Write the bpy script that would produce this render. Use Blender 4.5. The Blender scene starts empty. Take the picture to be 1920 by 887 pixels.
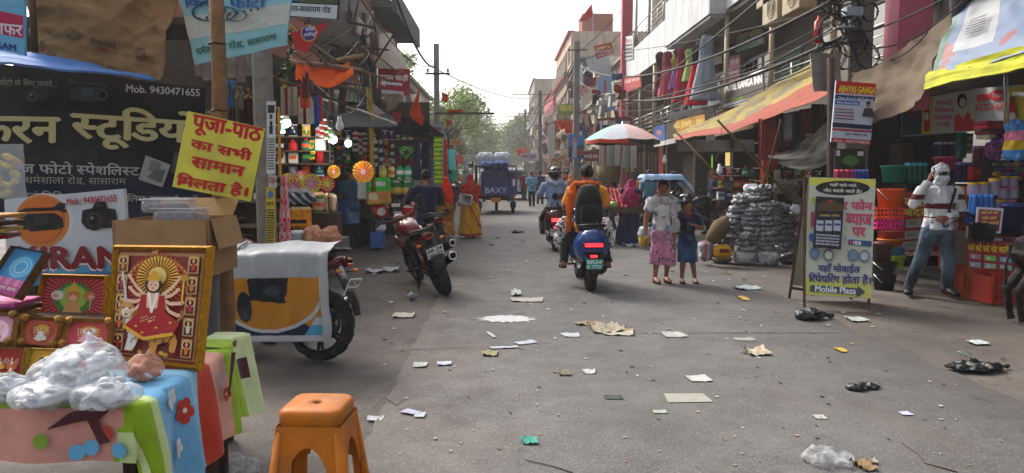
import bpy,math,random
from mathutils import Vector as V,Matrix,Euler,noise
random.seed(7)
SC=bpy.context.scene
COL=SC.collection
R=math.radians
# ------------------------------------------------------------ camera, world, sun, exposure
cam=bpy.data.cameras.new('camera');cam.sensor_width=36;cam.lens=26.0
cam.clip_start=0.05;cam.clip_end=1200
CAM=bpy.data.objects.new('camera',cam);COL.objects.link(CAM)
CAM.location=(0,0,1.60)
CAM.rotation_euler=(R(90-5.01),0,R(-0.83))
SC.camera=CAM
W=bpy.data.worlds.new('World');SC.world=W;W.use_nodes=True
nt=W.node_tree;nt.nodes.clear()
sky=nt.nodes.new('ShaderNodeTexSky');sky.sky_type='NISHITA';sky.sun_disc=False
SUN_EL,SUN_ROT=R(42),R(-38)
sky.sun_elevation=SUN_EL;sky.sun_rotation=SUN_ROT;sky.dust_density=6;sky.air_density=1.2;sky.ozone_density=1
hs=nt.nodes.new('ShaderNodeHueSaturation');hs.inputs['Saturation'].default_value=0.42
bgn=nt.nodes.new('ShaderNodeBackground');bgn.inputs[1].default_value=0.15
wo=nt.nodes.new('ShaderNodeOutputWorld')
nt.links.new(sky.outputs[0],hs.inputs['Color']);nt.links.new(hs.outputs[0],bgn.inputs[0]);nt.links.new(bgn.outputs[0],wo.inputs[0])
sun=bpy.data.lights.new('sun','SUN');sun.energy=1.35;sun.angle=R(14);sun.color=(1,.93,.82)
so=bpy.data.objects.new('sun',sun);COL.objects.link(so)
# direction to the sun: rotation measured from +Y towards +X
sd=V((math.sin(SUN_ROT)*math.cos(SUN_EL),math.cos(SUN_ROT)*math.cos(SUN_EL),math.sin(SUN_EL)))
so.rotation_euler=sd.to_track_quat('Z','Y').to_euler()
SC.view_settings.view_transform='Standard';SC.view_settings.look='None'
SC.view_settings.exposure=1.15;SC.view_settings.gamma=1
SC.cycles.max_bounces=6;SC.cycles.transparent_max_bounces=16;SC.cycles.volume_bounces=1
# ------------------------------------------------------------ unprojection of measured points
CM=Euler(CAM.rotation_euler).to_matrix();CP=V(CAM.location);F=1920*26.0/36
def ray(px,py):return CM @V(((px -960)/F,-(py -443.5)/F,-1))
def P(px,py,Y):r=ray(px,py);return CP +r*(Y/r.y)
def PX(px,py,X):r=ray(px,py);return CP +r*(X/r.x)
def PZ(px,py,Z=0.0):r=ray(px,py);return CP +r*((Z -CP.z)/r.z)
# ------------------------------------------------------------ colours and materials
GN=[1.0]
def hx(h):
 if not isinstance(h,str):return tuple(h)[:3]
 h=h.lstrip('#');c=[int(h[i:i +2],16)/255 for i in (0,2,4)]
 return tuple(min(.82,GN[0]*(x/12.92 if x<.04045 else ((x +.055)/1.055)**2.4))for x in c)
def vary(c,a=.1):
 c=hx(c);k=1+random.uniform(-a,a);return tuple(min(1,x*k*(1+random.uniform(-a,a)*.4))for x in c)
MATS={}
def mk(name,rough=.8,metal=0,var=.2,vs=3,bump=0,bs=60,dirt=0,dcol=(.09,.07,.055),ds=1.3,coat=0,alpha=1,trans=0,emit=0,spec=.22,streak=0,sheen=0,crk=0,alo=0):
 m=bpy.data.materials.new(name);m.use_nodes=True;MATS[name]=m
 t=m.node_tree;N=t.nodes;L=t.links;b=N['Principled BSDF']
 at=N.new('ShaderNodeAttribute');at.attribute_name='Col'
 ge=N.new('ShaderNodeNewGeometry')
 c=at.outputs['Color']
 if var:
  n1=N.new('ShaderNodeTexNoise');n1.inputs['Scale'].default_value=vs;n1.inputs['Detail'].default_value=6;n1.inputs['Roughness'].default_value=.65
  L.new(ge.outputs['Position'],n1.inputs['Vector'])
  mr=N.new('ShaderNodeMapRange');mr.inputs[1].default_value=.3;mr.inputs[2].default_value=.7;mr.inputs[3].default_value=1-var;mr.inputs[4].default_value=1+var
  L.new(n1.outputs[0],mr.inputs[0])
  mx=N.new('ShaderNodeVectorMath');mx.operation='MULTIPLY';L.new(c,mx.inputs[0]);L.new(mr.outputs[0],mx.inputs[1]);c=mx.outputs[0]
 if dirt or streak:
  n2=N.new('ShaderNodeTexNoise');n2.inputs['Scale'].default_value=ds;n2.inputs['Detail'].default_value=9;n2.inputs['Roughness'].default_value=.7
  if streak:
   mp=N.new('ShaderNodeMapping');mp.inputs['Scale'].default_value=(3,3,.35);L.new(ge.outputs['Position'],mp.inputs[0]);L.new(mp.outputs[0],n2.inputs['Vector'])
  else:L.new(ge.outputs['Position'],n2.inputs['Vector'])
  m2=N.new('ShaderNodeMapRange');m2.inputs[1].default_value=.42;m2.inputs[2].default_value=.72;m2.inputs[3].default_value=0;m2.inputs[4].default_value=max(dirt,streak)
  L.new(n2.outputs[0],m2.inputs[0])
  mi=N.new('ShaderNodeMix');mi.data_type='RGBA';L.new(m2.outputs[0],mi.inputs[0]);L.new(c,mi.inputs[6]);mi.inputs[7].default_value=(*dcol,1);c=mi.outputs[2]
 L.new(c,b.inputs['Base Color'])
 b.inputs['Roughness'].default_value=rough;b.inputs['Metallic'].default_value=metal
 b.inputs['Specular IOR Level'].default_value=spec
 b.inputs['Coat Weight'].default_value=coat;b.inputs['Coat Roughness'].default_value=.08
 if sheen:b.inputs['Sheen Weight'].default_value=sheen
 if bump:
  n3=N.new('ShaderNodeTexNoise');n3.inputs['Scale'].default_value=bs;n3.inputs['Detail'].default_value=5
  L.new(ge.outputs['Position'],n3.inputs['Vector'])
  bu=N.new('ShaderNodeBump');bu.inputs['Strength'].default_value=bump;bu.inputs['Distance'].default_value=.02
  L.new(n3.outputs[0],bu.inputs['Height']);L.new(bu.outputs[0],b.inputs['Normal'])
 if emit:
  L.new(at.outputs['Color'],b.inputs['Emission Color']);b.inputs['Emission Strength'].default_value=emit
 if trans:b.inputs['Transmission Weight'].default_value=trans;b.inputs['IOR'].default_value=1.2
 if alpha<1:
  if alo:# film: crumpled, alpha varies with a fine noise
   n4=N.new('ShaderNodeTexNoise');n4.inputs['Scale'].default_value=18;n4.inputs['Detail'].default_value=5;L.new(ge.outputs['Position'],n4.inputs['Vector'])
   m4=N.new('ShaderNodeMapRange');m4.inputs[1].default_value=.35;m4.inputs[2].default_value=.65;m4.inputs[3].default_value=alo;m4.inputs[4].default_value=alpha
   L.new(n4.outputs[0],m4.inputs[0]);L.new(m4.outputs[0],b.inputs['Alpha'])
  else:b.inputs['Alpha'].default_value=alpha
 return m
mk('matte',.85,var=.18,bump=.15,bs=40)
mk('cloth',.95,var=.16,vs=9,bump=.35,bs=120,sheen=.15,spec=.2)
mk('tarp',.75,var=.2,vs=4,bump=.2,bs=22,dirt=.25,ds=3)
mk('plastic',.38,var=.08,dirt=.12,ds=5)
mk('dustyplastic',.5,var=.14,dirt=.65,ds=11,dcol=(.2,.09,.03),bump=.08,bs=60)
mk('gloss',.25,var=.06,coat=.45,dirt=.18,ds=4)
mk('metal',.34,metal=1,var=.15,dirt=.25,ds=8)
mk('chrome',.15,metal=1,var=.1)
mk('darkmetal',.5,metal=.7,var=.2,dirt=.3,ds=9)
mk('paintmetal',.5,var=.15,dirt=.35,ds=4,bump=.1,bs=30)
mk('rust',.85,var=.35,vs=14,dirt=.5,ds=6,dcol=(.16,.06,.025),bump=.3)
mk('wall',.9,var=.14,vs=1.2,bump=.35,bs=25,streak=.5,ds=.9,dcol=(.07,.06,.055))
mk('concrete',.9,var=.22,vs=6,bump=.6,bs=35,dirt=.4,ds=3,dcol=(.12,.1,.08))
mk('wood',.85,var=.35,vs=10,bump=.5,bs=45,dirt=.4,ds=4,dcol=(.05,.035,.025))
mk('print',.55,var=.16,vs=5,dirt=.38,ds=5)
mk('flex',.5,var=.16,vs=3,dirt=.3,ds=3,bump=.22,bs=9)
mk('rubber',.85,var=.25,vs=15,bump=.3,bs=90,dirt=.5,ds=12,dcol=(.1,.085,.07))
mk('skin',.55,var=.1,vs=14,spec=.35)
mk('hair',.6,var=.3,vs=60,bump=.5,bs=200)
mk('leaf',.65,var=.35,vs=2)
mk('paper',.8,var=.1,vs=20,bump=.3,bs=50,dirt=.3,ds=12,dcol=(.25,.2,.15))
mk('card',.9,var=.15,vs=8,bump=.25,bs=70,dirt=.35,ds=5,dcol=(.2,.13,.07))
mk('gold',.32,metal=.85,var=.3,vs=40,bump=.8,bs=130)
mk('film',.4,var=.05,alpha=.55,alo=.22,bump=.12,bs=26,spec=.4)
mk('wrap',.42,var=.25,vs=22,bump=.5,bs=30,spec=.4)
mk('clear',.15,var=0,alpha=.42,spec=.8)
mk('glass',.08,var=0,alpha=.55,spec=.9)
mk('window',.12,var=.3,vs=.7,spec=.9)
mk('lamp',.5,var=0,emit=4)
mk('taillamp',.3,var=0,emit=2.2)
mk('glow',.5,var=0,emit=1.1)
mk('fruit',.3,var=.1,coat=.3)
mk('wire',.6,var=.1)
# ------------------------------------------------------------ mesh builder
class MB:
 def __init__(s,mat='matte',col='808080',sm=False):
  s.v=[];s.f=[];s.c=[];s.m=[];s.s=[];s.mats=[];s.mat=mat;s.col=hx(col);s.sm=sm;s.M=Matrix()
 def set(s,mat=None,col=None,sm=None):
  if mat:s.mat=mat
  if col is not None:s.col=hx(col)
  if sm is not None:s.sm=sm
  return s
 def add(s,vs,fs,sm=None):
  b=len(s.v);s.v+=[s.M @V(p)for p in vs]
  if s.mat not in s.mats:s.mats.append(s.mat)
  mi=s.mats.index(s.mat);sm=s.sm if sm is None else sm
  for f in fs:s.f.append([i +b for i in f]);s.c.append(s.col);s.m.append(mi);s.s.append(sm)
 def box(s,c,d,rot=None,b=0):
  x,y,z=d[0]/2,d[1]/2,d[2]/2
  M=Matrix.Translation(V(c))@(Euler(rot).to_matrix().to_4x4()if rot else Matrix())
  if not b:
   vs=[(sx*x,sy*y,sz*z)for sx in (-1,1)for sy in (-1,1)for sz in (-1,1)]
   s.add([M @V(p)for p in vs],[(0,1,3,2),(4,6,7,5),(0,4,5,1),(2,3,7,6),(0,2,6,4),(1,5,7,3)]);return
  b=min(b,x*.9,y*.9,z*.9);vs=[];ix={}
  for sx in (-1,1):
   for sy in (-1,1):
    for sz in (-1,1):
     for a in range(3):
      q=[sx*(x -b),sy*(y -b),sz*(z -b)];q[a]=(sx*x,sy*y,sz*z)[a]
      ix[sx,sy,sz,a]=len(vs);vs.append(M @V(q))
  fs=[]
  for a in range(3):
   u,w=[i for i in range(3)if i!=a]
   for sg in (-1,1):
    f=[]
    for su,sw in ((-1,-1),(1,-1),(1,1),(-1,1)):
     k=[0,0,0];k[a]=sg;k[u]=su;k[w]=sw;f.append(ix[k[0],k[1],k[2],a])
    fs.append(f)
   for su in (-1,1):
    for sw in (-1,1):
     f=[]
     for sg,ax in ((-1,u),(-1,w),(1,w),(1,u)):
      k=[0,0,0];k[a]=sg;k[u]=su;k[w]=sw;f.append(ix[k[0],k[1],k[2],ax])
     fs.append(f)
  for sx in (-1,1):
   for sy in (-1,1):
    for sz in (-1,1):fs.append([ix[sx,sy,sz,a]for a in range(3)])
  s.add(vs,fs)
 def tube(s,pts,r,n=8,cap=True,up=None,closed=False):
  pts=[V(p)for p in pts];k=len(pts)
  if not isinstance(r,(list,)):r=[r]*k
  vs=[];T0=None;u=None
  for i,p in enumerate(pts):
   if closed:t=pts[(i +1)%k]-pts[i -1]
   else:t=pts[min(i +1,k -1)]-pts[max(i -1,0)]
   if t.length<1e-9:t=V((0,0,1))
   t.normalize()
   if up is not None:u=V(up)-t*V(up).dot(t)
   elif u is None:a=V((0,0,1))if abs(t.z)<.9 else V((0,1,0));u=a -t*a.dot(t)
   else:u=u -t*u.dot(t)
   if u.length<1e-6:u=t.orthogonal()
   u.normalize();w=t.cross(u)
   ra,rb=(r[i]if isinstance(r[i],(tuple,list))else (r[i],r[i]))
   for j in range(n):
    a=2*math.pi*j/n;vs.append(p +w*(math.cos(a)*ra)+u*(math.sin(a)*rb))
  fs=[]
  for i in range(k if closed else k -1):
   for j in range(n):
    a=i*n +j;b2=i*n +(j +1)%n;i2=(i +1)%k
    fs.append((a,b2,i2*n +(j +1)%n,i2*n +j))
  if cap and not closed:fs.append(tuple(range(n))[::-1]);fs.append(tuple(range((k -1)*n,k*n)))
  s.add(vs,fs)
 def lathe(s,prof,n=16,c=(0,0,0),M=None,caps=True,sx=1,sy=1):
  M=Matrix.Translation(V(c))@(M or Matrix());vs=[]
  for r,z in prof:
   for j in range(n):a=2*math.pi*j/n;vs.append(M @V((r*math.cos(a)*sx,r*math.sin(a)*sy,z)))
  fs=[]
  for i in range(len(prof)-1):
   for j in range(n):fs.append((i*n +j,i*n +(j +1)%n,(i +1)*n +(j +1)%n,(i +1)*n +j))
  if caps:fs.append(tuple(range(n))[::-1]);fs.append(tuple(range((len(prof)-1)*n,len(prof)*n)))
  s.add(vs,fs)
 def ball(s,c,r,n=10,k=7,M=None):
  rx,ry,rz=r if isinstance(r,(tuple,list))else (r,r,r)
  pr=[(max(1e-4,math.sin(math.pi*i/k)),-math.cos(math.pi*i/k))for i in range(k +1)]
  Mx=Matrix.Translation(V(c))@(M or Matrix())@Matrix.Diagonal((rx,ry,rz,1));vs=[]
  s.lathe(pr,n,M=Mx,caps=False)
 def grid(s,fn,nu,nv,th=0,colf=None):
  pts=[V(fn(i/nu,j/nv))for j in range(nv +1)for i in range(nu +1)]
  fs=[(j*(nu +1)+i,j*(nu +1)+i +1,(j +1)*(nu +1)+i +1,(j +1)*(nu +1)+i)for j in range(nv)for i in range(nu)]
  if colf:
   c0=s.col
   b=len(s.v);s.v+=[s.M @p for p in pts]
   if s.mat not in s.mats:s.mats.append(s.mat)
   for q,f in enumerate(fs):
    j,i=divmod(q,nu);s.f.append([a +b for a in f]);s.c.append(hx(colf((i +.5)/nu,(j +.5)/nv)));s.m.append(s.mats.index(s.mat));s.s.append(s.sm)
  else:s.add(pts,fs)
 def prism(s,pts,d):# polygon in 3D extruded by vector d
  n=len(pts);pts=[V(p)for p in pts];d=V(d)
  s.add(pts +[p +d for p in pts],[tuple(range(n)),tuple(range(2*n -1,n -1,-1))]+[(i,i +n,(i +1)%n +n,(i +1)%n)for i in range(n)])
 def mesh(s,name):
  me=bpy.data.meshes.new(name);me.from_pydata([tuple(v)for v in s.v],[],s.f)
  for m in s.mats:me.materials.append(MATS[m])
  me.polygons.foreach_set('material_index',s.m);me.polygons.foreach_set('use_smooth',s.s)
  a=me.attributes.new('Col','FLOAT_COLOR','FACE');fl=[]
  for c in s.c:fl+=[c[0],c[1],c[2],1]
  a.data.foreach_set('color',fl);me.update();return me
 def build(s,name,parent=None,label=None,cat=None,group=None,kind=None,origin=None):
  if parent is None and origin is None and s.v:# origin at the base
   xs=[p.x for p in s.v];ys=[p.y for p in s.v];origin=V(((min(xs)+max(xs))/2,(min(ys)+max(ys))/2,min(p.z for p in s.v)))
  if origin is not None:o3=V(origin);s.v=[p -o3 for p in s.v]
  o=bpy.data.objects.new(name,s.mesh(name));COL.objects.link(o)
  if origin is not None:o.location=origin
  if parent is not None:o.parent=parent;
  tag(o,label,cat,group,kind);return o
def tag(o,label=None,cat=None,group=None,kind=None):
 if label:o['label']=label
 if cat:o['category']=cat
 if group:o['group']=group
 if kind:o['kind']=kind
 return o
def empty(name,loc=(0,0,0),rz=0,label=None,cat=None,group=None,rot=None):
 o=bpy.data.objects.new(name,None);COL.objects.link(o);o.location=loc;o.rotation_euler=rot or (0,0,rz);o.empty_display_size=.1
 return tag(o,label,cat,group)
def kids(o):return [c for c in ALLKIDS.get(o.name,[])]
def dup(o,loc=None,rz=None,label=None,group=None,parent=None,scale=None,kids_of=None):
 ch=list(o.children);c=o.copy();COL.objects.link(c)
 if parent is not None:c.parent=parent
 if loc is not None:c.location=loc
 if rz is not None:c.rotation_euler=rz if isinstance(rz,(tuple,list))else (0,0,rz)
 if scale is not None:c.scale=(scale,)*3 if not isinstance(scale,(tuple,list))else scale
 if label:c['label']=label
 if group:c['group']=group
 for k in ch:dup(k,parent=c)
 return c
def wob(x,y,z=0,s=1.0):return noise.noise(V((x*s,y*s,z*s)))
# ------------------------------------------------------------ lettering
_TC={}
def _raw(s):
 if s in _TC:return _TC[s]
 cu=bpy.data.curves.new('t','FONT');cu.body=s;cu.size=1;cu.resolution_u=3;cu.fill_mode='FRONT'
 o=bpy.data.objects.new('t',cu);me=o.to_mesh()
 v=[(p.co.x,p.co.y)for p in me.vertices];f=[tuple(p.vertices)for p in me.polygons]
 o.to_mesh_clear();bpy.data.objects.remove(o);bpy.data.curves.remove(cu)
 _TC[s]=(v,f);return _TC[s]
def _adv(s):
 a=_raw(s +'|')[0];b=_raw('|')[0];return max(p[0]for p in a)-max(p[0]for p in b)
def _clipx(v,f,x1):# keep what lies left of x1
 nv=list(v);nf=[]
 for t in f:
  out=[]
  for i in range(len(t)):
   a=v[t[i]];b=v[t[(i +1)%len(t)]]
   if a[0]<=x1:out.append(t[i])
   if (a[0]<=x1)!=(b[0]<=x1):k=(x1 -a[0])/(b[0]-a[0]);nv.append((x1,a[1]+(b[1]-a[1])*k));out.append(len(nv)-1)
  if len(out)>2:nf.append(tuple(out))
 return nv,nf
VIR='\u094d';_iv=_raw('ि')[0];_IW=_adv('ि')-max(p[0]for p in _iv if p[1]<.3)-.03
def shape(s):
 """lay out one line; Devanagari i-signs go before their cluster, dead consonants lose their stem"""
 if not any('\u0900'<=ch<='\u097f' for ch in s):return _raw(s)
 V0=[];F0=[];x=0
 def put(g,dx=None,clip=None):
  nonlocal x
  v,f=_raw(g);w=_adv(g)
  if clip:v,f=_clipx(v,f,w*clip);w=w*clip
  b=len(V0);V0.extend((p[0]+x,p[1])for p in v);F0.extend(tuple(i +b for i in t)for t in f);x+=w
 def poly(pts):b=len(V0);V0.extend(pts);F0.append(tuple(range(b,b +len(pts))))
 i=0;n=len(s)
 isc=lambda c:'\u0915'<=c<='\u0939' or '\u0958'<=c<='\u095f'
 while i<n:
  c=s[i]
  if not isc(c):put(c);i+=1;continue
  halves=[];reph=False
  while i +2<n and s[i +1]==VIR and isc(s[i +2])and s[i +2]!='र':
   if s[i]=='र':reph=True
   else:halves.append(s[i])
   i+=2
  base=s[i];i+=1;rafoot=False
  if i +1<n and s[i]==VIR and s[i +1]=='र':rafoot=True;i+=2
  signs=''
  while i<n and (('\u093e'<=s[i]<='\u094c')or s[i]in '\u0901\u0902\u0903\u093c'):signs+=s[i];i+=1
  if 'ि' in signs:put('ि');x-=_IW;signs=signs.replace('ि','')
  for h in halves:put(h,clip={'क':.66,'फ':.66}.get(h,.70))
  x0=x;put(base +signs)if not signs else None
  if signs:
   w=_adv(base);put(base);x=x # base then signs as one run keeps mark offsets
   # undo and redo as a run
   x=x0;v,f=_raw(base);del V0[-len(v):];del F0[-len(f):]
   put(base +signs)
  else:w=x -x0
  if rafoot:
   if base in 'टठडढद':poly([(x0 +w*.30,-.20),(x0 +w*.36,-.16),(x0 +w*.52,-.02),(x0 +w*.52,-.10)]);poly([(x0 +w*.52,-.02),(x0 +w*.72,-.20),(x0 +w*.66,-.25),(x0 +w*.52,-.10)])
   else:poly([(x0 +w*.12,.0),(x0 +w*.16,.08),(x0 +w*.72,.26),(x0 +w*.72,.17)])
  if reph:poly([(x0 +w*.62,.62),(x0 +w*.50,.72),(x0 +w*.54,.84),(x0 +w*.72,.88),(x0 +w*.70,.82),(x0 +w*.60,.78),(x0 +w*.60,.72),(x0 +w*.72,.62)])
 return V0,F0
class Surf:
 """a printed surface: fn(u, v) -> point, printed shapes float 0.7 mm above each other"""
 def __init__(s,fn,nrm,step=.0008):s.fn=fn;s.n=V(nrm).normalized();s.k=1;s.step=step;s.mb=MB('print');s.tx=MB('print')
 def pt(s,u,v):return V(s.fn(u,v))+s.n*(s.step*s.k)
 def poly(s,pts,col,mat='print'):s.mb.set(mat,col);s.mb.add([s.pt(*p)for p in pts],[tuple(range(len(pts)))]);s.k+=1;return s
 def rect(s,u0,v0,u1,v1,col,mat='print',n=1,m=1):
  s.mb.set(mat,col);s.mb.grid(lambda a,b:s.pt(u0 +(u1 -u0)*a,v0 +(v1 -v0)*b),n,m);s.k+=1;return s
 def ell(s,u,v,ru,rv,col,n=20,mat='print',a0=0,a1=360):
  s.poly([(u +ru*math.cos(R(a0 +(a1 -a0)*i/n)),v +rv*math.sin(R(a0 +(a1 -a0)*i/n)))for i in range(n +(a1 -a0<360))],col,mat);return s
 def ring(s,u,v,ru,rv,w,col,n=24):
  s.mb.set('print',col);s.mb.grid(lambda a,b:s.pt(u +(ru -w*ru*b)*math.cos(2*math.pi*a),v +(rv -w*rv*b)*math.sin(2*math.pi*a)),n,1);s.k+=1;return s
 def rays(s,u,v,r0,ru,rv,col,n=24,a0=0,a1=360,fill=.5):
  s.mb.set('print',col)
  for i in range(n):
   a=R(a0 +(a1 -a0)*i/n);b=R(a0 +(a1 -a0)*(i +fill)/n)
   def q(t):
    dx,dy=ru*math.cos(t),rv*math.sin(t);k=min(1,((.98-u)/dx if dx>0 else (u -.02)/-dx)if abs(dx)>1e-6 else 1,((.98-v)/dy if dy>0 else (v -.02)/-dy)if abs(dy)>1e-6 else 1)
    return s.pt(u +dx*max(k,r0),v +dy*max(k,r0))
   s.mb.add([s.pt(u +r0*ru*math.cos(a),v +r0*rv*math.sin(a)),q(a),q(b)],[(0,1,2)])
  s.k+=1;return s
 def line(s,pts,w,col,asp=1):
  s.mb.set('print',col)
  for (a,b),(c,d)in zip(pts,pts[1:]):
   dx,dy=c -a,(d -b)/asp;l=math.hypot(dx,dy)or 1;nx,ny=-dy/l*w/2,dx/l*w/2*asp
   s.mb.add([s.pt(a +nx,b +ny),s.pt(c +nx,d +ny),s.pt(c -nx,d -ny),s.pt(a -nx,b -ny)],[(0,1,2,3)])
  s.k+=1;return s
 def text(s,t,u0,v0,u1,v1,col,bold=0,skew=0,rise=0,shadow=None):
  if shadow:s.text(t,u0 +shadow[1],v0 +shadow[2],u1 +shadow[1],v1 +shadow[2],shadow[0],bold,skew,rise)
  v,f=shape(t)
  if not v:return s
  xs=[p[0]for p in v];ys=[p[1]for p in v];x0,x1,y0,y1=min(xs),max(xs),min(ys),max(ys)
  s.tx.set('print',col);w=(x1 -x0)or 1;h=(y1 -y0)or 1
  offs=[(0,0)]if not bold else [(-bold,0),(bold,0),(0,bold*.7),(0,-bold*.7)]
  for ox,oy in offs:
   s.tx.add([s.pt(u0 +(u1 -u0)*((p[0]-x0 +ox)/w)+skew*(p[1]-y0)/h,v0 +(v1 -v0)*((p[1]-y0 +oy)/h)+rise*(p[0]-x0)/w)for p in v],f)
   s.k+=.35
  s.k+=1;return s
 def scrib(s,u0,v0,u1,v1,rows,col,fill=.55,seed=0):# small print too small to read: broken dashes
  rr=random.Random(seed);s.mb.set('print',col);h=(v1 -v0)/rows
  for r in range(rows):
   u=u0;y=v1 -(r +.5)*h
   while u<u1 -.01:
    l=min(u1 -u,(u1 -u0)*rr.uniform(.06,.2));s.mb.add([s.pt(u,y -h*fill/2),s.pt(u +l,y -h*fill/2),s.pt(u +l,y +h*fill/2),s.pt(u,y +h*fill/2)],[(0,1,2,3)]);u+=l +(u1 -u0)*.025
  s.k+=1;return s
 def done(s,parent):
  inv=parent.matrix_world.inverted()if parent.parent else Matrix.Translation(-V(parent.location))
  if parent.rotation_euler.z or parent.rotation_euler.x:inv=(Matrix.Translation(parent.location)@parent.rotation_euler.to_matrix().to_4x4()).inverted()
  for mb,nm in ((s.mb,'print'),(s.tx,'lettering')):
   if mb.f:mb.v=[inv @p for p in mb.v];mb.build(nm,parent)
  s.mb=MB('print');s.tx=MB('print')
def flat(tl,tr,br,bl):# put the fourth corner on the plane of the other three
 n=(tr -tl).cross(bl -tl);d=br -CP;k=d.dot(n)
 return CP +d*((tl -CP).dot(n)/k)if abs(k)>1e-6 else br
def bil(tl,tr,br,bl):return lambda u,v:(V(bl)*(1-u)+V(br)*u)*(1-v)+(V(tl)*(1-u)+V(tr)*u)*v
def board(name,q,col,label,cat='sign',th=.03,mat='flex',edge=None,group=None,wave=0,wn=6,frame=None,seed=0,hem=0):
 """a sign board through four measured corners (tl, tr, br, bl); returns Surf and root"""
 tl,tr,br,bl=[V(p)for p in q]
 if not wave:br=flat(tl,tr,br,bl)
 n=(br -bl).cross(tl -bl).normalized()
 if n.dot(CP -(tl +br)/2)<0:n=-n
 f0=bil(tl,tr,br,bl)
 f=f0 if not wave else (lambda u,v:f0(u,v)+n*(wave*(wob(u*wn +seed,v*wn*.6,seed)+.5*wob(u*wn*2.3+v*wn*1.7,v*3,seed +5))))
 m=MB(mat,col,sm=bool(wave));k=24 if wave else 1
 m.grid(f,k,k);m.grid(lambda u,v:f(u,v)-n*th,k,k)
 e=MB(mat,edge or col)
 m.set(col=edge or col)
 for a,b in (((0,0),(1,0)),((1,0),(1,1)),((1,1),(0,1)),((0,1),(0,0))):
  m.grid(lambda u,v:f(a[0]+(b[0]-a[0])*u,a[1]+(b[1]-a[1])*u)-n*th*v,k,1)
 o=m.build(name,label=label,cat=cat,group=group)
 if frame:
  fr=MB('paintmetal',frame);w=.025
  cs=[bl,br,tr,tl]
  for i in range(4):
   a,b=cs[i],cs[(i +1)%4];d=(b -a).normalized()*w*.5
   fr.tube([a +n*.004-d,b +n*.004+d],w*.6,4)
  fr.v=[p -V(o.location)for p in fr.v];fr.build('frame',o)
 s=Surf(f,n,.0008 if not wave else .002);s.root=o
 return s,o
def catenary(a,b,sag,n=14):
 a,b=V(a),V(b);return [a.lerp(b,i/n)-V((0,0,sag*4*(i/n)*(1-i/n)))for i in range(n +1)]

def pqs(name,q,dep,col,label,cat='sign',**k):
 """sign board whose corners (tl, tr, br, bl) were measured in the photograph and put at real depths"""
 if not isinstance(dep,(list,tuple)):dep=[dep]*4
 if len(dep)==2:dep=[dep[0],dep[1],dep[1],dep[0]]
 s,o=board(name,[P(x,y,d)for (x,y),d in zip(q,dep)],col,label,cat,**k);s.q=q;return s,o
def pxs(name,q,X,col,label,cat='sign',**k):
 s,o=board(name,[PX(x,y,X)for (x,y)in q],col,label,cat,**k);s.q=q;return s,o
def uv(s,x,y):
 tl,tr,br,bl=s.q;u=v=.5
 for _ in range(12):
  f=lambda u,v,i:(bl[i]*(1-u)+br[i]*u)*(1-v)+(tl[i]*(1-u)+tr[i]*u)*v
  e=(x -f(u,v,0),y -f(u,v,1));du=[(f(u +.01,v,i)-f(u,v,i))/.01 for i in (0,1)];dv=[(f(u,v +.01,i)-f(u,v,i))/.01 for i in (0,1)]
  D=du[0]*dv[1]-du[1]*dv[0]
  if abs(D)<1e-9:break
  u+=(e[0]*dv[1]-e[1]*dv[0])/D;v+=(du[0]*e[1]-du[1]*e[0])/D
 return u,v
def T(s,t,x0,y0,x1,y1,col,bold=.02,dy=0,**k):
 """text into a measured box; dy: how far the right end sits below the left end"""
 a=uv(s,x0,y1);b=uv(s,x1,y1 +dy);c=uv(s,x0,y0);s.text(t,a[0],a[1],b[0],c[1],col,bold,rise=b[1]-a[1],**k)
def PL(s,pts,col,mat='print'):s.poly([uv(s,*p)for p in pts],col,mat)
def CI(s,x,y,r,col,ry=None,n=24,**k):
 s.poly([uv(s,x +r*math.cos(2*math.pi*i/n),y +(ry or r)*math.sin(2*math.pi*i/n))for i in range(n)],col)
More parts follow.
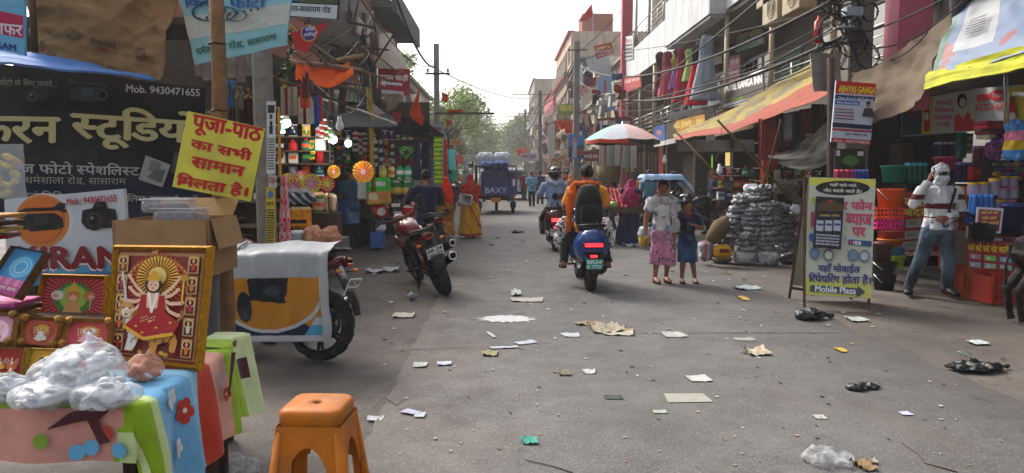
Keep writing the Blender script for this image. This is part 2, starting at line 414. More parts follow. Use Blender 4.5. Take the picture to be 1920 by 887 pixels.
# ============================================================ ground and road
def bb(m,x0,x1,y0,y1,z0,z1,b=0):m.box(((x0 +x1)/2,(y0 +y1)/2,(z0 +z1)/2),(abs(x1 -x0),abs(y1 -y0),abs(z1 -z0)),b=b)
def gmat(name,road):
 m=bpy.data.materials.new(name);m.use_nodes=True;MATS[name]=m;t=m.node_tree;N=t.nodes;L=t.links;b=N['Principled BSDF']
 ge=N.new('ShaderNodeNewGeometry');pos=ge.outputs['Position']
 def nz(sc,det=8,ro=.6,vec=None,scl=None):
  n=N.new('ShaderNodeTexNoise');n.inputs['Scale'].default_value=sc;n.inputs['Detail'].default_value=det;n.inputs['Roughness'].default_value=ro
  if scl:mp=N.new('ShaderNodeMapping');mp.inputs['Scale'].default_value=scl;L.new(pos,mp.inputs[0]);L.new(mp.outputs[0],n.inputs[0])
  else:L.new(pos,n.inputs[0])
  return n.outputs[0]
 def rmp(x,a,c,lo=0,hi=1):
  r=N.new('ShaderNodeMapRange');r.inputs[1].default_value=a;r.inputs[2].default_value=c;r.inputs[3].default_value=lo;r.inputs[4].default_value=hi;L.new(x,r.inputs[0]);return r.outputs[0]
 def mix(f,a,c):
  x=N.new('ShaderNodeMix');x.data_type='RGBA'
  if isinstance(f,float):x.inputs[0].default_value=f
  else:L.new(f,x.inputs[0])
  for k,q in ((6,a),(7,c)):
   if isinstance(q,tuple):x.inputs[k].default_value=(*q,1)
   else:L.new(q,x.inputs[k])
  return x.outputs[2]
 def mth(op,a,c=None):
  x=N.new('ShaderNodeMath');x.operation=op;x.use_clamp=False
  for k,q in ((0,a),(1,c)):
   if q is None:continue
   if isinstance(q,(int,float)):x.inputs[k].default_value=q
   else:L.new(q,x.inputs[k])
  return x.outputs[0]
 if road:base=mix(rmp(nz(1.7,10,.72),.35,.65),(.068,.065,.062),(.114,.109,.104))
 else:base=mix(rmp(nz(.8,9,.65),.35,.65),(.055,.044,.037),(.105,.088,.076))
 # worn aggregate, fine bright and dark specks
 base=mix(rmp(nz(70,4,.7),.56,.64,0,.75 if road else .4),base,(.26,.25,.245))
 base=mix(rmp(nz(45,4,.7),.56,.64,0,.6),base,(.05,.045,.04))
 sx=N.new('ShaderNodeSeparateXYZ');L.new(pos,sx.inputs[0])
 if road:
  # dust from the verges lies along both edges
  wv=mth('MULTIPLY',nz(1.3,8,.7),2.4)
  dl=rmp(mth('ADD',sx.outputs[0],wv),-.6,1.4,.75,0)
  base=mix(dl,base,(.11,.084,.068))
  dr=rmp(mth('SUBTRACT',sx.outputs[0],wv),1.4,2.6,0,.45)
  base=mix(dr,base,(.09,.078,.07))
  base=mix(rmp(nz(.9,8,.6,scl=(1,.35,1)),.58,.70,0,.5),base,(.12,.094,.077))
 else:
  base=mix(rmp(nz(2.2,9,.7),.5,.68,0,.7),base,(.05,.04,.034))
  base=mix(rmp(nz(.5,5,.6),.55,.7,0,.6),base,(.125,.11,.098))
 base=mix(rmp(nz(1.9,8,.75),.58,.66,0,.5),base,(.045,.04,.037))
 L.new(base,b.inputs['Base Color'])
 L.new(rmp(nz(4,5),.3,.7,.72,.95),b.inputs['Roughness']);b.inputs['Specular IOR Level'].default_value=.35
 h=mth('ADD',mth('MULTIPLY',nz(110,4),.35),mth('MULTIPLY',nz(7,6),.8 if not road else .35))
 bu=N.new('ShaderNodeBump');bu.inputs['Strength'].default_value=.55;bu.inputs['Distance'].default_value=.02;L.new(h,bu.inputs['Height']);L.new(bu.outputs[0],b.inputs['Normal'])
gmat('dirt',False);gmat('asphalt',True)
g=MB('dirt');
xs=[-400,-60,-12]+[-8+i*.25 for i in range(73)]+[16,60,400];ys=[-60,-5]+[i*.25 for i in range(100)]+[26,30,40,60,100,200,600,1100]
def gz(x,y):
 if not (-8<x<10 and 0<y<25):return 0
 e=min(1,max(0,(-.9-x)/.6)+max(0,(x -3.7)/.6));return e*.022*wob(x,y,3,1.3)-.003
g.sm=True;g.add([(x,y,gz(x,y)-.004)for y in ys for x in xs],[(j*len(xs)+i,j*len(xs)+i +1,(j +1)*len(xs)+i +1,(j +1)*len(xs)+i)for j in range(len(ys)-1)for i in range(len(xs)-1)])
g.build('ground',kind='structure',origin=(0,0,0))
rd=MB('asphalt');rows=[]
Y=-4
while Y<420:
 w=.05*wob(Y*2.3,1)+.025*wob(Y*9,2);w2=.06*wob(Y*2.1,7)+.03*wob(Y*8,4)
 rows.append((Y,-.82+w,3.62+w2));Y+=.08 if Y<16 else (.5 if Y<40 else 8)
vs=[]
for (y,a,b_)in rows:
 a2=a if y<60 else a -.5;vs+=[(a2,y,-.012),(a2 +.02,y,.008),(a2 +(b_ -a2)*.33,y,.014),(a2 +(b_ -a2)*.66,y,.014),(b_ -.02,y,.008),(b_,y,-.012)]
rd.add(vs,[(i*6+k,i*6+k +1,(i +1)*6+k +1,(i +1)*6+k)for i in range(len(rows)-1)for k in range(5)],True)
rd.build('road',kind='structure',origin=(0,0,0))
RZ=.014
# cracks in the concrete road: thin dark grooves
def crack(pts,w,name='road_crack'):
 m=MB('matte','2a2623');vs=[]
 for i,(x,y)in enumerate(pts):
  ww=w*(.4+random.random());vs+=[(x,y -ww,RZ +.002),(x,y +ww,RZ +.002)]
 m.add(vs,[(2*i,2*i +2,2*i +3,2*i +1)for i in range(len(pts)-1)]);return m
c=crack([(1.35+i*.06,7.15+.03*wob(i*.9,2)+.0*i,)for i in range(36)],.008);c.build('road_crack',kind='structure')
c=crack([(-.6+i*.07,9.0-i*.002+.05*wob(i*.6,5))for i in range(30)],.005);c.build('road_crack',kind='structure')
c=crack([(-.8+i*.06,6.5+i*.012+.05*wob(i*.6,9))for i in range(22)],.004);c.build('road_crack',kind='structure')
# ============================================================ building pieces
def railing(x,y0,y1,z0,z1,par,nb=5,post=1.1,col='9a9a98',mat='metal'):
 m=MB(mat,col,True)
 for i in range(nb):z=z0 +(z1 -z0)*(i +1)/nb;m.tube([(x,y0,z),(x,y1,z)],.025 if i==nb -1 else .012,6)
 n=max(1,round((y1 -y0)/post))
 for i in range(n +1):y=y0 +(y1 -y0)*i/n;m.tube([(x +.03,y,z0 -.02),(x +.03,y,z1)],.018,6)
 return m.build('railing',par)
def window(par,x,y0,y1,z0,z1,col='3a4a50',fcol='8d8578',face=-1,bars=0,mull=2,name='window'):
 f=MB('paintmetal',fcol);w=.05;d=.06*face
 for (a,b_,c0,c1)in ((y0 -w,y1 +w,z1,z1 +w),(y0 -w,y1 +w,z0 -w,z0),(y0 -w,y0,z0,z1),(y1,y1 +w,z0,z1)):bb(f,x,x +d,a,b_,c0,c1)
 for i in range(1,mull):yy=y0 +(y1 -y0)*i/mull;bb(f,x,x +d*.8,yy -.02,yy +.02,z0,z1)
 bb(f,x,x +d*2,y0 -.1,y1 +.1,z0 -w -.05,z0 -w -.002)
 o=f.build(name,par,origin=(0,0,0))if par is None else f.build(name,par)
 g=MB('window',col);bb(g,x +.004*face,x +.014*face,y0,y1,z0,z1);g.build('pane',o)
 if bars:
  m=MB('paintmetal','b9b4a8')
  for i in range(bars):yy=y0 +(y1 -y0)*(i +.5)/bars;m.tube([(x +d,yy,z0),(x +d,yy,z1)],.008,4)
  m.tube([(x +d,y0,(z0 +z1)/2),(x +d,y1,(z0 +z1)/2)],.01,4);m.build('grille',o)
 return o
def shutter(par,x,y0,y1,z0,z1,col,face=-1):
 m=MB('paintmetal',col);n=max(4,int((z1 -z0)/.09))
 for i in range(n):z=z0 +(z1 -z0)*(i +.5)/n;m.box((x +.02*face,(y0 +y1)/2,z),(.03,y1 -y0,(z1 -z0)/n*.8),(0,.35,0))
 bb(m,x,x +.01*face,y0,y1,z0,z1);return m.build('shutter',par)
# ---- right: hotel building (ground floor shops, hotel floor with balcony, clad upper floor)
HB=empty('hotel_building',(6,24,0),label='long hotel building on the right with steel railed balcony and pale panelled upper floor',cat='building')
HB.location=(0,0,0)
m=MB('wall','4c4540');bb(m,7.5,8.1,11.0,36.0,3.1,5.76);bb(m,7.2,8.1,11.0,36,5.88,10.6);bb(m,8.0,8.4,13.6,36,0,2.8)
m.build('wall',HB)
for y in (13.75,16.4,19.6,23.4,27.4,31.6,35.8):m=MB('wood','2c211a');bb(m,6.1,7.45,y -.14,y +.14,0,2.78);m.build('shop_pillar',HB)
m=MB('concrete','77726c');bb(m,5.95,8.4,10.95,36.05,2.82,3.06);bb(m,6.05,8.4,10.95,36.05,5.76,5.87);m.build('floor_slab',HB)
m=MB('matte','1c1b1b');bb(m,6.3,8,13.7,35.9,-.0,.12);m.build('plinth',HB)
COLS=[16.7,20.05,23.0,26.2,29.4,32.4,35.7,13.6]
for y in COLS:
 m=MB('paintmetal','b7a98c',True);m.tube([(6.03,y,3.07),(6.03,y,5.76)],.065,8);m.build('column',HB)
ys_=sorted(COLS +[11.3])
for a,b_ in zip(ys_,ys_[1:]):railing(6.05,a +.08,b_ -.08,3.1,3.93,HB)
# clad fascia, one panel each; two projecting bays
def fasc(x,y0,y1,z0,z1):
 n=max(1,round((y1 -y0)/.95))
 for i in range(n):
  a=y0 +(y1 -y0)*i/n;b_=y0 +(y1 -y0)*(i +1)/n
  m=MB('wall',vary('c3c6c8',.06));bb(m,x,x +.04,a +.012,b_ -.012,z0,z1,b=.004);m.build('panel',HB)
 m=MB('matte','55585c');bb(m,x +.035,x +.16,y0,y1,z0 +.01,z1 -.01);m.build('panel_backing',HB)
fasc(5.95,26.4,36.0,5.8,7.1);fasc(5.5,20.0,25.2,5.76,7.2);fasc(5.95,25.22,26.38,5.76,8.2);fasc(5.95,11.0,19.98,5.88,7.2)
m=MB('wall','b0b3b6');bb(m,5.5,5.94,25.2,25.3,5.76,7.9);bb(m,5.5,5.94,19.9,19.99,5.76,7.2);bb(m,5.56,5.94,20.0,25.2,5.68,5.757);m.build('bay_side',HB)
railing(6.1,26.4,35.9,7.15,8.05,HB);railing(5.65,20.1,25.1,7.25,8.05,HB,col='cfcfcf')
for y in (28,31,34):m=MB('paintmetal','a9a294',True);m.tube([(6.1,y,7.12),(6.1,y,10)],.06,8);m.build('column',HB)
for y0,y1 in ((20.8,22.2),(23.2,24.6),(28.2,29.6),(31.8,33.2)):window(HB,7.19,y0,y1,7.4,8.9,bars=7,fcol='9c8c7a')
m=MB('paintmetal','b23a55');bb(m,5.75,6.25,35.75,36.2,0,11);m.build('pillar',HB)
m=MB('paintmetal','b4556a');bb(m,5.7,6.2,10.75,11.15,2.5,9.5);m.build('pillar',HB)
# back wall of the balcony: doors, dark glazing, a green shutter
for y0,y1 in ((12.2,15.2),(20.6,22.9),(24.2,26.5),(28.0,30.4),(32,34)):window(HB,7.49,y0,y1,3.1,4.9,col='101418',fcol='8e8f8f',mull=3,name='glass_door')
shutter(HB,7.49,18.6,19.9,3.1,4.7,'2f5a4c')
window(HB,7.49,16.2,17.6,3.1,5.0,col='12181a',fcol='b9b2a2',mull=2,name='glass_door')
# ground-floor shops: interior shade put into the dark back panels, shutters and pillars between
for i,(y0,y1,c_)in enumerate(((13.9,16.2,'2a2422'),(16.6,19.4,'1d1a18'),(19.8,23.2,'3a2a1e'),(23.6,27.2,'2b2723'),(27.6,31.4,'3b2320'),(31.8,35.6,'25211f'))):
 m=MB('matte',c_);bb(m,7.6,7.7,y0,y1,.12,2.78);m.build('interior_shade_panel',HB)
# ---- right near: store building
SB=empty('store_building',(0,0,0),label='grey cement building above the general store with barred window and pink pillar',cat='building')
m=MB('wall','5a4f47');bb(m,6.3,10,3.0,10.7,3.1,9);bb(m,9.3,10,3,13.5,0,2.95);bb(m,7.05,7.25,12.98,13.4,0,2.1);bb(m,7.05,7.25,5.6,6.0,0,2.1);m.build('wall',SB)
m=MB('concrete','6f675e');bb(m,5.9,10,3.0,10.72,2.95,3.09);bb(m,6.9,10,10.74,10.92,2.95,3.09);m.build('floor_slab',SB)
window(SB,6.29,9.55,10.35,3.75,5.2,col='2b2b28',bars=9,mull=1)
m=MB('matte','141214');bb(m,8.9,9.0,6,13,0,2.85);m.build('interior_shade_panel',SB)  # near-black sheet, its colour stands for the shade inside the store
m=MB('concrete','7a736b');bb(m,6.6,10,5.5,13.4,-.05,.1);m.build('plinth',SB)
# ---- generic building rows farther along the street
def house(name,side,x,y0,y1,h,col,label,floors,depth=7,trim=None,winc='39444a',rail=False,roof=None,open_=True,sdp=.5,seed=1,cat='building'):
 """side -1: stands left of the street, +1: right; x is its street face"""
 rr=random.Random(seed);o=empty(name,(0,0,0),label=label,cat=cat);o.location=(x +side*depth/2,(y0 +y1)/2,0)
 off=V(o.location)
 def B(m,nm,par=o):
  m.v=[p -off for p in m.v]if par is o else m.v;return m.build(nm,par)
 fh=(h -3)/max(1,floors -1)if floors>1 else 3
 m=MB('wall',col);a,b_=(x,x +side*depth)
 if floors>1 or h>3:bb(m,a,b_,y0,y1,3.0 if open_ else 0,h)
 bb(m,a +side*2.2,b_,y0,y1,0,3.0)
 for y in (y0 +.15,(y0 +y1)/2,y1 -.15):bb(m,a +side*.02,a +side*.35,y -.14,y +.14,0,2.99)
 bb(m,a +side*.36,a +side*2.2,y0,y0 +.12,0,2.99)
 B(m,'wall')
 m=MB('matte','1a1716');bb(m,a +side*2.1,a +side*2.19,y0 +.2,y1 -.2,.05,2.9);B(m,'interior_shade_panel')  # dark sheet before the back wall; shop shade put into its colour
 for f in range(1,floors +1):
  m=MB('concrete',trim or '8a8378');z=3+(f -1)*fh if f<floors else h;bb(m,a -side*(sdp if f<floors else .25),a +side*.3,y0 -.01,y1 +.01,z -.08,z +.06);B(m,'ledge')
 if roof:
  m=MB('wall',roof);bb(m,a +side*1,a +side*3.5,y0 +1,min(y1 -.5,y0 +4),h +.06,h +1.6);B(m,'stair_head')
 for f in range(1,floors):
  z=3+(f -1)*fh;n=max(1,int((y1 -y0)/2.6))
  for i in range(n):
   yc=y0 +(y1 -y0)*(i +.5)/n;w=rr.uniform(.45,.8)
   zz0,zz1=z +(.1 if rail and i%2 else .9),z +min(fh -.35,2.2)
   if zz1<=zz0:continue
   w_=MB('paintmetal','8d8578');X=a -side*.01
   for q in ((yc -w -.06,yc -w,zz0,zz1),(yc +w,yc +w +.06,zz0,zz1),(yc -w -.06,yc +w +.06,zz1,zz1 +.06),(yc -w -.1,yc +w +.1,zz0 -.06,zz0),(yc -.02,yc +.02,zz0,zz1)):bb(w_,X,X -side*.05,*q)
   ow=B(w_,'window');g_=MB('window',winc);bb(g_,X,X -side*.015,yc -w,yc +w,zz0,zz1);g_.v=[p -off for p in g_.v];g_.build('pane',ow)
  if rail:
   m=MB('paintmetal','a8a39a')
   for zz in (.35,.65,.95):m.tube([(a -side*.45,y0 +.05,z +zz),(a -side*.45,y1 -.05,z +zz)],.025,5)
   k=int((y1 -y0)/.5)
   for i in range(k +1):y=y0 +.05+(y1 -y0 -.1)*i/k;m.tube([(a -side*.45,y,z +.06),(a -side*.45,y,z +.95)],.015,4)
   B(m,'railing')
 return o
house('town_house',1,6.1,36.5,44,7.2,'a08f7c','beige two storey house behind the blue cloth banner right of the street',2,rail=True,seed=3)
house('town_house',1,5.9,44.3,52,8.4,'c2bba8','cream house with water tank past the blue banner',3,rail=True,seed=4)
house('town_house',1,5.7,52.3,60,9.6,'2f3d55','dark blue slab sided house rising behind the concrete pole',3,seed=5)
house('town_house',1,5.6,60.3,76,12.8,'b49c86','tall beige and pink house, highest on the right side, with brick stair head',4,trim='a8404a',roof='8a4a38',seed=6,rail=True)
house('town_house',1,5.3,76.4,92,10.0,'b5495a','pink red house below the tall beige one',3,seed=7,trim='8e3540')
house('town_house',1,5.2,92.4,112,9.0,'8f8d88','grey weathered house in the far row on the right',3,seed=8,rail=True)
house('town_house',1,5.0,112.4,135,15.5,'8a7f74','tall narrow brown grey tower house at the far end',4,seed=9,trim='6d6258')
house('town_house',1,5.0,135.4,175,11.5,'a39a8e','distant pale house where the street bends',3,seed=10)
house('town_house',-1,-3.7,18.4,27,6.9,'8a5242','brick red plastered building over the left stalls with projecting roof slab',2,seed=11,trim='7c6a60',sdp=.4)
house('town_house',-1,-4.3,27.4,36,5.4,'b9b5aa','low cream building behind the saffron flag',2,seed=12)
house('town_house',-1,-4.6,36.4,48,6.2,'d6cdb8','sunlit cream shop house beyond the utility pole',2,seed=13)
house('town_house',-1,-4.8,48.4,70,4.8,'cbb79a','low shop row with yellow signs on the left far down the street',2,seed=14)
house('town_house',-1,-5.0,70.4,105,5.2,'c9bfae','distant low row under the far trees',2,seed=15)
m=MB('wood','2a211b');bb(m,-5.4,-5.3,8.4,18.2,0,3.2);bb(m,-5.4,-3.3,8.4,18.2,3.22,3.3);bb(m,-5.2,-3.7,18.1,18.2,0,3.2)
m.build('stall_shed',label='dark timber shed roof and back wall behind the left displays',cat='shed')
house('town_house',-1,-14.0,170,190,10.0,'a9a49b','grey block at the very end of the street',3,seed=17)
# ---- roof slab of the left building
m=MB('concrete','5d6066');bb(m,-4.6,-3.05,21.5,27.5,6.25,6.42);bb(m,-3.1,-2.95,21.5,27.5,6.1,6.75)
m.build('roof_slab',label='jutting concrete roof slab high above the red sign on the left',cat='roof slab')
# ============================================================ trees
LEAFC={}
def tree(x,y,h,r,label,cz=None,seed=1,n=2600,cols=('5f7a35','7c9440','8ea04e','4b6630'),ls=.16,group=None):
 rr=random.Random(seed);o=empty('tree',(x,y,0),label=label,cat='tree',group=group)
 m=MB('wood','5b4a3a',True);top=h*.55
 m.tube([(0,0,0),(.1,.05,top*.5),(-.05,.1,top),(.1,0,h*.8)],[.22,.17,.12,.05],8)
 cl=[]
 for i in range(16):
  a=rr.uniform(0,6.28);q=rr.uniform(.3,1)**.6;e=V((math.cos(a)*r*q*.8,math.sin(a)*r*q*.8,h -r*.9+rr.uniform(-.7,.75)*r));cl.append((e,r*rr.uniform(.28,.48)))
  s0=V((0,.05,top*rr.uniform(.5,.95)));m.tube([s0,s0.lerp(e,.5)+V((0,0,.2)),e],[.08,.05,.02],5)
 m.build('trunk',o);m=MB('leaf',cols[0])
 for i in range(n):
  c,cr=rr.choice(cl);d=V((rr.gauss(0,1),rr.gauss(0,1),rr.gauss(0,.8))).normalized()*cr*rr.uniform(.35,1.15);p=c +d
  u=V((rr.gauss(0,1),rr.gauss(0,1),rr.gauss(0,.5))).normalized()*ls*rr.uniform(.6,1.4);w=u.cross(V((rr.gauss(0,1),rr.gauss(0,1),1))).normalized()*ls*.6
  m.col=hx(rr.choice(cols));m.add([p -u,p +w,p +u,p -w],[(0,1,2,3)])
 m.build('crown',o);return o
tree(-4.2,60,9.2,2.7,'broad sparse tree rising behind the utility pole on the left',seed=2,n=4200,ls=.14,cols=('7c9440','8ea04e','9aae5e','6b8a3a'))
tree(-9.5,58,10.8,3.0,'thin tree crown behind the red arrow sign',seed=3,n=5000,ls=.13)
for i,(x,y,h,r)in enumerate(((-6.6,108,9.5,4),(-4.9,125,11.5,5),(-1.5,150,12,5.5),(2.5,160,11.5,5),(-9,140,13,6),(4.2,120,10.5,3.2),(-6.5,84,7,2.4))):
 tree(x,y,h,r,['first of the green trees closing the street, by the low roofs','wide green tree left of the street end','sunlit green tree straight above the load of the blue truck','green tree at the street end beside the far tower','tall tree at the back of the far row','small bright tree against the far tower house','small green tree over the yellow signs'][i],seed=20+i,n=3800,ls=.3,group='trees closing the street')
# ============================================================ people
TMP=bpy.data.scenes.new('tmp')
def rem(mb,vox,sm=3,amp=0,fs=14,name='m',colf=None,sub=0,seed=0):
 """fuse a builder's closed solids into one continuous skin"""
 me=mb.mesh(name);mt=list(mb.mats);o=bpy.data.objects.new('x',me);TMP.collection.objects.link(o)
 r=o.modifiers.new('r','REMESH');r.mode='VOXEL';r.voxel_size=vox;r.use_smooth_shade=True
 if sm:s=o.modifiers.new('s','SMOOTH');s.factor=.5;s.iterations=sm
 vl=TMP.view_layers[0];vl.update();dg=vl.depsgraph
 n=bpy.data.meshes.new_from_object(o.evaluated_get(dg),preserve_all_data_layers=False,depsgraph=dg)
 bpy.data.objects.remove(o);bpy.data.meshes.remove(me);n.name=name
 if amp:
  import numpy as np
  n.vertices.update()if hasattr(n.vertices,'update')else None
  nn=[v.normal.copy()for v in n.vertices]
  for v,q in zip(n.vertices,nn):
   p=v.co;v.co=p +q*amp*(noise.noise(V((p.x*fs +seed,p.y*fs,p.z*fs*.55)))+.5*noise.noise(V((p.x*fs*2.2,p.y*fs*2.2+seed,p.z*fs*1.6))))
 n.materials.clear();
 for q in mt:n.materials.append(MATS[q])
 a=n.attributes.new('Col','FLOAT_COLOR','FACE');fl=[];c0=mb.c[0]
 for p in n.polygons:
  c=hx(colf(p.center))if colf else c0;fl+=[c[0],c[1],c[2],1]
 a.data.foreach_set('color',fl);n.polygons.foreach_set('use_smooth',[True]*len(n.polygons));n.polygons.foreach_set('material_index',[0]*len(n.polygons))
 n.update();return n
def put(me,name,par):o=bpy.data.objects.new(name,me);COL.objects.link(o);o.parent=par;return o
JD=dict(pel=(0,0,.52),ch=(0,0,.72),nk=(0,-.008,.835),hd=(0,.012,.932),
  ls=(-.112,-.005,.805),rs=(.112,-.005,.805),le=(-.142,-.02,.63),re=(.142,-.02,.63),lw=(-.15,.03,.485),rw=(.15,.03,.485),
  lh=(-.052,0,.505),rh=(.052,0,.505),lk=(-.06,.015,.28),rk=(.06,.015,.28),la=(-.06,-.01,.047),ra=(.06,-.01,.047),lt=None,rt=None,hy=0,hp=0,lf=None,rf=None,lc=.4,rc=.4)
def human(loc,rz,H,pose=None,skin='8a5a40',hair='0c0a0a',label='',group=None,vox=.011,top=None,bot=None,feet='shoe',footcol='1d1b1a',hairstyle='short',w=1.0,headparts=True,hd=True,cat='person',face=True):
 J=dict(JD);J.update(pose or {});Jv={k:(V(v)*H if isinstance(v,(tuple,list))else v)for k,v in J.items()}
 g=lambda k:Jv[k];o=empty('person',loc,rz,label=label,cat=cat,group=group);o['H']=H
 fw=lambda s:(Jv[s +'t']-Jv[s +'a'])if Jv[s +'t']else V((0,.12*H,-.022*H))
 def torso(m,e=0,z0=0,up=None):
  a,b_,c=g('pel'),g('ch'),g('nk');k=H*w
  m.tube([a -V((0,0,(.05 if e<=0 else .012)*H)),a,a.lerp(b_,.5),b_,b_.lerp(c,.55),c],[(.085*k +e,.06*k +e),(.094*k +e,.066*k +e),(.080*k +e,.056*k +e),(.098*k +e,.066*k +e),(.088*k +e,.055*k +e),(.04*k +e*.5,.036*k +e*.5)],14,up=(0,1,0)if up is None else up)
  m.tube([g('ls')-V((0,0,.008*H)),b_.lerp(c,.62),g('rs')-V((0,0,.008*H))],[.030*H +e,.046*H +e,.030*H +e],10)
 def arm(m,s,e=0,t=1.0,flare=0):
  S,E_,Wr=g(s +'s'),g(s +'e'),g(s +'w');r=[.037,.033,.027,.026,.017]
  pts=[S,S.lerp(E_,.5),E_,E_.lerp(Wr,.35),Wr];rr=[x*H +e for x in r]
  if t<=.5:pts=[S,S.lerp(E_,t),S.lerp(E_,t*1.9)];rr=[r[0]*H +e,(r[1])*H +e,r[1]*H +e +flare]
  elif t<1:pts=pts[:4];rr=rr[:4]
  m.tube(pts,rr,10);m.ball(S -V((0,0,.008*H)),.033*H +e,8,6)
 def leg(m,s,e=0,t=1.0,fl=0):
  A,K,Q=g(s +'h'),g(s +'k'),g(s +'a');r=[.056,.050,.036,.035,.021]
  pts=[A,A.lerp(K,.45),K,K.lerp(Q,.32),Q];rr=[x*H*(.5+.5*w)+e for x in r];rr[-1]+=fl
  if t<1:pts=[A,A.lerp(K,.5),A.lerp(K,.98),K.lerp(Q,max(.06,(t -.5)*2))];rr=[rr[0],rr[1],rr[2]+e +fl,rr[2]+e +fl]
  m.tube(pts,rr,12)
 def foot(m,s,e=0):
  Q=g(s +'a');f=fw(s);n_=f.normalized();k=H
  m.tube([Q -n_*.035*k -V((0,0,.018*k)),Q +f*.3-V((0,0,.008*k)),Q +f*.75+V((0,0,0)),Q +f*1.08+V((0,0,-.004*k))],[(.020*k +e,.022*k +e),(.024*k +e,.026*k +e),(.029*k +e,.015*k +e),(.018*k +e,.010*k +e)],10,up=(0,0,1))
 def hand(m,s):
  E_,Wr=g(s +'e'),g(s +'w');d=(Jv[s +'f']or (Wr -E_)).normalized();sx=-1 if s=='l' else 1
  side=d.cross(V((sx,0,.01))).normalized();
  if side.length<.1:side=V((0,1,0))
  if side.y<0:side=-side # thumb side points forward
  pn=d.cross(side).normalized()# palm normal
  if pn.x*sx>0:pn=-pn
  k=H/1.7;cu=J[s +'c']
  m.tube([Wr,Wr +d*.045*k,Wr +d*.095*k],[(.030*k,.017*k),(.040*k,.016*k),(.042*k,.013*k)][::1],8,up=pn)
  for i in range(4):
   b_=Wr +d*.09*k +side*(.030-.020*i)*k;L_=(.068,.078,.072,.056)[i]*k
   d1=(d*math.cos(cu)+pn*math.sin(cu)).normalized();d2=(d*math.cos(cu*2.2)+pn*math.sin(cu*2.2)).normalized()
   m.tube([b_ -d*.02*k,b_ +d1*L_*.5,b_ +d1*L_*.5+d2*L_*.5],[.0095*k,.009*k,.007*k],6)
  b_=Wr +d*.03*k +side*.03*k;m.tube([b_,b_ +(d*.6+side*.7).normalized()*.04*k,b_ +(d*.9+side*.5+pn*.3).normalized()*.07*k],[.013*k,.011*k,.008*k],6)
 HM=Matrix.Translation(g('hd'))@Euler((J['hp'],0,J['hy'])).to_matrix().to_4x4()
 m=MB('skin',skin,True);torso(m,-.004*H);
 for s in 'lr':arm(m,s);leg(m,s);foot(m,s);hand(m,s)
 m.tube([g('nk')-V((0,0,.03*H)),g('nk').lerp(g('hd'),.5),g('hd')-V((0,.008*H,.01*H))],[.037*H,.032*H,.034*H],10)
 m.ball((0,0,0),(.046*H,.054*H,.060*H),14,10,HM @Matrix.Translation((0,-.004*H,.012*H))if 0 else HM)
 m.ball((0,0,0),(.035*H,.034*H,.034*H),10,8,HM @Matrix.Translation((0,.018*H,-.036*H)))
 m.ball((0,0,0),(.008*H,.013*H,.016*H),6,5,HM @Matrix.Translation((0,.056*H,-.010*H)))
 for sx in (-1,1):m.ball((0,0,0),(.006*H,.011*H,.018*H),6,5,HM @Matrix.Translation((sx*.047*H,-.004*H,-.008*H)))
 put(rem(m,vox*.8,2),'body',o)
 if face:
  for sx in (-1,1):
   e=MB('plastic','d8d2c8',True);e.ball((0,0,0),(.0085*H,.004*H,.0045*H),8,6,HM @Matrix.Translation((sx*.018*H,.050*H,.004*H)))
   e.set(col='140c08');e.ball((0,0,0),(.0042*H,.003*H,.0044*H),8,6,HM @Matrix.Translation((sx*.018*H,.0525*H,.004*H)));e.build('eye',o)
   b_=MB('hair','120c09',True);b_.tube([HM @V((sx*.008*H,.054*H,.013*H)),HM @V((sx*.019*H,.053*H,.017*H)),HM @V((sx*.029*H,.046*H,.013*H))],.0022*H,5);b_.build('eyebrow',o)
  l=MB('skin','6a2f2a',True);l.ball((0,0,0),(.013*H,.006*H,.0045*H),8,6,HM @Matrix.Translation((0,.050*H,-.036*H)));l.build('mouth',o)
 if hairstyle in ('short','bun'):
  m=MB('hair',hair,True);m.ball((0,0,0),(.053*H,.056*H,.058*H),14,10,HM @Matrix.Translation((0,-.012*H,.016*H)))
  m.ball((0,0,0),(.044*H,.03*H,.022*H),12,8,HM @Matrix.Translation((0,.022*H,.046*H)))
  if hairstyle=='bun':m.ball((0,0,0),(.028*H,.026*H,.028*H),10,8,HM @Matrix.Translation((0,-.07*H,-.01*H)))
  put(rem(m,vox*.8,1,amp=.006*H,fs=60),'hair',o)
 if bot:
  m=MB('cloth',bot.get('col','2a3038'),True);e=bot.get('e',.010)*H
  a=g('pel');m.tube([a -V((0,0,.05*H)),a,a.lerp(g('ch'),.32)],[(.088*H*w +e,.066*H*w +e),(.094*H*w +e,.068*H*w +e),(.082*H*w +e,.058*H*w +e)],14,up=(0,1,0))
  for s in 'lr':leg(m,s,e,bot.get('t',1),bot.get('fl',.004)*H)
  put(rem(m,vox,2,amp=.010*H,fs=16/H,colf=bot.get('f')),bot.get('name','trousers'),o)
 if top:
  m=MB('cloth',top.get('col','8090a0'),True);e=top.get('e',.013)*H
  torso(m,e);ht=top.get('hem',.06)*H;a=g('pel');d_=(a -g('ch')).normalized()if not top.get('vert')else V((0,0,-1))
  m.tube([a +V((0,0,.01)),a +d_*ht],[(.096*H*w +e,.068*H*w +e),(.100*H*w +e,.074*H*w +e)],14,up=(0,1,0))
  for s in 'lr':arm(m,s,e*.9,top.get('t',.4),.004*H)
  put(rem(m,vox,2,amp=.011*H,fs=15/H,colf=top.get('f')),top.get('name','shirt'),o)
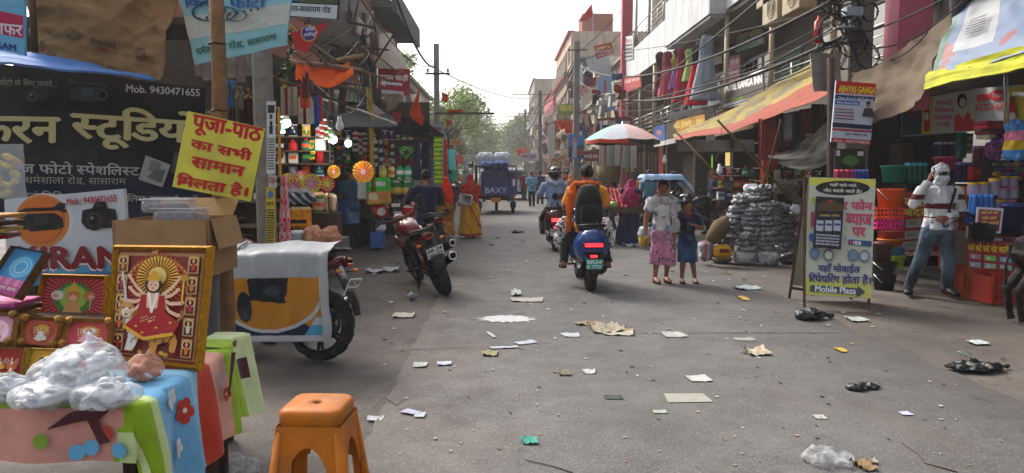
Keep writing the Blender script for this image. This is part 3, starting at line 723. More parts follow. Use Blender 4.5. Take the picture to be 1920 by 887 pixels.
 if feet=='shoe':
  for s in 'lr':
   m=MB('plastic',footcol,True);foot(m,s,.008*H);put(rem(m,vox*.7,2),'shoe',o)
 elif feet=='sandal':
  for s in 'lr':
   m=MB('rubber',footcol,True);Q=g(s +'a');f=fw(s);c=Q +f*.45;z=Q.z -.043*H
   sd_=V((f.y,-f.x,0)).normalized();n_=V((f.x,f.y,0)).normalized();L_=.155*H
   pts=[]
   for i in range(12):t=2*math.pi*i/12;pts.append(V((c.x,c.y,z))+n_*math.cos(t)*L_*.52+sd_*math.sin(t)*.033*H)
   m.prism(pts,(0,0,.012*H))
   for q in (.1,-.16):m.tube([V((c.x,c.y,z +.01*H))+n_*L_*q +sd_*.032*H,V((c.x,c.y,z +(.042 if q<0 else .032)*H))+n_*L_*(q +.05),V((c.x,c.y,z +.01*H))+n_*L_*q -sd_*.032*H],(.004*H),5)
   m.build('sandal',o)
 return o,Jv,HM
def drape(par,name,col,prof,H,pleats=14,amp=.04,cx=0,cy=0,lean=(0,0),colf=None,n=60,mat='cloth',hemw=.01,seed=0,closed=True):
 """a hanging skirt or sari: rings (radius x, radius y, z) top to hem with folds that deepen downwards"""
 m=MB(mat,col,True);k=len(prof);NV=(k -1)*5
 def f(u,v):
  t=v*(k -1);i=min(int(t),k -2);q=t -i;a,b_=prof[i],prof[i +1];rx,ry,z=[a[j]*(1-q)+b_[j]*q for j in range(3)]
  th=2*math.pi*u;d=amp*v*(math.sin(th*pleats +2*wob(z*3,seed))+.6*math.sin(th*pleats*.37*2+1.3+seed))+.02*wob(math.cos(th)*2,math.sin(th)*2,z*5+seed)
  return V((cx +lean[0]*v +(rx +d)*math.sin(th),cy +lean[1]*v +(ry +d)*math.cos(th),z +hemw*v*wob(th*2,seed)))
 m.grid(f,n,NV,colf=colf);return m.build(name,par)
def mix3(a,b_,t):return tuple(x*(1-t)+y*t for x,y in zip(hx(a),hx(b_)))

# 1 masked man on the phone by the general store
def strip(c):
 z=c.z/1.66;x=abs(c.x/1.66)
 if x>.118:return '5a1024' if (.60<z<.645 or .735<z<.775 or z>.80 and False)else 'c9c9cd'
 return '5a1024' if .665<z<.705 or .595<z<.603 else 'c9c9cd'
base=PZ(1752,556)
mm,J,HM=human((base.x,base.y,.03),R(168),1.66,dict(re=(.205,.06,.70),rw=(.125,.125,.875),rf=(-.15,.05,.6),rc=.5,le=(-.17,-.03,.64),lw=(-.03,.11,.595),lf=(1,.3,.0),lc=.5,hy=R(28),hp=R(-4),
 lk=(-.075,.03,.285),la=(-.085,-.01,.047),rk=(.115,.03,.29),ra=(.185,-.02,.047),rt=(.22,.11,.022),lt=(-.12,.10,.022)),label='man in maroon and white striped sweatshirt with white cloth round his face',vox=.009,
 top=dict(col='c9c9cd',t=1,f=strip,hem=.015,name='sweatshirt'),bot=dict(col='2b3744',name='jeans',e=.011,f=lambda c:mix3('242e3a','55667a',max(0,min(1,.5+1.4*wob(c.x*5,c.z*3,c.y*5)-abs(c.z -.75))))),feet='shoe',footcol='16171c',hairstyle=None,w=1.04)
m=MB('cloth','c8ccd2',True);H=1.66
m.ball((0,0,0),(.060*H,.066*H,.062*H),16,12,HM @Matrix.Translation((0,-.006*H,.014*H)))
m.ball((0,0,0),(.056*H,.058*H,.038*H),16,12,HM @Matrix.Translation((0,.010*H,-.034*H)))
m.ball((0,0,0),(.052*H,.05*H,.03*H),16,12,HM @Matrix.Translation((0,-.0*H,-.068*H)))
put(rem(m,.008,1,amp=.02,fs=22),'face_wrap',mm)
e=MB('skin','2a1a14',True);e.grid(lambda u,v:HM @V((math.sin((u -.5)*2.1)*.0615*H,math.cos((u -.5)*2.1)*.0675*H -.004*H,.0+(v -.5)*.030*H +.004*H)),12,1);e.build('eye_opening',mm)
m=MB('plastic','101014');m.box((.082*H,.105*H,.93*H),(.012,.075,.15),(R(15),0,R(-20)),b=.005);pm=m
tmpM=Matrix.Translation(mm.location)@mm.rotation_euler.to_matrix().to_4x4();pm.v=[tmpM @p for p in pm.v];pm.build('mobile_phone',label='black mobile phone held to the ear of the masked man',cat='phone')
m=MB('cloth','111218',True);m.box((0,0,0),(.34,.15,.25),(0,R(4),0),b=.045);bg=PZ(1752,556);
bag=[P(1838,436,base.y -.05)];m.v=[p +bag[0]for p in m.v];ob=m.build('shoulder_bag',label='black shoulder bag on the left hip of the masked man',cat='bag')
m=MB('cloth','0b0b0e',True);m.box((0,-.08,.19),(.3,.012,.12),(0,R(4),0),b=.005);m.build('bag_flap',ob)
sl=tmpM @(J['ls']+V((.03,.05,.04)));m=MB('cloth','0c0c10',True);c_=V(ob.location)
m.tube([V((-.14,0,.22)),sl -c_ +V((-.1,-.07,-.3)),sl -c_ +V((-.02,-.06,-.02)),sl -c_ +V((0,.05,.03)),sl -c_ +V((.02,.16,-.2)),V((.14,.06,.22))],[(.018,.004)]*6,6,up=(0,1,0));m.build('strap',ob)

# 2 girl and 3 boy walking towards us
b2=PZ(1240,531);H=1.46
fl=lambda cs,sc,th,base_:(lambda c:(random.choice(cs)if noise.noise(V((c.x*sc,c.y*sc,c.z*sc)))>th else base_))
gi,J,HM=human((b2.x,b2.y,RZ),R(188),H,dict(hy=R(-28),lk=(-.05,.06,.28),la=(-.045,.0,.047),rk=(.055,.03,.28),ra=(.075,.02,.047),rw=(.18,.03,.47),re=(.165,-.01,.625),le=(-.165,-.02,.63),lw=(-.20,.02,.49)),skin='86573d',label='girl in white printed top and pink floral trousers carrying a tray on her head',vox=.009,w=.86,
 top=dict(col='b9b4b0',t=.3,hem=.0,f=fl(['2c3c6a','6a6a78','8fa8c8'],11,.33,'bdb8b4'),name='blouse',e=.02),bot=dict(col='b06a84',t=.71,e=.015,fl=.012,f=fl(['3a2a4a','8a3a5a','d8c0cc','6b3050'],13,.12,'b9708c'),name='floral_trousers'),feet='sandal',footcol='1c1512',hairstyle='bun')
m=MB('cloth','a79c9c',True)
m.tube([HM @V((0,.02,.06*H)),HM @V((0,-.03*H,.055*H)),HM @V((0,-.065*H,0)),HM @V((0,-.05*H,-.07*H))],[(.05*H,.012),(.062*H,.014),(.062*H,.014),(.05*H,.02)],10)
m.tube([V((.075,.02,.83))*H,V((.05,.045,.80))*H,V((0,.058,.785))*H,V((-.06,.045,.80))*H,V((-.09,.0,.84))*H,V((-.05,-.05,.85))*H,V((.04,-.05,.85))*H,V((.075,.02,.83))*H],.028*H,8)
m.tube([V((-.07,.04,.82))*H,V((-.085,.075,.72))*H,V((-.10,.085,.60))*H,V((-.105,.08,.50))*H],[(.03*H,.016*H),(.04*H,.014*H),(.045*H,.012*H),(.05*H,.01*H)],8,up=(0,1,0))
put(rem(m,.009,1,amp=.02,fs=22,colf=fl(['d0cac8','6a5f66'],14,.2,'a39898')),'scarf',gi)
# tray under a blue-grey plastic sheet, carried on the head
m=MB('clear','8fb0d0',True);tc=P(1246,334,b2.y)
tr=MB('plastic','22343c');tr.box(tc +V((0,0,-.01)),(.56,.4,.08),b=.015);t_=tr.build('carried_tray',label='dark tray under a pale blue plastic sheet balanced on the girl\'s head',cat='tray')
sh=MB('film','9fbfdc',True);sh.mat='tarp';sh.col=hx('8097b3')
sh.grid(lambda u,v:V(((u -.5)*.72,(v -.5)*.52,.10-.20*max(0,abs(u -.42)*2-.72)**1*2-.12*max(0,abs(v -.5)*2-.8)*3+.02*wob(u*9,v*7))),26,18);sh.build('plastic_sheet',t_)
b3=PZ(1287,532);H=1.19
bo,J,HM=human((b3.x,b3.y,RZ),R(176),H,dict(hy=R(20),lk=(-.06,.02,.28),la=(-.10,-.01,.047),rk=(.055,.06,.285),ra=(.06,.02,.047),le=(-.175,.0,.655),lw=(-.065,.10,.70),lf=(1,.1,.35),lc=.25,rw=(.17,.04,.48),hp=0),skin='80533a',label='small boy in dark blue shirt and denim shorts with his hand on his chest',vox=.008,w=1.0,
 top=dict(col='141d30',t=.4,hem=.05,name='shirt',f=lambda c:'6a2326' if (abs(c.x)<.04 and c.z>.93)else ('0e1526' if wob(c.x*9,c.z*9,3)>.1 else '18253c')),bot=dict(col='1d3a5c',t=.55,e=.012,fl=.004,name='shorts',f=lambda c:mix3('152b48','2c5078',.5+wob(c.x*8,c.z*6,1))),feet='sandal',footcol='1c1512',hairstyle='short')

# 4 magenta woman at the vegetable cart
b4=PZ(1180,458);H=1.46
mw,J,HM=human((b4.x,b4.y,RZ),R(-25),H,dict(ch=(0,.03,.70),nk=(0,.05,.82),hd=(0,.07,.915),le=(-.14,.08,.66),lw=(-.08,.2,.62),re=(.14,.08,.66),rw=(.1,.2,.60)),label='woman in magenta dotted shawl and blue skirt seen from behind at the tomato cart',vox=.012,hairstyle=None,face=False,top=dict(col='3a1840',t=1),feet='sandal')
dots=lambda c:'a0b0d0' if 0 else ('300820' if ((c.x*11+.3*math.floor(c.z*11))%1<.3 and (c.z*11)%1<.3)else '8c0f48')
m=MB('cloth','8c0f48',True);m.ball((0,0,0),(.062*H,.068*H,.07*H),14,10,HM);m.tube([HM @V((0,-.02*H,-.02*H)),V((0,.03,.80))*H,V((.0,.0,.72))*H,V((-.015,-.01,.58))*H,V((-.035,-.02,.42))*H,V((-.06,-.03,.27))*H],[(.06*H,.05*H),(.13*H,.085*H),(.165*H,.10*H),(.165*H,.10*H),(.135*H,.09*H),(.06*H,.06*H)],16,up=(0,1,0))
put(rem(m,.012,1,amp=.03,fs=10,colf=dots),'shawl',mw)
drape(mw,'skirt','1b2448',[(.12*H,.10*H,.55*H),(.155*H,.14*H,.38*H),(.19*H,.17*H,.2*H),(.21*H,.19*H,.012*H)],H,11,.018,colf=lambda u,v:'2f2a6a' if int(v*20)%3==0 and int(u*60)%3==0 else ('101e44' if v>.9 else '1b2248'))

# 5 saffron-scarf woman, 6 red and yellow sari woman
b5=PZ(836,446);H=1.5
sw,J,HM=human((b5.x,b5.y,0),R(10),H,dict(rk=(.06,.07,.28),ra=(.075,.02,.047),lk=(-.06,.02,.28),la=(-.05,-.08,.06)),label='woman in bright saffron head scarf and mustard trousers walking away',vox=.012,hairstyle=None,face=False,top=dict(col='4a3020',t=.6,hem=.12),bot=dict(col='b07a1e',e=.035,fl=.02,name='salwar'),feet='shoe',footcol='c0bcb0')
m=MB('cloth','e0330a',True);m.ball((0,0,0),(.06*H,.066*H,.07*H),14,10,HM);m.tube([HM @V((0,-.01*H,-.02*H)),V((0,-.01,.83))*H,V((0,-.03,.74))*H,V((0,-.05,.6))*H,V((-.01,-.06,.52))*H],[(.06*H,.055*H),(.10*H,.07*H),(.14*H,.085*H),(.13*H,.07*H),(.09*H,.03*H)],16,up=(0,1,0))
put(rem(m,.012,1,amp=.03,fs=9),'head_scarf',sw)
b6=PZ(882,446);H=1.53
rw_,J,HM=human((b6.x,b6.y,RZ),R(14),H,dict(le=(-.16,.02,.65),lw=(-.12,.12,.66),re=(.16,.0,.64),rw=(.12,.10,.62)),label='woman in red head cloth and yellow sari with red border walking away',vox=.012,hairstyle=None,face=False,top=dict(col='8a1a1c',t=.9),feet='sandal')
m=MB('cloth','a01818',True);m.ball((0,0,0),(.06*H,.066*H,.072*H),14,10,HM);m.tube([HM @V((0,-.01*H,-.02*H)),V((0,-.01,.83))*H,V((0,-.02,.74))*H,V((.01,-.02,.62))*H,V((.05,-.03,.45))*H],[(.062*H,.055*H),(.115*H,.08*H),(.155*H,.10*H),(.14*H,.09*H),(.05*H,.05*H)],16,up=(0,1,0))
put(rem(m,.012,1,amp=.03,fs=9,colf=fl(['7a1010','b8481c'],14,.1,'a81c18')),'head_cloth',rw_)
drape(rw_,'sari','b8861c',[(.115*H,.09*H,.62*H),(.15*H,.13*H,.45*H),(.165*H,.15*H,.22*H),(.185*H,.17*H,.03*H)],H,9,.02,colf=lambda u,v:'9a1c14' if v>.93 or (.70<v<.74)or abs((u*1.0+v*.35)%1-.62)<.02 else ('a8741a' if int(u*40+v*11)%5==0 else 'c2901f'))
m=MB('cloth','c4c2bf',True);c_=P(873,374,b6.y -.22);m.box(c_,(.32,.10,.26),(0,R(8),0),b=.03);ob=m.build('cloth_bag',label='white cloth bag slung under the arm of the woman in yellow sari',cat='bag')

# 7 man in blue t-shirt at the stall, 8 navy shirt man seated on a motorcycle
b7=PZ(662,466)
human((b7.x,b7.y,.02),R(62),1.68,dict(le=(-.13,.06,.64),lw=(-.08,.17,.62),re=(.13,.06,.65),rw=(.07,.19,.64),hy=R(5),hp=R(-10),lk=(-.05,.02,.28),rk=(.06,.0,.28)),label='man in slate blue t-shirt and jeans standing at the left grocery stall',vox=.012,top=dict(col='2a4a68',t=.42,name='t_shirt',hem=.07),bot=dict(col='3d5a80',name='jeans',f=lambda c:mix3('35507a','6f8cb0',max(0,.4+wob(c.x*6,c.z*3,c.y*6)))),footcol='2c2824')
human((P(800,400,12.3).x,12.3,0),R(18),1.68,dict(pel=(0,0,.49),lh=(-.055,0,.475),rh=(.055,0,.475),lk=(-.11,.16,.40),rk=(.12,.19,.40),la=(-.13,.10,.16),ra=(.13,.12,.16),ch=(0,.015,.69),nk=(0,.02,.81),hd=(0,.03,.905),ls=(-.112,.02,.78),rs=(.112,.02,.78),le=(-.17,.12,.66),lw=(-.15,.27,.66),re=(.17,.10,.65),rw=(.16,.25,.63)),label='man in dark navy shirt sitting astride a motorcycle on the left',vox=.012,top=dict(col='0d1832',t=1,name='shirt',hem=.02,vert=1),bot=dict(col='2b3b55',name='jeans'),footcol='201c1a')

# 9 seated boy peeping behind the cardboard box
c_=P(462,470,6.6);c_.z=0
human((c_.x,c_.y,.0),R(165),1.35,dict(pel=(0,0,.30),lh=(-.05,0,.30),rh=(.05,0,.30),lk=(-.08,.22,.34),rk=(.08,.22,.34),la=(-.08,.24,.06),ra=(.08,.24,.06),ch=(0,.06,.50),nk=(0,.09,.60),hd=(.02,.12,.69),ls=(-.11,.08,.58),rs=(.11,.08,.58),le=(-.15,.14,.43),lw=(-.09,.24,.40),re=(.15,.14,.43),rw=(.08,.25,.40),hy=R(14)),skin='80523a',label='boy in grey checked shirt sitting behind the cardboard box',vox=.010,top=dict(col='4a5a64',t=.7,f=lambda c:'2f3a44' if (c.x*22)%1<.3 or (c.z*22)%1<.3 else '5a6b75'),bot=dict(col='2b2b30'))

# 10 person on the roof edge above the blue tarpaulin
c_=P(1812,30,9.3)
human((c_.x,c_.y,2.95),R(165),1.68,dict(re=(.17,.02,.65),rw=(.17,.08,.52)),label='person in grey blue shirt standing above the blue printed tarpaulin',vox=.014,top=dict(col='3a4a5e',t=.45),bot=dict(col='2c2c30'),face=True)

# walkers and shoppers farther off: five figures, reused with their own places
def walker(k,H,top,bot,style,female=False):
 o,J,HM=human((0,0,0),0,H,dict(rk=(.06,.05,.28),ra=(.065,.05,.047),lk=(-.055,.03,.28),la=(-.05,-.06,.055)),vox=.018,top=dict(col=top,t=.45 if not female else .9,hem=.08),bot=None if female else dict(col=bot),label='x',hairstyle='short' if not female else None,face=False,feet='shoe')
 if female:
  m=MB('cloth',top,True);m.ball((0,0,0),(.06*H,.066*H,.07*H),12,8,HM);m.tube([HM @V((0,0,-.02*H)),V((0,0,.8))*H,V((0,0,.62))*H],[(.06*H,.05*H),(.13*H,.09*H),(.13*H,.08*H)],12,up=(0,1,0));put(rem(m,.018,1,amp=.02,fs=9),'head_cloth',o)
  drape(o,'sari',bot,[(.11*H,.09*H,.6*H),(.15*H,.13*H,.4*H),(.18*H,.16*H,.03*H)],H,9,.02,n=36)
 return o
WK=[walker(0,1.66,'5f9ab8','14161e',0),walker(1,1.68,'16213c','20222a',0),walker(2,1.55,'7c1d22','3a2c4a',0,True),walker(3,1.62,'b8b0a8','2a3038',0),walker(4,1.5,'c07a20','6a1840',0,True),walker(5,1.65,'7a2530','262a34',0)]
wl=[(0,997,388,8,'man in pale blue t-shirt and black trousers, nearest walker right of the blue truck'),(1,1012,384,-10,'man in dark navy clothes beside the pale blue t-shirt walker'),(5,983,376,20,'person in dark red shirt left of the pale blue t-shirt walker'),(3,1028,372,-30,'person in grey shirt half hidden by the helmeted rider'),
 (1,1120,410,200,'dark clothed man standing among the shoppers beyond the orange rider'),(5,1062,386,30,'person in maroon shirt between the two scooter riders'),(2,1142,408,150,'woman in dark red standing by the basket left of the umbrella pole'),(1,1130,428,90,'man in navy shirt crouching close to the cart'),
 (3,1150,432,60,'child in pale shirt in front of the vegetable cart'),(0,1215,425,200,'vendor in blue behind the vegetable cart'),(4,1205,402,170,'woman in ochre behind the cart under the umbrella'),(1,1338,440,110,'man in dark shirt near the jewellery shop front'),(2,850,372,0,'woman in dark red far off left of the truck'),(4,862,368,5,'woman in ochre far off left of the truck'),(3,845,362,170,'man in pale shirt far down the left side'),
 (0,872,362,185,'person in pale blue far left of the truck load'),(1,1040,366,0,'dark figure far off on the right side of the road'),(5,1055,372,190,'person in maroon shirt far off before the yellow awning'),(2,1078,380,10,'woman in dark red far off behind the orange rider'),(3,1020,358,170,'pale shirted man at the far right shops'),(4,1100,384,20,'woman in ochre far off near the poster'),(0,905,352,0,'tiny pale blue figure beyond the truck'),(1,960,352,180,'tiny dark figure beyond the van'),(4,1070,398,30,'woman in ochre right behind the orange rider'),(5,1108,398,160,'man in maroon shirt facing us between rider and cart'),(3,1122,392,40,'pale shirted shopper in the crowd left of the basket'),(2,1088,368,200,'woman in dark red under the blue poster'),(1,1135,386,10,'dark blue clad shopper left of the umbrella pole'),(0,1150,396,60,'pale blue clad shopper beside the wicker basket'),(2,1240,420,120,'woman in dark red at the shop behind the tray girl'),(1,1262,424,60,'dark clothed man by the teal curtain'),(5,846,378,0,'man in maroon shirt by the far left motorcycles'),(3,868,358,10,'pale shirted figure far down the left stalls'),(4,878,356,190,'tiny woman in ochre far down the left side'),(2,857,356,20,'tiny woman in dark red at the far left stalls'),(5,1005,362,200,'maroon shirted figure far beyond the walkers'),(0,1034,362,30,'pale blue figure by the far yellow awning'),(2,930,350,0,'tiny dark red figure at the street end'),(5,975,354,0,'tiny maroon figure at the street end')]
used=set();gw='people walking farther down the street'
for k,px,py,a,lb in wl:
 p=PZ(px,py);o=WK[k]if k not in used else dup(WK[k]);used.add(k)
 o.location=(p.x,p.y,RZ if -.8<p.x<3.6 else 0);o.rotation_euler=(0,0,R(a));o['label']=lb;o['group']=gw;o.scale=(1,1,random.uniform(.96,1.03))
 if 'crouching' in lb or 'child' in lb:o.scale=(.8,.8,.8)
# ============================================================ two-wheelers
def wheel(par,y,r,w,x=0,spokes=6,rimc='2a2a2c',name='wheel',disc=True):
 m=MB('darkmetal',rimc,True);RY=Matrix.Translation((x,y,r))@Matrix.Rotation(R(90),4,'Y')
 m.lathe([(r*.70,-w*.36),(r*.76,-w*.40),(r*.77,0),(r*.76,w*.40),(r*.70,w*.36),(r*.69,0),(r*.70,-w*.36)],28,M=RY,caps=False)
 m.lathe([(.035,-w*.55),(.05,-w*.3),(.05,w*.3),(.035,w*.55)],12,M=RY)
 for i in range(spokes):
  a=2*math.pi*i/spokes
  for da in (-.10,.10):m.tube([RY @V((.04*math.cos(a),.04*math.sin(a),0)),RY @V((r*.71*math.cos(a +da),r*.71*math.sin(a +da),0))],[(.013,.02),(.010,.014)],5)
 o=m.build(name,par)
 t=MB('rubber','17171a',True);n=56;vs=[]
 prof=[(r*.755,-w*.42),(r*.86,-w*.52),(r*.955,-w*.42),(r,-w*.16),(r,w*.16),(r*.955,w*.42),(r*.86,w*.52),(r*.755,w*.42)]
 for j,(pr,pz)in enumerate(prof):
  for i in range(n):
   k=pr -(.010*r/.3 if (2<=j<=5 and (i +(j>3))%4==0)else 0);a=2*math.pi*i/n;vs.append(RY @V((k*math.cos(a),k*math.sin(a),pz)))
 t.add(vs,[(j*n +i,j*n +(i +1)%n,(j +1)*n +(i +1)%n,(j +1)*n +i)for j in range(len(prof)-1)for i in range(n)]);t.build('tyre',o)
 if disc:
  d=MB('metal','8f8f92',True);d.lathe([(.05,w*.62),(r*.45,w*.62),(r*.45,w*.68),(.05,w*.68)],20,M=RY,caps=False);d.build('brake_disc',o)
 return o
def plate(par,c,w,h,rx,bg,fg,lines,rz=0):
 """number plate facing -Y, tilted by rx"""
 m=MB('plastic',bg);M=Matrix.Translation(V(c))@Euler((rx,0,rz)).to_matrix().to_4x4();m.M=M;m.box((0,0,0),(w,.006,h),b=.002);o=m.build('number_plate',par)
 f=lambda u,v:M @V(((u -.5)*w,-.0035,(v -.5)*h));s=Surf(f,M.to_3x3()@V((0,-1,0)),.0006)
 k=len(lines)
 for i,t in enumerate(lines):s.text(t,.08,1-(i +.86)/k,.92,1-(i +.16)/k,fg,.03)
 s.tx.build('lettering',o)
def motorcycle(col='6b0d12',acc='17171a',plate_=None,label='',tail='b01010'):
 o=empty('motorcycle',(0,0,0),label=label,cat='motorcycle');B=lambda m,n:m.build(n,o)
 wheel(o,-.66,.305,.13);wheel(o,.66,.30,.10,name='wheel')
 m=MB('darkmetal','232326',True)
 m.tube([(0,.42,.86),(0,.30,.74),(0,.05,.70),(0,-.35,.66),(0,-.70,.78)],[.035,.03,.03,.028,.02],8)
 m.tube([(0,.42,.84),(0,.30,.45),(0,.15,.27),(0,-.2,.27),(0,-.28,.66)],.024,8);B(m,'frame')
 for sx in (-1,1):
  m=MB('darkmetal','2b2b2e',True);m.tube([(sx*.085,-.66,.305),(sx*.10,-.22,.33)],[.02,.028],8);B(m,'swingarm')
  m=MB('chrome','b0b0b2',True);m.tube([(sx*.085,-.52,.38),(sx*.10,-.42,.68)],.016,8);m.set('metal','9a1515')
  for i in range(9):z=.42+i*.026;m.lathe([(.030,-.006),(.034,0),(.030,.006)],10,c=(sx*.092,-.50+(z -.42)*.33,z),caps=False)
  B(m,'shock_absorber')
  m=MB('metal','77777a',True);m.tube([(sx*.09,.66,.30),(sx*.09,.60,.55)],.026,8);m.tube([(sx*.09,.60,.53),(sx*.09,.46,.95)],.018,8);B(m,'fork')
 m=MB('gloss',col,True)# tank: lofted
 m.tube([(0,.38,.84),(0,.30,.88),(0,.12,.90),(0,-.05,.85),(0,-.14,.80)],[(.05,.05),(.13,.10),(.155,.125),(.12,.095),(.07,.05)],16,up=(0,0,1))
 for sx in (-1,1):m.tube([(sx*.13,.40,.80),(sx*.19,.22,.74),(sx*.14,.02,.70)],[(.02,.05),(.03,.10),(.02,.05)],8,up=(0,0,1))
 B(m,'fuel_tank')
 m=MB('gloss',col,True)
 m.tube([(0,-.12,.72),(0,-.40,.73),(0,-.66,.80),(0,-.86,.87)],[(.11,.05),(.13,.07),(.105,.06),(.05,.03)],12,up=(0,0,1));B(m,'tail_panel')
 m=MB('rubber','141416',True);m.tube([(0,.02,.83),(0,-.12,.80),(0,-.34,.80),(0,-.44,.86),(0,-.72,.90),(0,-.78,.88)],[(.07,.03),(.12,.035),(.14,.04),(.13,.035),(.11,.035),(.06,.015)],12,up=(0,0,1));B(m,'seat')
 m=MB('darkmetal','3a3a3e',True);m.tube([(.135,-.42,.84),(.15,-.58,.92),(.12,-.80,.95),(.06,-.88,.95),(-.06,-.88,.95),(-.12,-.80,.95),(-.15,-.58,.92),(-.135,-.42,.84)],.014,8);B(m,'grab_rail')
 m=MB('plastic','5a0808',True);m.box((0,-.885,.845),(.13,.05,.085),b=.02);ob=B(m,'tail_lamp')
 m=MB('taillamp',tail);m.mat='gloss';m.box((0,-.912,.825),(.10,.02,.022),b=.006);m.build('lamp_lens',ob)
 m=MB('plastic','1c1c1f',True);m.tube([(0,-.80,.80),(0,-.88,.66),(0,-.97,.50),(0,-1.0,.40)],[(.085,.012),(.085,.012),(.08,.012),(.06,.012)],10,up=(0,-1,0));B(m,'mudguard')
 for sx in (-1,1):
  m=MB('plastic','1c1c1f',True);m.tube([(sx*.04,-.86,.76),(sx*.13,-.88,.77)],.008,6);m.set('plastic','c86a14');m.ball((sx*.16,-.885,.77),(.035,.025,.02),8,6);B(m,'indicator')
 m=MB('plastic','1a1a1d',True);m.grid(lambda u,v:V(((v -.5)*.12*(1-.3*abs(2*u -1)),.66+.335*math.cos(R(20+120*u)),.30+.335*math.sin(R(20+120*u))+.012*(1-abs(2*v -1)))),14,4);B(m,'front_mudguard')
 m=MB('darkmetal','38383b',True);m.box((0,.10,.48),(.24,.30,.26),b=.04);m.tube([(0,.16,.55),(0,.24,.72)],[.085,.08],12)
 for i in range(6):m.box((0,.18+i*.012,.58+i*.024),(.21,.19,.008))
 m.lathe([(.0,-.15),(.10,-.15),(.10,.15),(.0,.15)],16,c=(0,.08,.42),M=Matrix.Rotation(R(90),4,'Y'));B(m,'engine')
 m=MB('darkmetal','2e2e31',True);m.tube([(.08,.30,.55),(.12,.34,.32),(.15,.1,.26),(.17,-.25,.30)],.024,8);B(m,'exhaust_pipe')
 m=MB('darkmetal','27272a',True);m.tube([(.17,-.22,.30),(.20,-.42,.36),(.235,-.78,.47)],[.035,.058,.060],14);ob=B(m,'silencer')
 m=MB('chrome','a8a8aa',True);m.lathe([(.062,-.02),(.064,0),(.040,.006),(.038,-.02)],16,c=(.236,-.79,.473),M=Matrix.Rotation(R(75),4,'X'),caps=False);m.set('matte','060606');m.lathe([(.001,0),(.037,0)],14,c=(.236,-.782,.472),M=Matrix.Rotation(R(75),4,'X'),caps=False);m.build('end_cap',ob)
 m=MB('darkmetal','222225',True);m.tube([(-.36,.30,1.03),(-.30,.36,1.05),(-.12,.44,1.00),(.12,.44,1.00),(.30,.36,1.05),(.36,.30,1.03)],.012,8)
 for sx in (-1,1):m.set('rubber','121214');m.tube([(sx*.28,.37,1.05),(sx*.38,.28,1.03)],.018,8);m.set('darkmetal','2a2a2c');m.tube([(sx*.24,.41,1.045),(sx*.38,.36,1.02)],.006,5)
 B(m,'handlebar')
 for sx in (-1,1):m=MB('darkmetal','1c1c1e',True);m.tube([(sx*.24,.39,1.05),(sx*.30,.42,1.16),(sx*.34,.41,1.19)],.006,6);m.ball((sx*.36,.40,1.19),(.055,.018,.032),10,6);B(m,'mirror')
 m=MB('gloss',col,True);m.ball((0,.54,.93),(.12,.11,.13),12,8);ob=B(m,'headlamp_cowl');m=MB('window','b8c0c8',True);m.ball((0,.60,.90),(.085,.07,.07),12,8);m.build('headlamp',ob)
 for sx in (-1,1):m=MB('rubber','18181a',True);m.tube([(sx*.12,-.12,.36),(sx*.27,-.12,.37)],.014,6);m.tube([(sx*.13,-.45,.42),(sx*.24,-.47,.43)],.013,6);B(m,'foot_rest')
 m=MB('darkmetal','1e1e20',True);m.tube([(-.10,-.05,.28),(-.24,-.12,.015)],.012,6);m.box((-.25,-.12,.012),(.06,.05,.01));B(m,'side_stand')
 if plate_:plate(o,(0,-.945,.64),.22,.15,R(24),'d8d8d4','15151a',plate_)
 return o
def place(o,loc,rz,lean=0):o.location=loc;o.rotation_euler=Euler((0,0,rz)).to_matrix().to_4x4().__matmul__(Matrix.Rotation(lean,4,'Y')).to_euler()
# parked red and black motorcycle, rear towards us, leaning on its side stand
b=PZ(836,553);th=R(21)
mc=motorcycle(plate_=['BR 24','03172'],label='red and black motorcycle parked on its side stand, rear wheel towards us')
place(mc,(b.x -.66*math.sin(th),b.y +.66*math.cos(th),.0),th,R(-20))
# the one the navy-shirted man sits on, black
mk2=motorcycle(col='1a1d24',label='black motorcycle under the man in the navy shirt')
place(mk2,(P(800,400,12.3).x,12.38,0),R(18))
# others parked farther off
def dupm(src,px,py,rz,label,lean=-8):o=dup(src);p=PZ(px,py);place(o,(p.x,p.y,0),R(rz),R(lean));o['label']=label;return o
dupm(mk2,1322,440,100,'black motorcycle parked between the boy and the wrapped bundles');dupm(mk2,1298,428,70,'second black motorcycle half hidden behind the small boy')
dupm(mk2,856,384,20,'dark motorcycle parked beyond the saffron scarfed woman');dupm(mc,866,374,10,'dark red motorcycle farther off left of the truck');dupm(mk2,849,368,-20,'dark motorcycle far off by the green clothes')
# ---- covered motorcycle in the left foreground
b=PZ(600,676);th=R(74)
cv=motorcycle(col='5c0c14',plate_=['BR24V','8001'],label='motorcycle with rear end showing from under a white printed cover')
place(cv,(b.x -.66*math.sin(th),b.y +.66*math.cos(th),0),th,R(6))
Yc=5.95
def cover(u,v):# v 0 front hem .. 1 over the far side
 x=P(415+205*u,600,Yc).x;s=v*1.55
 if s<.74:y=Yc -.04*math.sin(s*3);z=.22+s
 else:
  t=(s -.74)/.81;y=Yc +.10+t*.75;z=.96+.05*math.sin(t*3.1)-.04*t -.12*max(0,t -.7)
  z-=.05*(u -.6)*0
 f=.035*wob(u*5,v*4,1)+.02*wob(u*13,v*5,8);
 top=.92+.05*math.sin(u*3.2)
 z=z +(.03*wob(u*3,2)if s>.6 else 0)+.05*(1-u)*(s>.74)*0
 return V((x +.03*wob(u*2,v*6,3),y -f,z +f*.4+.03*(u -.5)*min(1,v*2)))
m=MB('flex','9fa2a5',True);m.grid(cover,44,56);
o=m.build('motorcycle_cover',label='crumpled white banner sheet draped over a motorcycle, orange and blue print below',cat='cover')
n_=V((0,-1,0));s=Surf(lambda u,v:cover(u,v*.35)+V((0,-.0035,0)),n_,.0022)
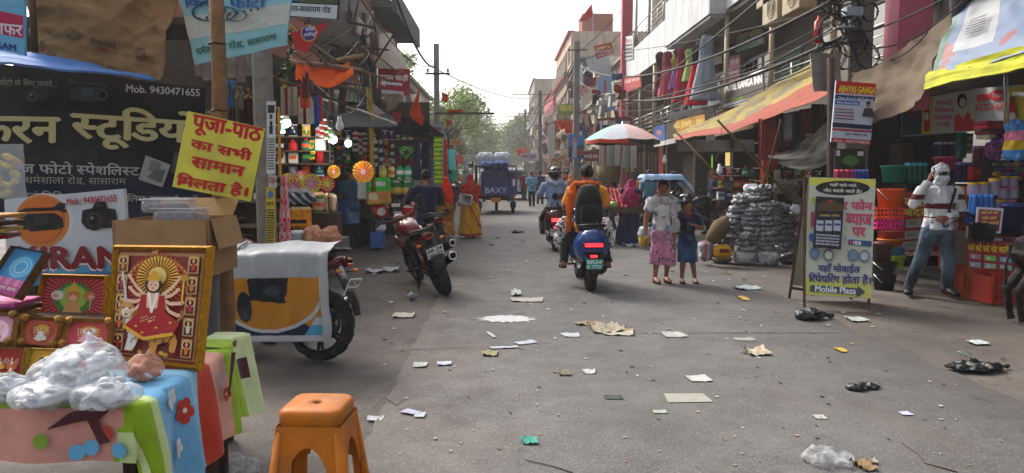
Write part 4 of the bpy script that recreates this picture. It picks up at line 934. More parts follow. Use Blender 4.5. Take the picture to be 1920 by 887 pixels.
# printed lower half, cut finely so that it follows the folds
pm=MB('flex','b06f10',True)
def pcol(u,v):
 d=math.hypot((u -.45)*1.9,(v -1.0)*1.25);
 if u>.93:return 'b9bcc0'
 if v<.09:return 'b9bcc0'
 q=.03*wob(u*9,v*9)
 if .27<u +q<.66-.1*(1-v)and v +q>.60+.25*abs(u -.55):return '161e26' if (u -.5)**2+(v -.8)**2>.006 else '33424c'
 if ((u -.22)/.075)**2+((v -.55)/.24)**2<1:return '1c242b' if ((u -.21)/.04)**2+((v -.45)/.1)**2>1 else '2f3d46'
 if d<1.02:return 'b97a1c'
 if d<1.09:return 'b9bcc0'
 if u>.78 and v<.45-(u -.78)*.2 and v<.38 and (u -.78)*1.8>(v -.1)*.6:return '4f9cc0' if v<.26 else 'b9bcc0'
 if u>.62 and d>1.09 and v>.1+(.93-u)*1.1:return 'b97a1c'
 return '15233f'
pm.grid(lambda u,v:cover(u*.975+.01,v*.335+.005)+V((0,-.004,0)),150,90,colf=pcol);pm.v=[p -V(o.location)for p in pm.v];pm.build('print',o)
m=MB('flex','a8aaad',True);m.grid(lambda u,v:cover(.93+.07*u,v*.62)+V((.0,-.02-.015*math.sin(v*9),0)),6,20);m.v=[p -V(o.location)for p in m.v];m.build('torn_flap',o)
m=MB('cloth','8c8e90',True);m.tube([cover(.10,.50),cover(.13,.6)+V((0,-.03,.02)),cover(.10,.7)+V((0,0,.02))],.012,6);m.v=[p -V(o.location)for p in m.v];m.build('tie_knot',o)
# ---- scooters
def scooter(col,lampc,plates,pbg,pfg,label,bar=True):
 o=empty('scooter',(0,0,0),label=label,cat='scooter');B=lambda m,n:m.build(n,o)
 wheel(o,-.62,.225,.12,spokes=5,disc=False);wheel(o,.62,.225,.10,spokes=5)
 m=MB('gloss',col,True);m.tube([(0,-.90,.60),(0,-.86,.62),(0,-.70,.62),(0,-.40,.58),(0,-.12,.50)],[(.11,.15),(.19,.22),(.225,.24),(.21,.23),(.14,.18)],20,up=(0,0,1));B(m,'rear_body')
 m=MB('gloss',col,True);m.tube([(0,.34,.35),(0,.46,.55),(0,.42,.80),(0,.36,.95)],[(.17,.06),(.20,.07),(.17,.07),(.10,.05)],14,up=(0,1,0));B(m,'leg_shield')
 m=MB('plastic','1b1b1e',True);m.box((0,.10,.30),(.32,.62,.06),b=.02);B(m,'floor_board')
 m=MB('gloss',col,True);m.ball((0,.36,1.0),(.15,.09,.08),12,8);B(m,'handlebar_cowl')
 m=MB('rubber','141417',True);m.tube([(0,.0,.76),(0,-.3,.80),(0,-.60,.85),(0,-.84,.85)],[(.12,.03),(.15,.05),(.15,.05),(.09,.03)],14,up=(0,0,1));B(m,'seat')
 m=MB('darkmetal','1f1f22',True);m.tube([(.15,-.55,.84),(.17,-.75,.88),(.10,-.93,.90),(-.10,-.93,.90),(-.17,-.75,.88),(-.15,-.55,.84)],.018,8);B(m,'grab_rail')
 m=MB('plastic','190a0a',True);m.box((0,-.925,.645),(.29,.05,.075),b=.02);ob=B(m,'tail_lamp')
 m=MB('taillamp',lampc,True);m.box((0,-.953,.645),(.235 if bar else .17,.012,.048 if bar else .07),b=.006);m.build('lamp_lens',ob)
 m=MB('taillamp',lampc);m.box((0,-.955,.50),(.09,.02,.03),b=.006);B(m,'small_lamp')  # small lower lamp, glows by emission like the tail lens
 m=MB('plastic','1a1a1d',True);m.tube([(0,-.86,.54),(0,-.95,.42),(0,-.98,.28)],[(.12,.02),(.11,.015),(.07,.012)],10,up=(0,-1,0));m.tube([(0,-.98,.30),(0,-.96,.23)],[(.07,.01),(.05,.01)],8,up=(0,-1,0));B(m,'mudguard')
 m=MB('darkmetal','26262a',True);m.box((-.12,-.48,.26),(.12,.42,.18),b=.05);m.tube([(.13,-.2,.24),(.14,-.6,.26),(.15,-.82,.32)],[.03,.05,.045],12);B(m,'drive_unit')
 m=MB('darkmetal','1c1c1f',True);m.tube([(0,.62,.225),(.0,.56,.4),(0,.40,.95)],.03,8);B(m,'fork')
 m=MB('plastic','1c1c1f',True);m.grid(lambda u,v:V(((v -.5)*.13,.62+.255*math.cos(R(10+140*u)),.225+.255*math.sin(R(10+140*u)))),12,3);B(m,'front_mudguard')
 m=MB('rubber','141416',True);m.tube([(-.36,.26,1.02),(-.2,.34,1.03),(.2,.34,1.03),(.36,.26,1.02)],.016,8);B(m,'handlebar')
 for sx in (-1,1):
  m=MB('plastic','17171a',True);m.tube([(sx*.22,.33,1.04),(sx*.28,.36,1.2)],.006,6);m.ball((sx*.30,.35,1.23),(.055,.015,.045),10,6);B(m,'mirror')
  m=MB('rubber','17171a',True);m.tube([(sx*.15,-.25,.32),(sx*.27,-.27,.32)],.014,6);B(m,'foot_rest')
 plate(o,(0,-.985,.40),.21,.13,R(8),pbg,pfg,plates);return o
s1=scooter('16407c','e8202a',['BR24','K 7731'],'0d9a84','e8f4f0','glossy blue electric scooter with green number plate, rear towards us');b=PZ(1105,547);s1.location=(b.x,b.y +.62,RZ);s1.rotation_euler=(0,0,R(1));S1=V(s1.location)
s2=scooter('4c0d18','ff3030',['BR24R','4716'],'d5d5d0','15151a','maroon scooter with lit tail lamp ahead of the blue scooter',bar=False);b=PZ(1043,472);s2.location=(b.x,b.y +.62,RZ);s2.rotation_euler=(0,0,R(-2));S2=V(s2.location)
ridep=lambda w=1.0:dict(pel=(0,0,.515),lh=(-.06,.0,.50),rh=(.06,0,.50),lk=(-.115,.17,.42),rk=(.115,.17,.42),la=(-.12,.13,.215),ra=(.12,.13,.215),ch=(0,.01,.71),nk=(0,.015,.83),hd=(0,.025,.925),ls=(-.112,.01,.795),rs=(.112,.01,.795),le=(-.165,.08,.66),lw=(-.16,.24,.64),re=(.165,.08,.66),rw=(.16,.24,.64))
p_=ridep();p_.update(la=(-.185,.03,.20),ra=(.185,.03,.20),lk=(-.15,.13,.37),rk=(.15,.13,.37))
r1,J,HM=human((S1.x,S1.y -.24,.0),R(1),1.7,p_,label='rider in orange t-shirt and scarf on the blue scooter, seen from behind',vox=.010,top=dict(col='dc8a14',t=.45,name='t_shirt',vert=1),bot=dict(col='17171d',name='trousers'),feet='sandal',footcol='1a1512')
H=1.7;m=MB('cloth','cf5a0a',True)
m.tube([V((-.10,.05,.82))*H,V((-.105,-.01,.845))*H,V((-.03,-.06,.85))*H,V((.05,-.055,.85))*H,V((.10,.0,.84))*H],[(.024*H,.016*H)]*5,8);m.tube([V((-.10,-.02,.84))*H,V((-.135,-.075,.76))*H,V((-.15,-.085,.62))*H,V((-.155,-.06,.46))*H],[(.03*H,.014*H),(.035*H,.014*H),(.028*H,.012*H),(.02*H,.01*H)],8,up=(0,-1,0))
put(rem(m,.01,1,amp=.02,fs=18),'scarf',r1)
m=MB('cloth','0c0c0f',True);c0=V((S1.x,S1.y -.24,0));m.tube([c0 +V((0,-.20,.84)),c0 +V((0,-.235,.95)),c0 +V((0,-.235,1.2)),c0 +V((0,-.19,1.38)),c0 +V((0,-.16,1.42))],[(.15,.07),(.19,.11),(.185,.11),(.13,.08),(.05,.03)],18,up=(0,-1,0))
ob=m.build('backpack',label='black backpack worn by the rider on the blue scooter',cat='backpack')
m=MB('cloth','17171b',True);m.tube([c0 +V((0,-.30,.90)),c0 +V((0,-.335,.98)),c0 +V((0,-.33,1.12)),c0 +V((0,-.29,1.2))],[(.11,.03),(.125,.045),(.12,.045),(.09,.02)],14,up=(0,-1,0));m.v=[p -V(ob.location)for p in m.v];m.build('front_pocket',ob)
for sx in (-1,1):m=MB('cloth','0a0a0c',True);m.tube([c0 +V((sx*.13,-.14,1.37)),c0 +V((sx*.14,-.02,1.44)),c0 +V((sx*.13,.1,1.3))],[(.028,.01)]*3,8,up=(0,0,1));m.v=[p -V(ob.location)for p in m.v];m.build('strap',ob)
# printed cloth bundles carried on both sides of the footboard
for sx,lb in ((-1,'white and black printed cloth bundle left of the orange rider'),(1,'white and black printed cloth bundle right of the orange rider')):
 m=MB('cloth','b0aab0',True);c_=c0 +V((sx*.30,.25,.80));m.ball(c_,(.10,.14,.16),12,8);m.ball(c_ +V((sx*.04,.02,-.16)),(.08,.12,.14),12,8)
 me=rem(m,.012,1,amp=.05,fs=14,colf=lambda c:'3a3640' if noise.noise(c*26)>.12 else 'bcb6bb');ob=bpy.data.objects.new('cloth_bundle',me);COL.objects.link(ob);tag(ob,lb,'cloth bundle','printed bundles on the blue scooter')
p_=ridep();p_.update(la=(-.15,.02,.225),ra=(.15,.02,.225),lk=(-.15,.14,.37),rk=(.15,.14,.37),le=(-.19,.05,.68),lw=(-.17,.20,.655),re=(.17,.08,.66))
r2,J,HM=human((S2.x,S2.y -.20,0),R(0),1.68,p_,label='helmeted rider in pale blue hooded shirt on the maroon scooter',vox=.012,hairstyle=None,top=dict(col='7f93b5',t=1,name='hooded_shirt',vert=1,hem=.0),bot=dict(col='1c1c22'),feet='shoe')
m=MB('gloss','17181c',True);m.ball((0,0,0),(.078*1.68,.085*1.68,.080*1.68),16,12,HM @Matrix.Translation((0,-.005,.02)));m.build('helmet',r2)
m=MB('gloss','9aa0a6',True);m.tube([HM @V((-.128,-.03,.04)),HM @V((-.09,-.11,.05)),HM @V((0,-.148,.055)),HM @V((.09,-.11,.05)),HM @V((.128,-.03,.04))],[(.012,.006)]*5,6);m.build('helmet_stripe',r2)
m=MB('cloth','8a98ae',True);m.tube([V((-.06,.04,.84))*1.68,V((-.08,-.02,.83))*1.68,V((0,-.075,.80))*1.68,V((.08,-.02,.83))*1.68,V((.06,.04,.84))*1.68],.032*1.68,8);put(rem(m,.012,1,amp=.015,fs=15),'hood',r2)
m=MB('cloth','16181c',True);m.ball((.01,-.15,1.10),(.085,.02,.075),14,8);m.build('printed_emblem',r2)
# ---- blue three-wheeled load carrier
b=PZ(930,402);tx,ty=b.x,b.y;o=empty('cargo_three_wheeler',(tx,ty,RZ),label='dark blue three wheeled goods carrier driving away with open caged bed',cat='truck');BL='152c74';B=lambda m,n,p=o:m.build(n,p)
w=.78
m=MB('gloss',BL);bb(m,-w,w,.0,.05,.72,1.06,.01);ob=B(m,'tailgate');s=Surf(lambda u,v:V((-w +2*w*u,-.001,.72+.34*v)),(0,-1,0));s.text('BAXY',.24,.22,.76,.80,'aeb6cc',.035);s.tx.build('lettering',ob)
for sx in (-1,1):m=MB('gloss',BL);bb(m,sx*w -.02,sx*w +.02,.06,1.9,.72,1.06);B(m,'side_board')
m=MB('matte','14161c');bb(m,-w +.03,w -.03,.06,1.9,.66,.71);bb(m,-.5,-.44,-.0,2.6,.45,.65);bb(m,.44,.5,0,2.6,.45,.65);B(m,'chassis')
m=MB('gloss',BL,True);m.sm=False;bb(m,-.62,.62,1.93,2.9,.45,1.72,.14);bb(m,-.5,.5,2.9,3.2,.45,1.2,.1);ob=B(m,'cab')
for x0,x1 in ((-.42,-.08),(.08,.42)):m=MB('window','0c1218');bb(m,x0,x1,1.915,1.928,1.38,1.6);m.build('rear_window',ob)
m=MB('paintmetal','141b38',True)
for sx in (-1,1):
 for y in (.05,.65,1.25,1.85):m.tube([(sx*w,y,1.06),(sx*w,y,1.80)],.02,6)
 for z in (1.30,1.55,1.80):m.tube([(sx*w,.05,z),(sx*w,1.85,z)],.016,6)
for y in (.05,1.85):
 m.tube([(-w,y,1.80),(w,y,1.80)],.02,6)
 if y>1:
  for z in (1.3,1.55):m.tube([(-w,y,z),(w,y,z)],.014,6)
m.tube([(w*.78,.05,.75),(w*.78,.05,1.8)],.016,6);m.tube([(-w*.78,.05,1.06),(-w*.78,.05,1.8)],.016,6);B(m,'cage')
wheel(o,.35,.25,.13,x=-.64,disc=False,name='wheel');wheel(o,.35,.25,.13,x=.64,disc=False,name='wheel');wheel(o,2.8,.25,.12,x=0,disc=False)
m=MB('plastic','c07a10');m.box((0,.0,.53),(.36,.02,.16));B(m,'number_plate')
for sx in (-1,1):
 m=MB('taillamp','7a1010');m.mat='plastic';m.box((sx*.62,-.0,.62),(.16,.04,.08),b=.01);B(m,'tail_lamp');m=MB('rubber','151517');m.box((sx*.64,.05,.34),(.22,.012,.22));B(m,'mud_flap')
m=MB('matte','17181c');bb(m,-.7,.7,.01,.05,.56,.64);B(m,'bumper')
for i,(x,z,c_)in enumerate(((-.28,1.85,'1b3a78'),(.22,1.86,'1b3a78'))):
 m=MB('tarp',c_,True);m.ball((0,0,0),(.30,.34,.17),12,8);me=rem(m,.03,1,amp=.08,fs=5);ob=bpy.data.objects.new('wrapped_bundle',me);COL.objects.link(ob);ob.location=(tx +x,ty +2.1,z +RZ);tag(ob,['blue wrapped bundle on the truck cab, left one','blue wrapped bundle on the truck cab, right one'][i],'bundle','blue bundles on the truck cab')
for i,x in enumerate((-.42,.28)):m=MB('cloth','b7bcc4',True);m.box((0,0,.33),(.66,.9,.64),b=.12);me=rem(m,.03,2,amp=.05,fs=5);ob=bpy.data.objects.new('white_sack',me);COL.objects.link(ob);ob.location=(tx +x -.05,ty +3.1,1.72+RZ);tag(ob,['big white sack on the truck roof, left one','big white sack on the truck roof, right one'][i],'sack','white sacks on the truck roof')
# ---- white van ahead of it
b=PZ(972,376);o=empty('parked_van',(b.x -.35,b.y +.1,RZ),label='white van half hidden to the right of the blue truck',cat='van');
m=MB('gloss','c9ccd0',True);m.sm=False;bb(m,-.78,.78,0,3.6,.32,1.15,.08);bb(m,-.72,.72,.04,2.7,1.15,1.80,.10);B2=lambda m,n:m.build(n,o);B2(m,'body')
m=MB('window','10161c');bb(m,-.58,.58,.025,.039,1.2,1.65);B2(m,'rear_window');m=MB('plastic','2a2b2e');bb(m,-.78,.78,-.05,-.002,.32,.48,.02);B2(m,'bumper')
for sx in (-1,1):m=MB('plastic','8a1414');bb(m,sx*.74-.04,sx*.74+.03,-.02,-.002,.78,1.1);B2(m,'tail_lamp');wheel(o,.6,.27,.15,x=sx*.68,disc=False);wheel(o,2.9,.27,.15,x=sx*.68,disc=False)
m=MB('plastic','b0a020');m.box((0,-.012,.62),(.4,.01,.1));B2(m,'number_plate')
# ============================================================ left foreground: devotional pictures stall
TX,TY0,TY1,TZ=-1.33,2.66,3.52,.75
t=empty('display_table',(-2.0,3.2,0),label='trestle table under the patterned cloth in the left foreground',cat='table')
off=V((2.0,-3.2,0))
m=MB('wood','6b5138');m.M=Matrix.Translation(off);bb(m,-2.7,TX -.02,TY0 +.02,3.78,TZ -.035,TZ -.006);m.build('table_top',t)
for x,y in ((-1.42,2.78),(-1.42,3.66),(-2.6,2.78),(-2.6,3.66)):m=MB('wood','33241b');m.M=Matrix.Translation(off);bb(m,x -.025,x +.025,y -.025,y +.025,0,TZ -.036);m.build('leg',t)
LA,LB=1.37,.20 # cloth: a runs to the right then down, b runs from the front hem up and back
def cl(a,b):
 da,db=max(0,a -LA),max(0,LB -b);x=-2.7+min(a,LA);y=TY0 +max(0,b -LB);z=TZ +.004
 rip=.022*math.sin(b*26+2*wob(a*4,b*3))*min(1,da*5)+.012*math.sin(a*23+1)*min(1,db*6)
 if da>0:x+=.02+.10*da +rip;z-=da
 if db>0:y-=.02+.08*db -.012*math.sin(a*17)*min(1,db*7);z=min(z,TZ -db)
 if da>0 and db>0:y+=.05*da;x-=.03
 return V((x,y,z +.003*wob(a*5,b*5)+.01*wob(a*3,1)*(db>.15)))
def ccol(a,b):
 if b<LB -.01 and a<LA -.02-(LB -b)*.3:return 'c98d80'
 if b<LB +.05:return '86a81c' if a<LA -.05 or b>LB -.1 else 'b8c98c'
 for lim,c in ((.30,'b9cd8e'),(.58,'6aa9d2'),(.68,'8fc2dc'),(.80,'b83a22'),(.98,'d29a8a'),(2,'8fae22')):
  if b<lim:return c
m=MB('cloth','c98d80',True);m.grid(lambda u,v:cl(u*(LA +.42-.02*math.sin(v*9)),v*1.07),72,60,colf=lambda u,v:ccol(u*(LA +.42),v*1.07))
TC=m.build('tablecloth',label='patchwork tablecloth in pink, lime, blue and red with flowers over the left table',cat='tablecloth')
s=Surf(lambda a,b:cl(a,b)+(V((.004,0,.004))if a>LA else (V((0,-.004,.002))if b<LB else V((0,0,.003)))),(1,-.3,.5),.0012)
def flower(a,b,r,col,c2='e0d8c8'):
 for i in range(5):
  t_=2*math.pi*i/5;s.poly([(a +r*.6*math.cos(t_)+r*.42*math.cos(q*.785),b +r*.6*math.sin(t_)+r*.42*math.sin(q*.785))for q in range(8)],col)
 s.poly([(a +r*.22*math.cos(q),b +r*.22*math.sin(q))for q in range(6)],c2)
flower(LA +.13,.50,.055,'b5321f');flower(LA +.05,.40,.045,'d5dde0');flower(LA +.26,.42,.04,'d5dde0');flower(LA +.12,.86,.04,'5fa6cf');flower(LA +.2,.92,.035,'b0402a');flower(.52,.09,.05,'dcc4c0');flower(LA -.2,.34,.04,'9fc9dd')
s.poly([(1.02,.10),(1.10,.16),(1.17,.18),(1.25,.24),(1.28,.22),(1.20,.13),(1.24,.05),(1.20,.04),(1.16,.13),(1.1,.12)],'4a1a22')
for (a,b,c)in ((1.0,.06,'7a9a2a'),(1.17,.03,'5fa6cf'),(1.22,.08,'b0402a'),(1.27,.02,'5fa6cf'),(1.12,.015,'5fa6cf')):s.ell(a,b,.028,.028,c)
s.poly([(LA +.02,.95),(LA +.2,.9),(LA +.21,.915),(LA +.03,1.0)],'4a1a22')
s.done(TC)
m=MB('cloth','8fae22',True)
def cl2(u,v):
 a=u*.62;da=max(0,a -.16);return V((-1.50+min(a,.16)+.16*da +.02*math.sin(v*8)*(da>0),3.50+.34*v,TZ +.012-da*(.75+.2*v)+.004*wob(u*5,v*5)))
m.grid(cl2,26,20,colf=lambda u,v:('c4cf9a' if v>.5 else '8fae22')if not (abs(u -.55)<.06+v*.05 and .45<v<.8)else '4a1a22');m.build('tablecloth',label='lime and cream cloth hanging over the rear corner of the table',cat='tablecloth')
m=MB('rubber','3a2e25',True);c_=P(392,860,3.3);m.tube([(c_.x,c_.y,0),(c_.x +.01,c_.y,.25),(c_.x -.01,c_.y,.5)],[.03,.036,.03],8);m.build('bound_post',label='dark cloth wrapped post under the right edge of the tablecloth',cat='post')
# ---- framed pictures
def frame(q,dep,label,art,fw=.022,deep=.02,tilt=0,gold='b8821c',ornate=False):
 if not isinstance(dep,(list,tuple)):dep=[dep]*4
 pts=[P(x,y,d)for (x,y),d in zip(q,dep)];tl,tr,br,bl=pts;br=flat(tl,tr,br,bl);n=(br -bl).cross(tl -bl).normalized();n=-n if n.dot(CP -tl)<0 else n
 ctr=(tl +tr +br +bl)/4;m=MB('gold',gold);cs=[bl,br,tr,tl];inn=[c +((cs[(i +1)%4]-c).normalized()+(cs[i -1]-c).normalized())*fw for i,c in enumerate(cs)]
 for i in range(4):
  a,b,c,d=cs[i],cs[(i +1)%4],inn[(i +1)%4],inn[i];am,bm=(a +d)/2+n*deep*1.15,(b +c)/2+n*deep*1.15
  k=max(2,int((b -a).length/.012))
  for j in range(k):# beaded moulding
   u0,u1=j/k,(j +1)/k;um=(u0 +u1)/2;L_=lambda p,q_,u:p.lerp(q_,u)
   m.add([L_(a,b,u0),L_(a,b,u1),L_(am,bm,u1),L_(am,bm,u0),L_(d,c,u0),L_(d,c,u1),L_(am,bm,um)+n*.003],[(0,1,6),(1,2,6),(2,3,6),(3,0,6),(3,2,6),(2,5,6),(5,4,6),(4,3,6)])
  m.add([a,b,b -n*deep,a -n*deep],[(0,1,2,3)])
 o=m.build('picture_frame',label=label,cat='framed picture',group='framed devotional pictures')
 if ornate:
  for c in inn:m=MB('gold',gold,True);m.ball(c +n*deep,.02,8,6);m.v=[p -V(o.location)for p in m.v];m.build('corner_ornament',o)
 m=MB('gloss','5a1414');m.prism([c -n*.012 for c in inn],-n*.006);m.v=[p -V(o.location)for p in m.v];m.build('picture',o)
 s=Surf(bil(inn[3],inn[2],inn[1],inn[0]),n,.00022);art(s);s.done(o);return o
def goddess(s,u,v,w,h,robe='a01018',skin='e0b090',halo='d8a820',hl='7a1010',arms=4,rays=1):
 """a seated many-armed figure before rays; (u, v) is the middle of the lap, w and h its size"""
 if rays:s.ell(u,v +h*.5,w*.95,h*.62,hl,28);s.rays(u,v +h*.55,.2,w*.9,h*.58,'c8541c',30);s.ell(u,v +h*.62,w*.36,h*.26,halo,24);s.rays(u,v +h*.62,.5,w*.5,h*.36,'e8c850',26)
 for i in range(arms):
  for sx in (-1,1):
   ex,ey=u +sx*w*(.50+.06*math.sin(i*2)),v +h*(.06+.21*i);s.line([(u +sx*w*.12,v +h*.38),(u +sx*w*.33,v +h*(.16+.13*i)),(ex,ey +h*.04)],w*.042,skin,1.3);s.ell(ex,ey +h*.05,w*.045,h*.03,skin,8)
 s.line([(u -w*.5,v +h*.3),(u -w*.62,v +h*.8)],w*.035,'c8c8c8');s.line([(u +w*.55,v +h*.3),(u +w*.55,v +h*.78)],w*.035,'d0a838');s.ell(u +w*.55,v +h*.72,w*.07,h*.05,'c08a20',10)
 s.poly([(u -w*.22,v +h*.42),(u +w*.22,v +h*.42),(u +w*.26,v +h*.15),(u +w*.55,v -h*.02),(u +w*.45,v -h*.2),(u -w*.1,v -h*.32),(u -w*.5,v -h*.14),(u -w*.26,v +h*.12)],robe)
 s.poly([(u -w*.12,v +h*.46),(u +w*.12,v +h*.46),(u +w*.1,v +h*.2),(u -w*.1,v +h*.2)],skin);s.line([(u -w*.08,v +h*.46),(u,v +h*.12),(u +w*.08,v +h*.46)],w*.04,'e8e4d8')
 for i in range(7):s.ell(u -w*.4+i*w*.13,v -h*(.02+.1*(i%3)),w*.03,h*.015,'e0b040',6)
 s.line([(u -w*.5,v -h*.14),(u -w*.1,v -h*.32),(u +w*.45,v -h*.2)],w*.05,'d8a020')
 s.ell(u,v +h*.60,w*.16,h*.15,'140c0c',16);s.ell(u,v +h*.585,w*.11,h*.105,skin,16);s.poly([(u -w*.14,v +h*.66),(u -w*.08,v +h*.78),(u,v +h*.86),(u +w*.08,v +h*.78),(u +w*.14,v +h*.66)],'d09a20')
 for sx in (-1,1):s.ell(u +sx*w*.045,v +h*.595,w*.02,h*.009,'150a0a',8)
 s.ell(u,v +h*.635,w*.012,h*.012,'b01010',6);s.ell(u,v +h*.535,w*.03,h*.008,'a02020',8)
def big(s):
 s.rect(0,0,1,1,'6a2418');s.rect(.02,.02,.98,.98,'a8784a');s.rect(.05,.03,.95,.95,'7a2a20');
 s.ell(.48,.60,.38,.33,'8a1414',36);s.ring(.48,.60,.40,.345,.07,'c89a50',40)
 for i in range(12):a=R(30*i);s.ell(.48+.37*math.cos(a),.60+.32*math.sin(a),.03,.022,'b07a3a',8)
 s.rays(.48,.70,.3,.33,.28,'b8481a',40);s.rays(.48,.75,.35,.24,.2,'e0c040',36);s.ell(.48,.76,.10,.085,'e8d070',24)
 for sx in (.085,.895):# niches with small figures
  for k in range(5):
   v=.06+k*.185;s.rect(sx -.06,v -.01,sx +.06,v +.15,'b08a58');s.rect(sx -.042,v,sx +.042,v +.10,'5a1c14');s.ell(sx,v +.10,.042,.03,'5a1c14',14);s.ring(sx,v +.10,.055,.042,.2,'d8b878',18)
   s.ell(sx,v +.05,.022,.04,['c03020','d06a20','c8c0b0','a02838','c07a30'][(k +(sx>.5))%5],12);s.ell(sx,v +.10,.013,.014,'e0b090',10);s.ell(sx,v +.122,.011,.012,'d0a030',8)
 # tiger under her: pale flank, dark stripes, head at the left
 s.poly([(.20,.42),(.30,.46),(.44,.36),(.62,.36),(.74,.30),(.80,.18),(.78,.08),(.72,.08),(.70,.17),(.58,.14),(.56,.06),(.50,.06),(.48,.16),(.36,.18),(.30,.06),(.22,.06),(.24,.2),(.17,.3)],'c98a3a')
 s.poly([(.18,.34),(.28,.38),(.34,.25),(.33,.12),(.28,.06),(.20,.06),(.23,.18)],'d8d0c4')
 rr=random.Random(5)
 for i in range(26):
  u=rr.uniform(.21,.77);v=.30-.22*abs(u -.45)+rr.uniform(-.10,.06);s.poly([(u,v),(u +.012,v +.004),(u -.012,v -.05),(u -.02,v -.045)],'1a1210')
 s.ell(.20,.43,.095,.075,'d2944a',20);s.ell(.20,.405,.055,.045,'e0d8c8',14)
 for sx in (-1,1):
  s.ell(.20+sx*.07,.50,.025,.02,'b0722a',10);s.ell(.20+sx*.035,.445,.013,.008,'101010',8)
  for k in range(3):s.poly([(.20+sx*.085,.43+k*.022),(.20+sx*.045,.438+k*.018),(.20+sx*.085,.438+k*.022)],'1a1210')
 s.ell(.20,.415,.018,.011,'5a2018',8);s.ell(.20,.385,.02,.008,'30100c',8)
 goddess(s,.50,.35,.60,.54,arms=4,rays=0)
 for k in range(12):s.ell(.40+.030*(k%6),.36-.03*(k//6)+.01*(k%3),.008,.006,'e8d8a0',6)
 for k in range(8):s.ell(.42+k*.05,.055+.01*(k%2),.028,.02,['b08a20','8a1a1a','c0a030'][k%3],10)
 s.text('माँ',.46,.955,.53,.985,'d8b060',.02)
frame([(215,459),(399,461),(376,697),(197,675)],[3.42,3.28,3.10,3.25],'large gold framed picture of a many armed goddess on a tiger',big,fw=.026)
def hanu(s):
 s.rect(0,0,1,1,'7a1420');s.rays(.5,.45,.3,.7,.9,'c8484a',40);s.ell(.5,.42,.30,.46,'2f7a2a',30);s.ell(.5,.45,.22,.36,'8fae3a',24)
 for dx,c in ((-.26,'d0ccc8'),(.26,'b06a30')):s.ell(.5+dx,.5,.10,.14,c,16);s.ell(.5+dx*1.1,.48,.05,.06,'c89070',12)
 s.poly([(.36,0),(.40,.3),(.60,.3),(.66,0)],'c89058');s.ell(.5,.5,.10,.19,'c07038',20);s.ell(.5,.43,.07,.10,'dca080',16);s.poly([(.40,.62),(.45,.80),(.5,.9),(.55,.80),(.60,.62)],'d0a030')
 for sx in (-1,1):s.ell(.5+sx*.035,.52,.015,.015,'101010',6)
 s.line([(.78,.1),(.80,.55)],.012,'d8a8b0');s.line([(.75,.5),(.8,.42),(.85,.5)],.01,'d8a8b0')
frame([(81,513),(205,516),(201,598),(66,592)],[3.68,3.62,3.55,3.6],'gold framed picture with a green halo round the head, behind the large one',hanu,fw=.02)
art1=lambda s:(s.rect(0,0,1,1,'a02820'),s.rays(.5,.5,.2,.9,.9,'c86a50',30),goddess(s,.5,.3,.4,.55,robe='c8c4c0',hl='802018'))
art2=lambda s:(s.rect(0,0,1,1,'b03a4a'),goddess(s,.5,.3,.46,.56,robe='d8a0b0',hl='a02838',halo='e8d8e0'))
art3=lambda s:(s.rect(0,0,1,1,'c07a90'),s.ell(.5,.45,.36,.42,'d8b0c0'),goddess(s,.45,.25,.42,.5,robe='c83040',hl='c890a0',rays=0))
art4=lambda s:(s.rect(0,0,1,1,'9a1c18'),goddess(s,.3,.35,.3,.4,robe='d8a030',rays=0),goddess(s,.7,.35,.3,.4,robe='c05a28',rays=0),[s.ell(.1+.1*i,.08,.05,.05,['2f6a28','c8a030'][i%2],8)for i in range(9)])
art5=lambda s:(s.rect(0,0,1,1,'c89020'),s.ell(.5,.6,.25,.25,'e0b020'),s.ell(.45,.5,.2,.3,'2a1c18'),s.poly([(.1,0),(.3,.3),(.7,.35),(.9,0)],'a03028'),s.ell(.5,.55,.1,.12,'c08a60'))
art6=lambda s:(s.rect(0,0,1,1,'2f7fb0'),s.ell(.52,.62,.36,.26,'3f9ac8',28),s.ring(.52,.62,.30,.22,.15,'7fc0dc'),s.ring(.52,.62,.2,.15,.2,'9fd0e4'),s.rect(0,0,1,.3,'b03a80'),[s.ell(.15+i*.14,.27,.09,.09,['d880a8','c05a90'][i%2],10)for i in range(6)],s.text('शुभ लाभ',.25,.06,.8,.16,'e8d0d8',.02))
frame([(45,592),(123,596),(108,657),(36,651)],[3.30,3.30,3.22,3.22],'small carved gold frame with a white robed figure before red rays',art1,fw=.018,ornate=True,gold='9a7030')
frame([(130,598),(217,600),(205,660),(112,655)],[3.32,3.30,3.2,3.22],'small carved gold frame with a pink robed figure, left of the large picture',art2,fw=.018,ornate=True,gold='a87a34')
frame([(-42,586),(38,588),(28,650),(-50,648)],[3.34,3.30,3.2,3.22],'small carved frame with a pale pink picture at the left edge',art3,fw=.018,ornate=True,gold='8a6430')
frame([(-18,650),(54,652),(44,712),(-26,708)],[3.04,3.04,2.98,2.98],'lowest small frame on the left with two seated figures',art4,fw=.010,gold='b08a3a')
frame([(60,652),(114,654),(96,722),(44,720)],[3.03,3.0,2.96,2.98],'lowest small frame with a dark haired figure on yellow beside the bags',art5,fw=.010,gold='b08a3a')
frame([(28,462),(92,474),(36,562),(-28,546)],[3.5,3.42,3.36,3.42],'tilted thin framed picture in bright blue and pink',art6,fw=.008,gold='6a4a2c')
for i,y in enumerate((398,412,424,436)):
 m=MB('gold',['a87a34','3a2418','b08a3a','7a2020'][i]);c_=P(-4,y +6,3.5);m.box(c_,(.14,.2,.018),(0,0,.1*i),b=.003);m.build('picture_frame',label='%s edged frame lying in the stack at the left edge, %s'%(['gold','dark','pale gold','red'][i],['uppermost','second down','third down','lowest'][i]),cat='framed picture',group='frames stacked flat at the left edge')
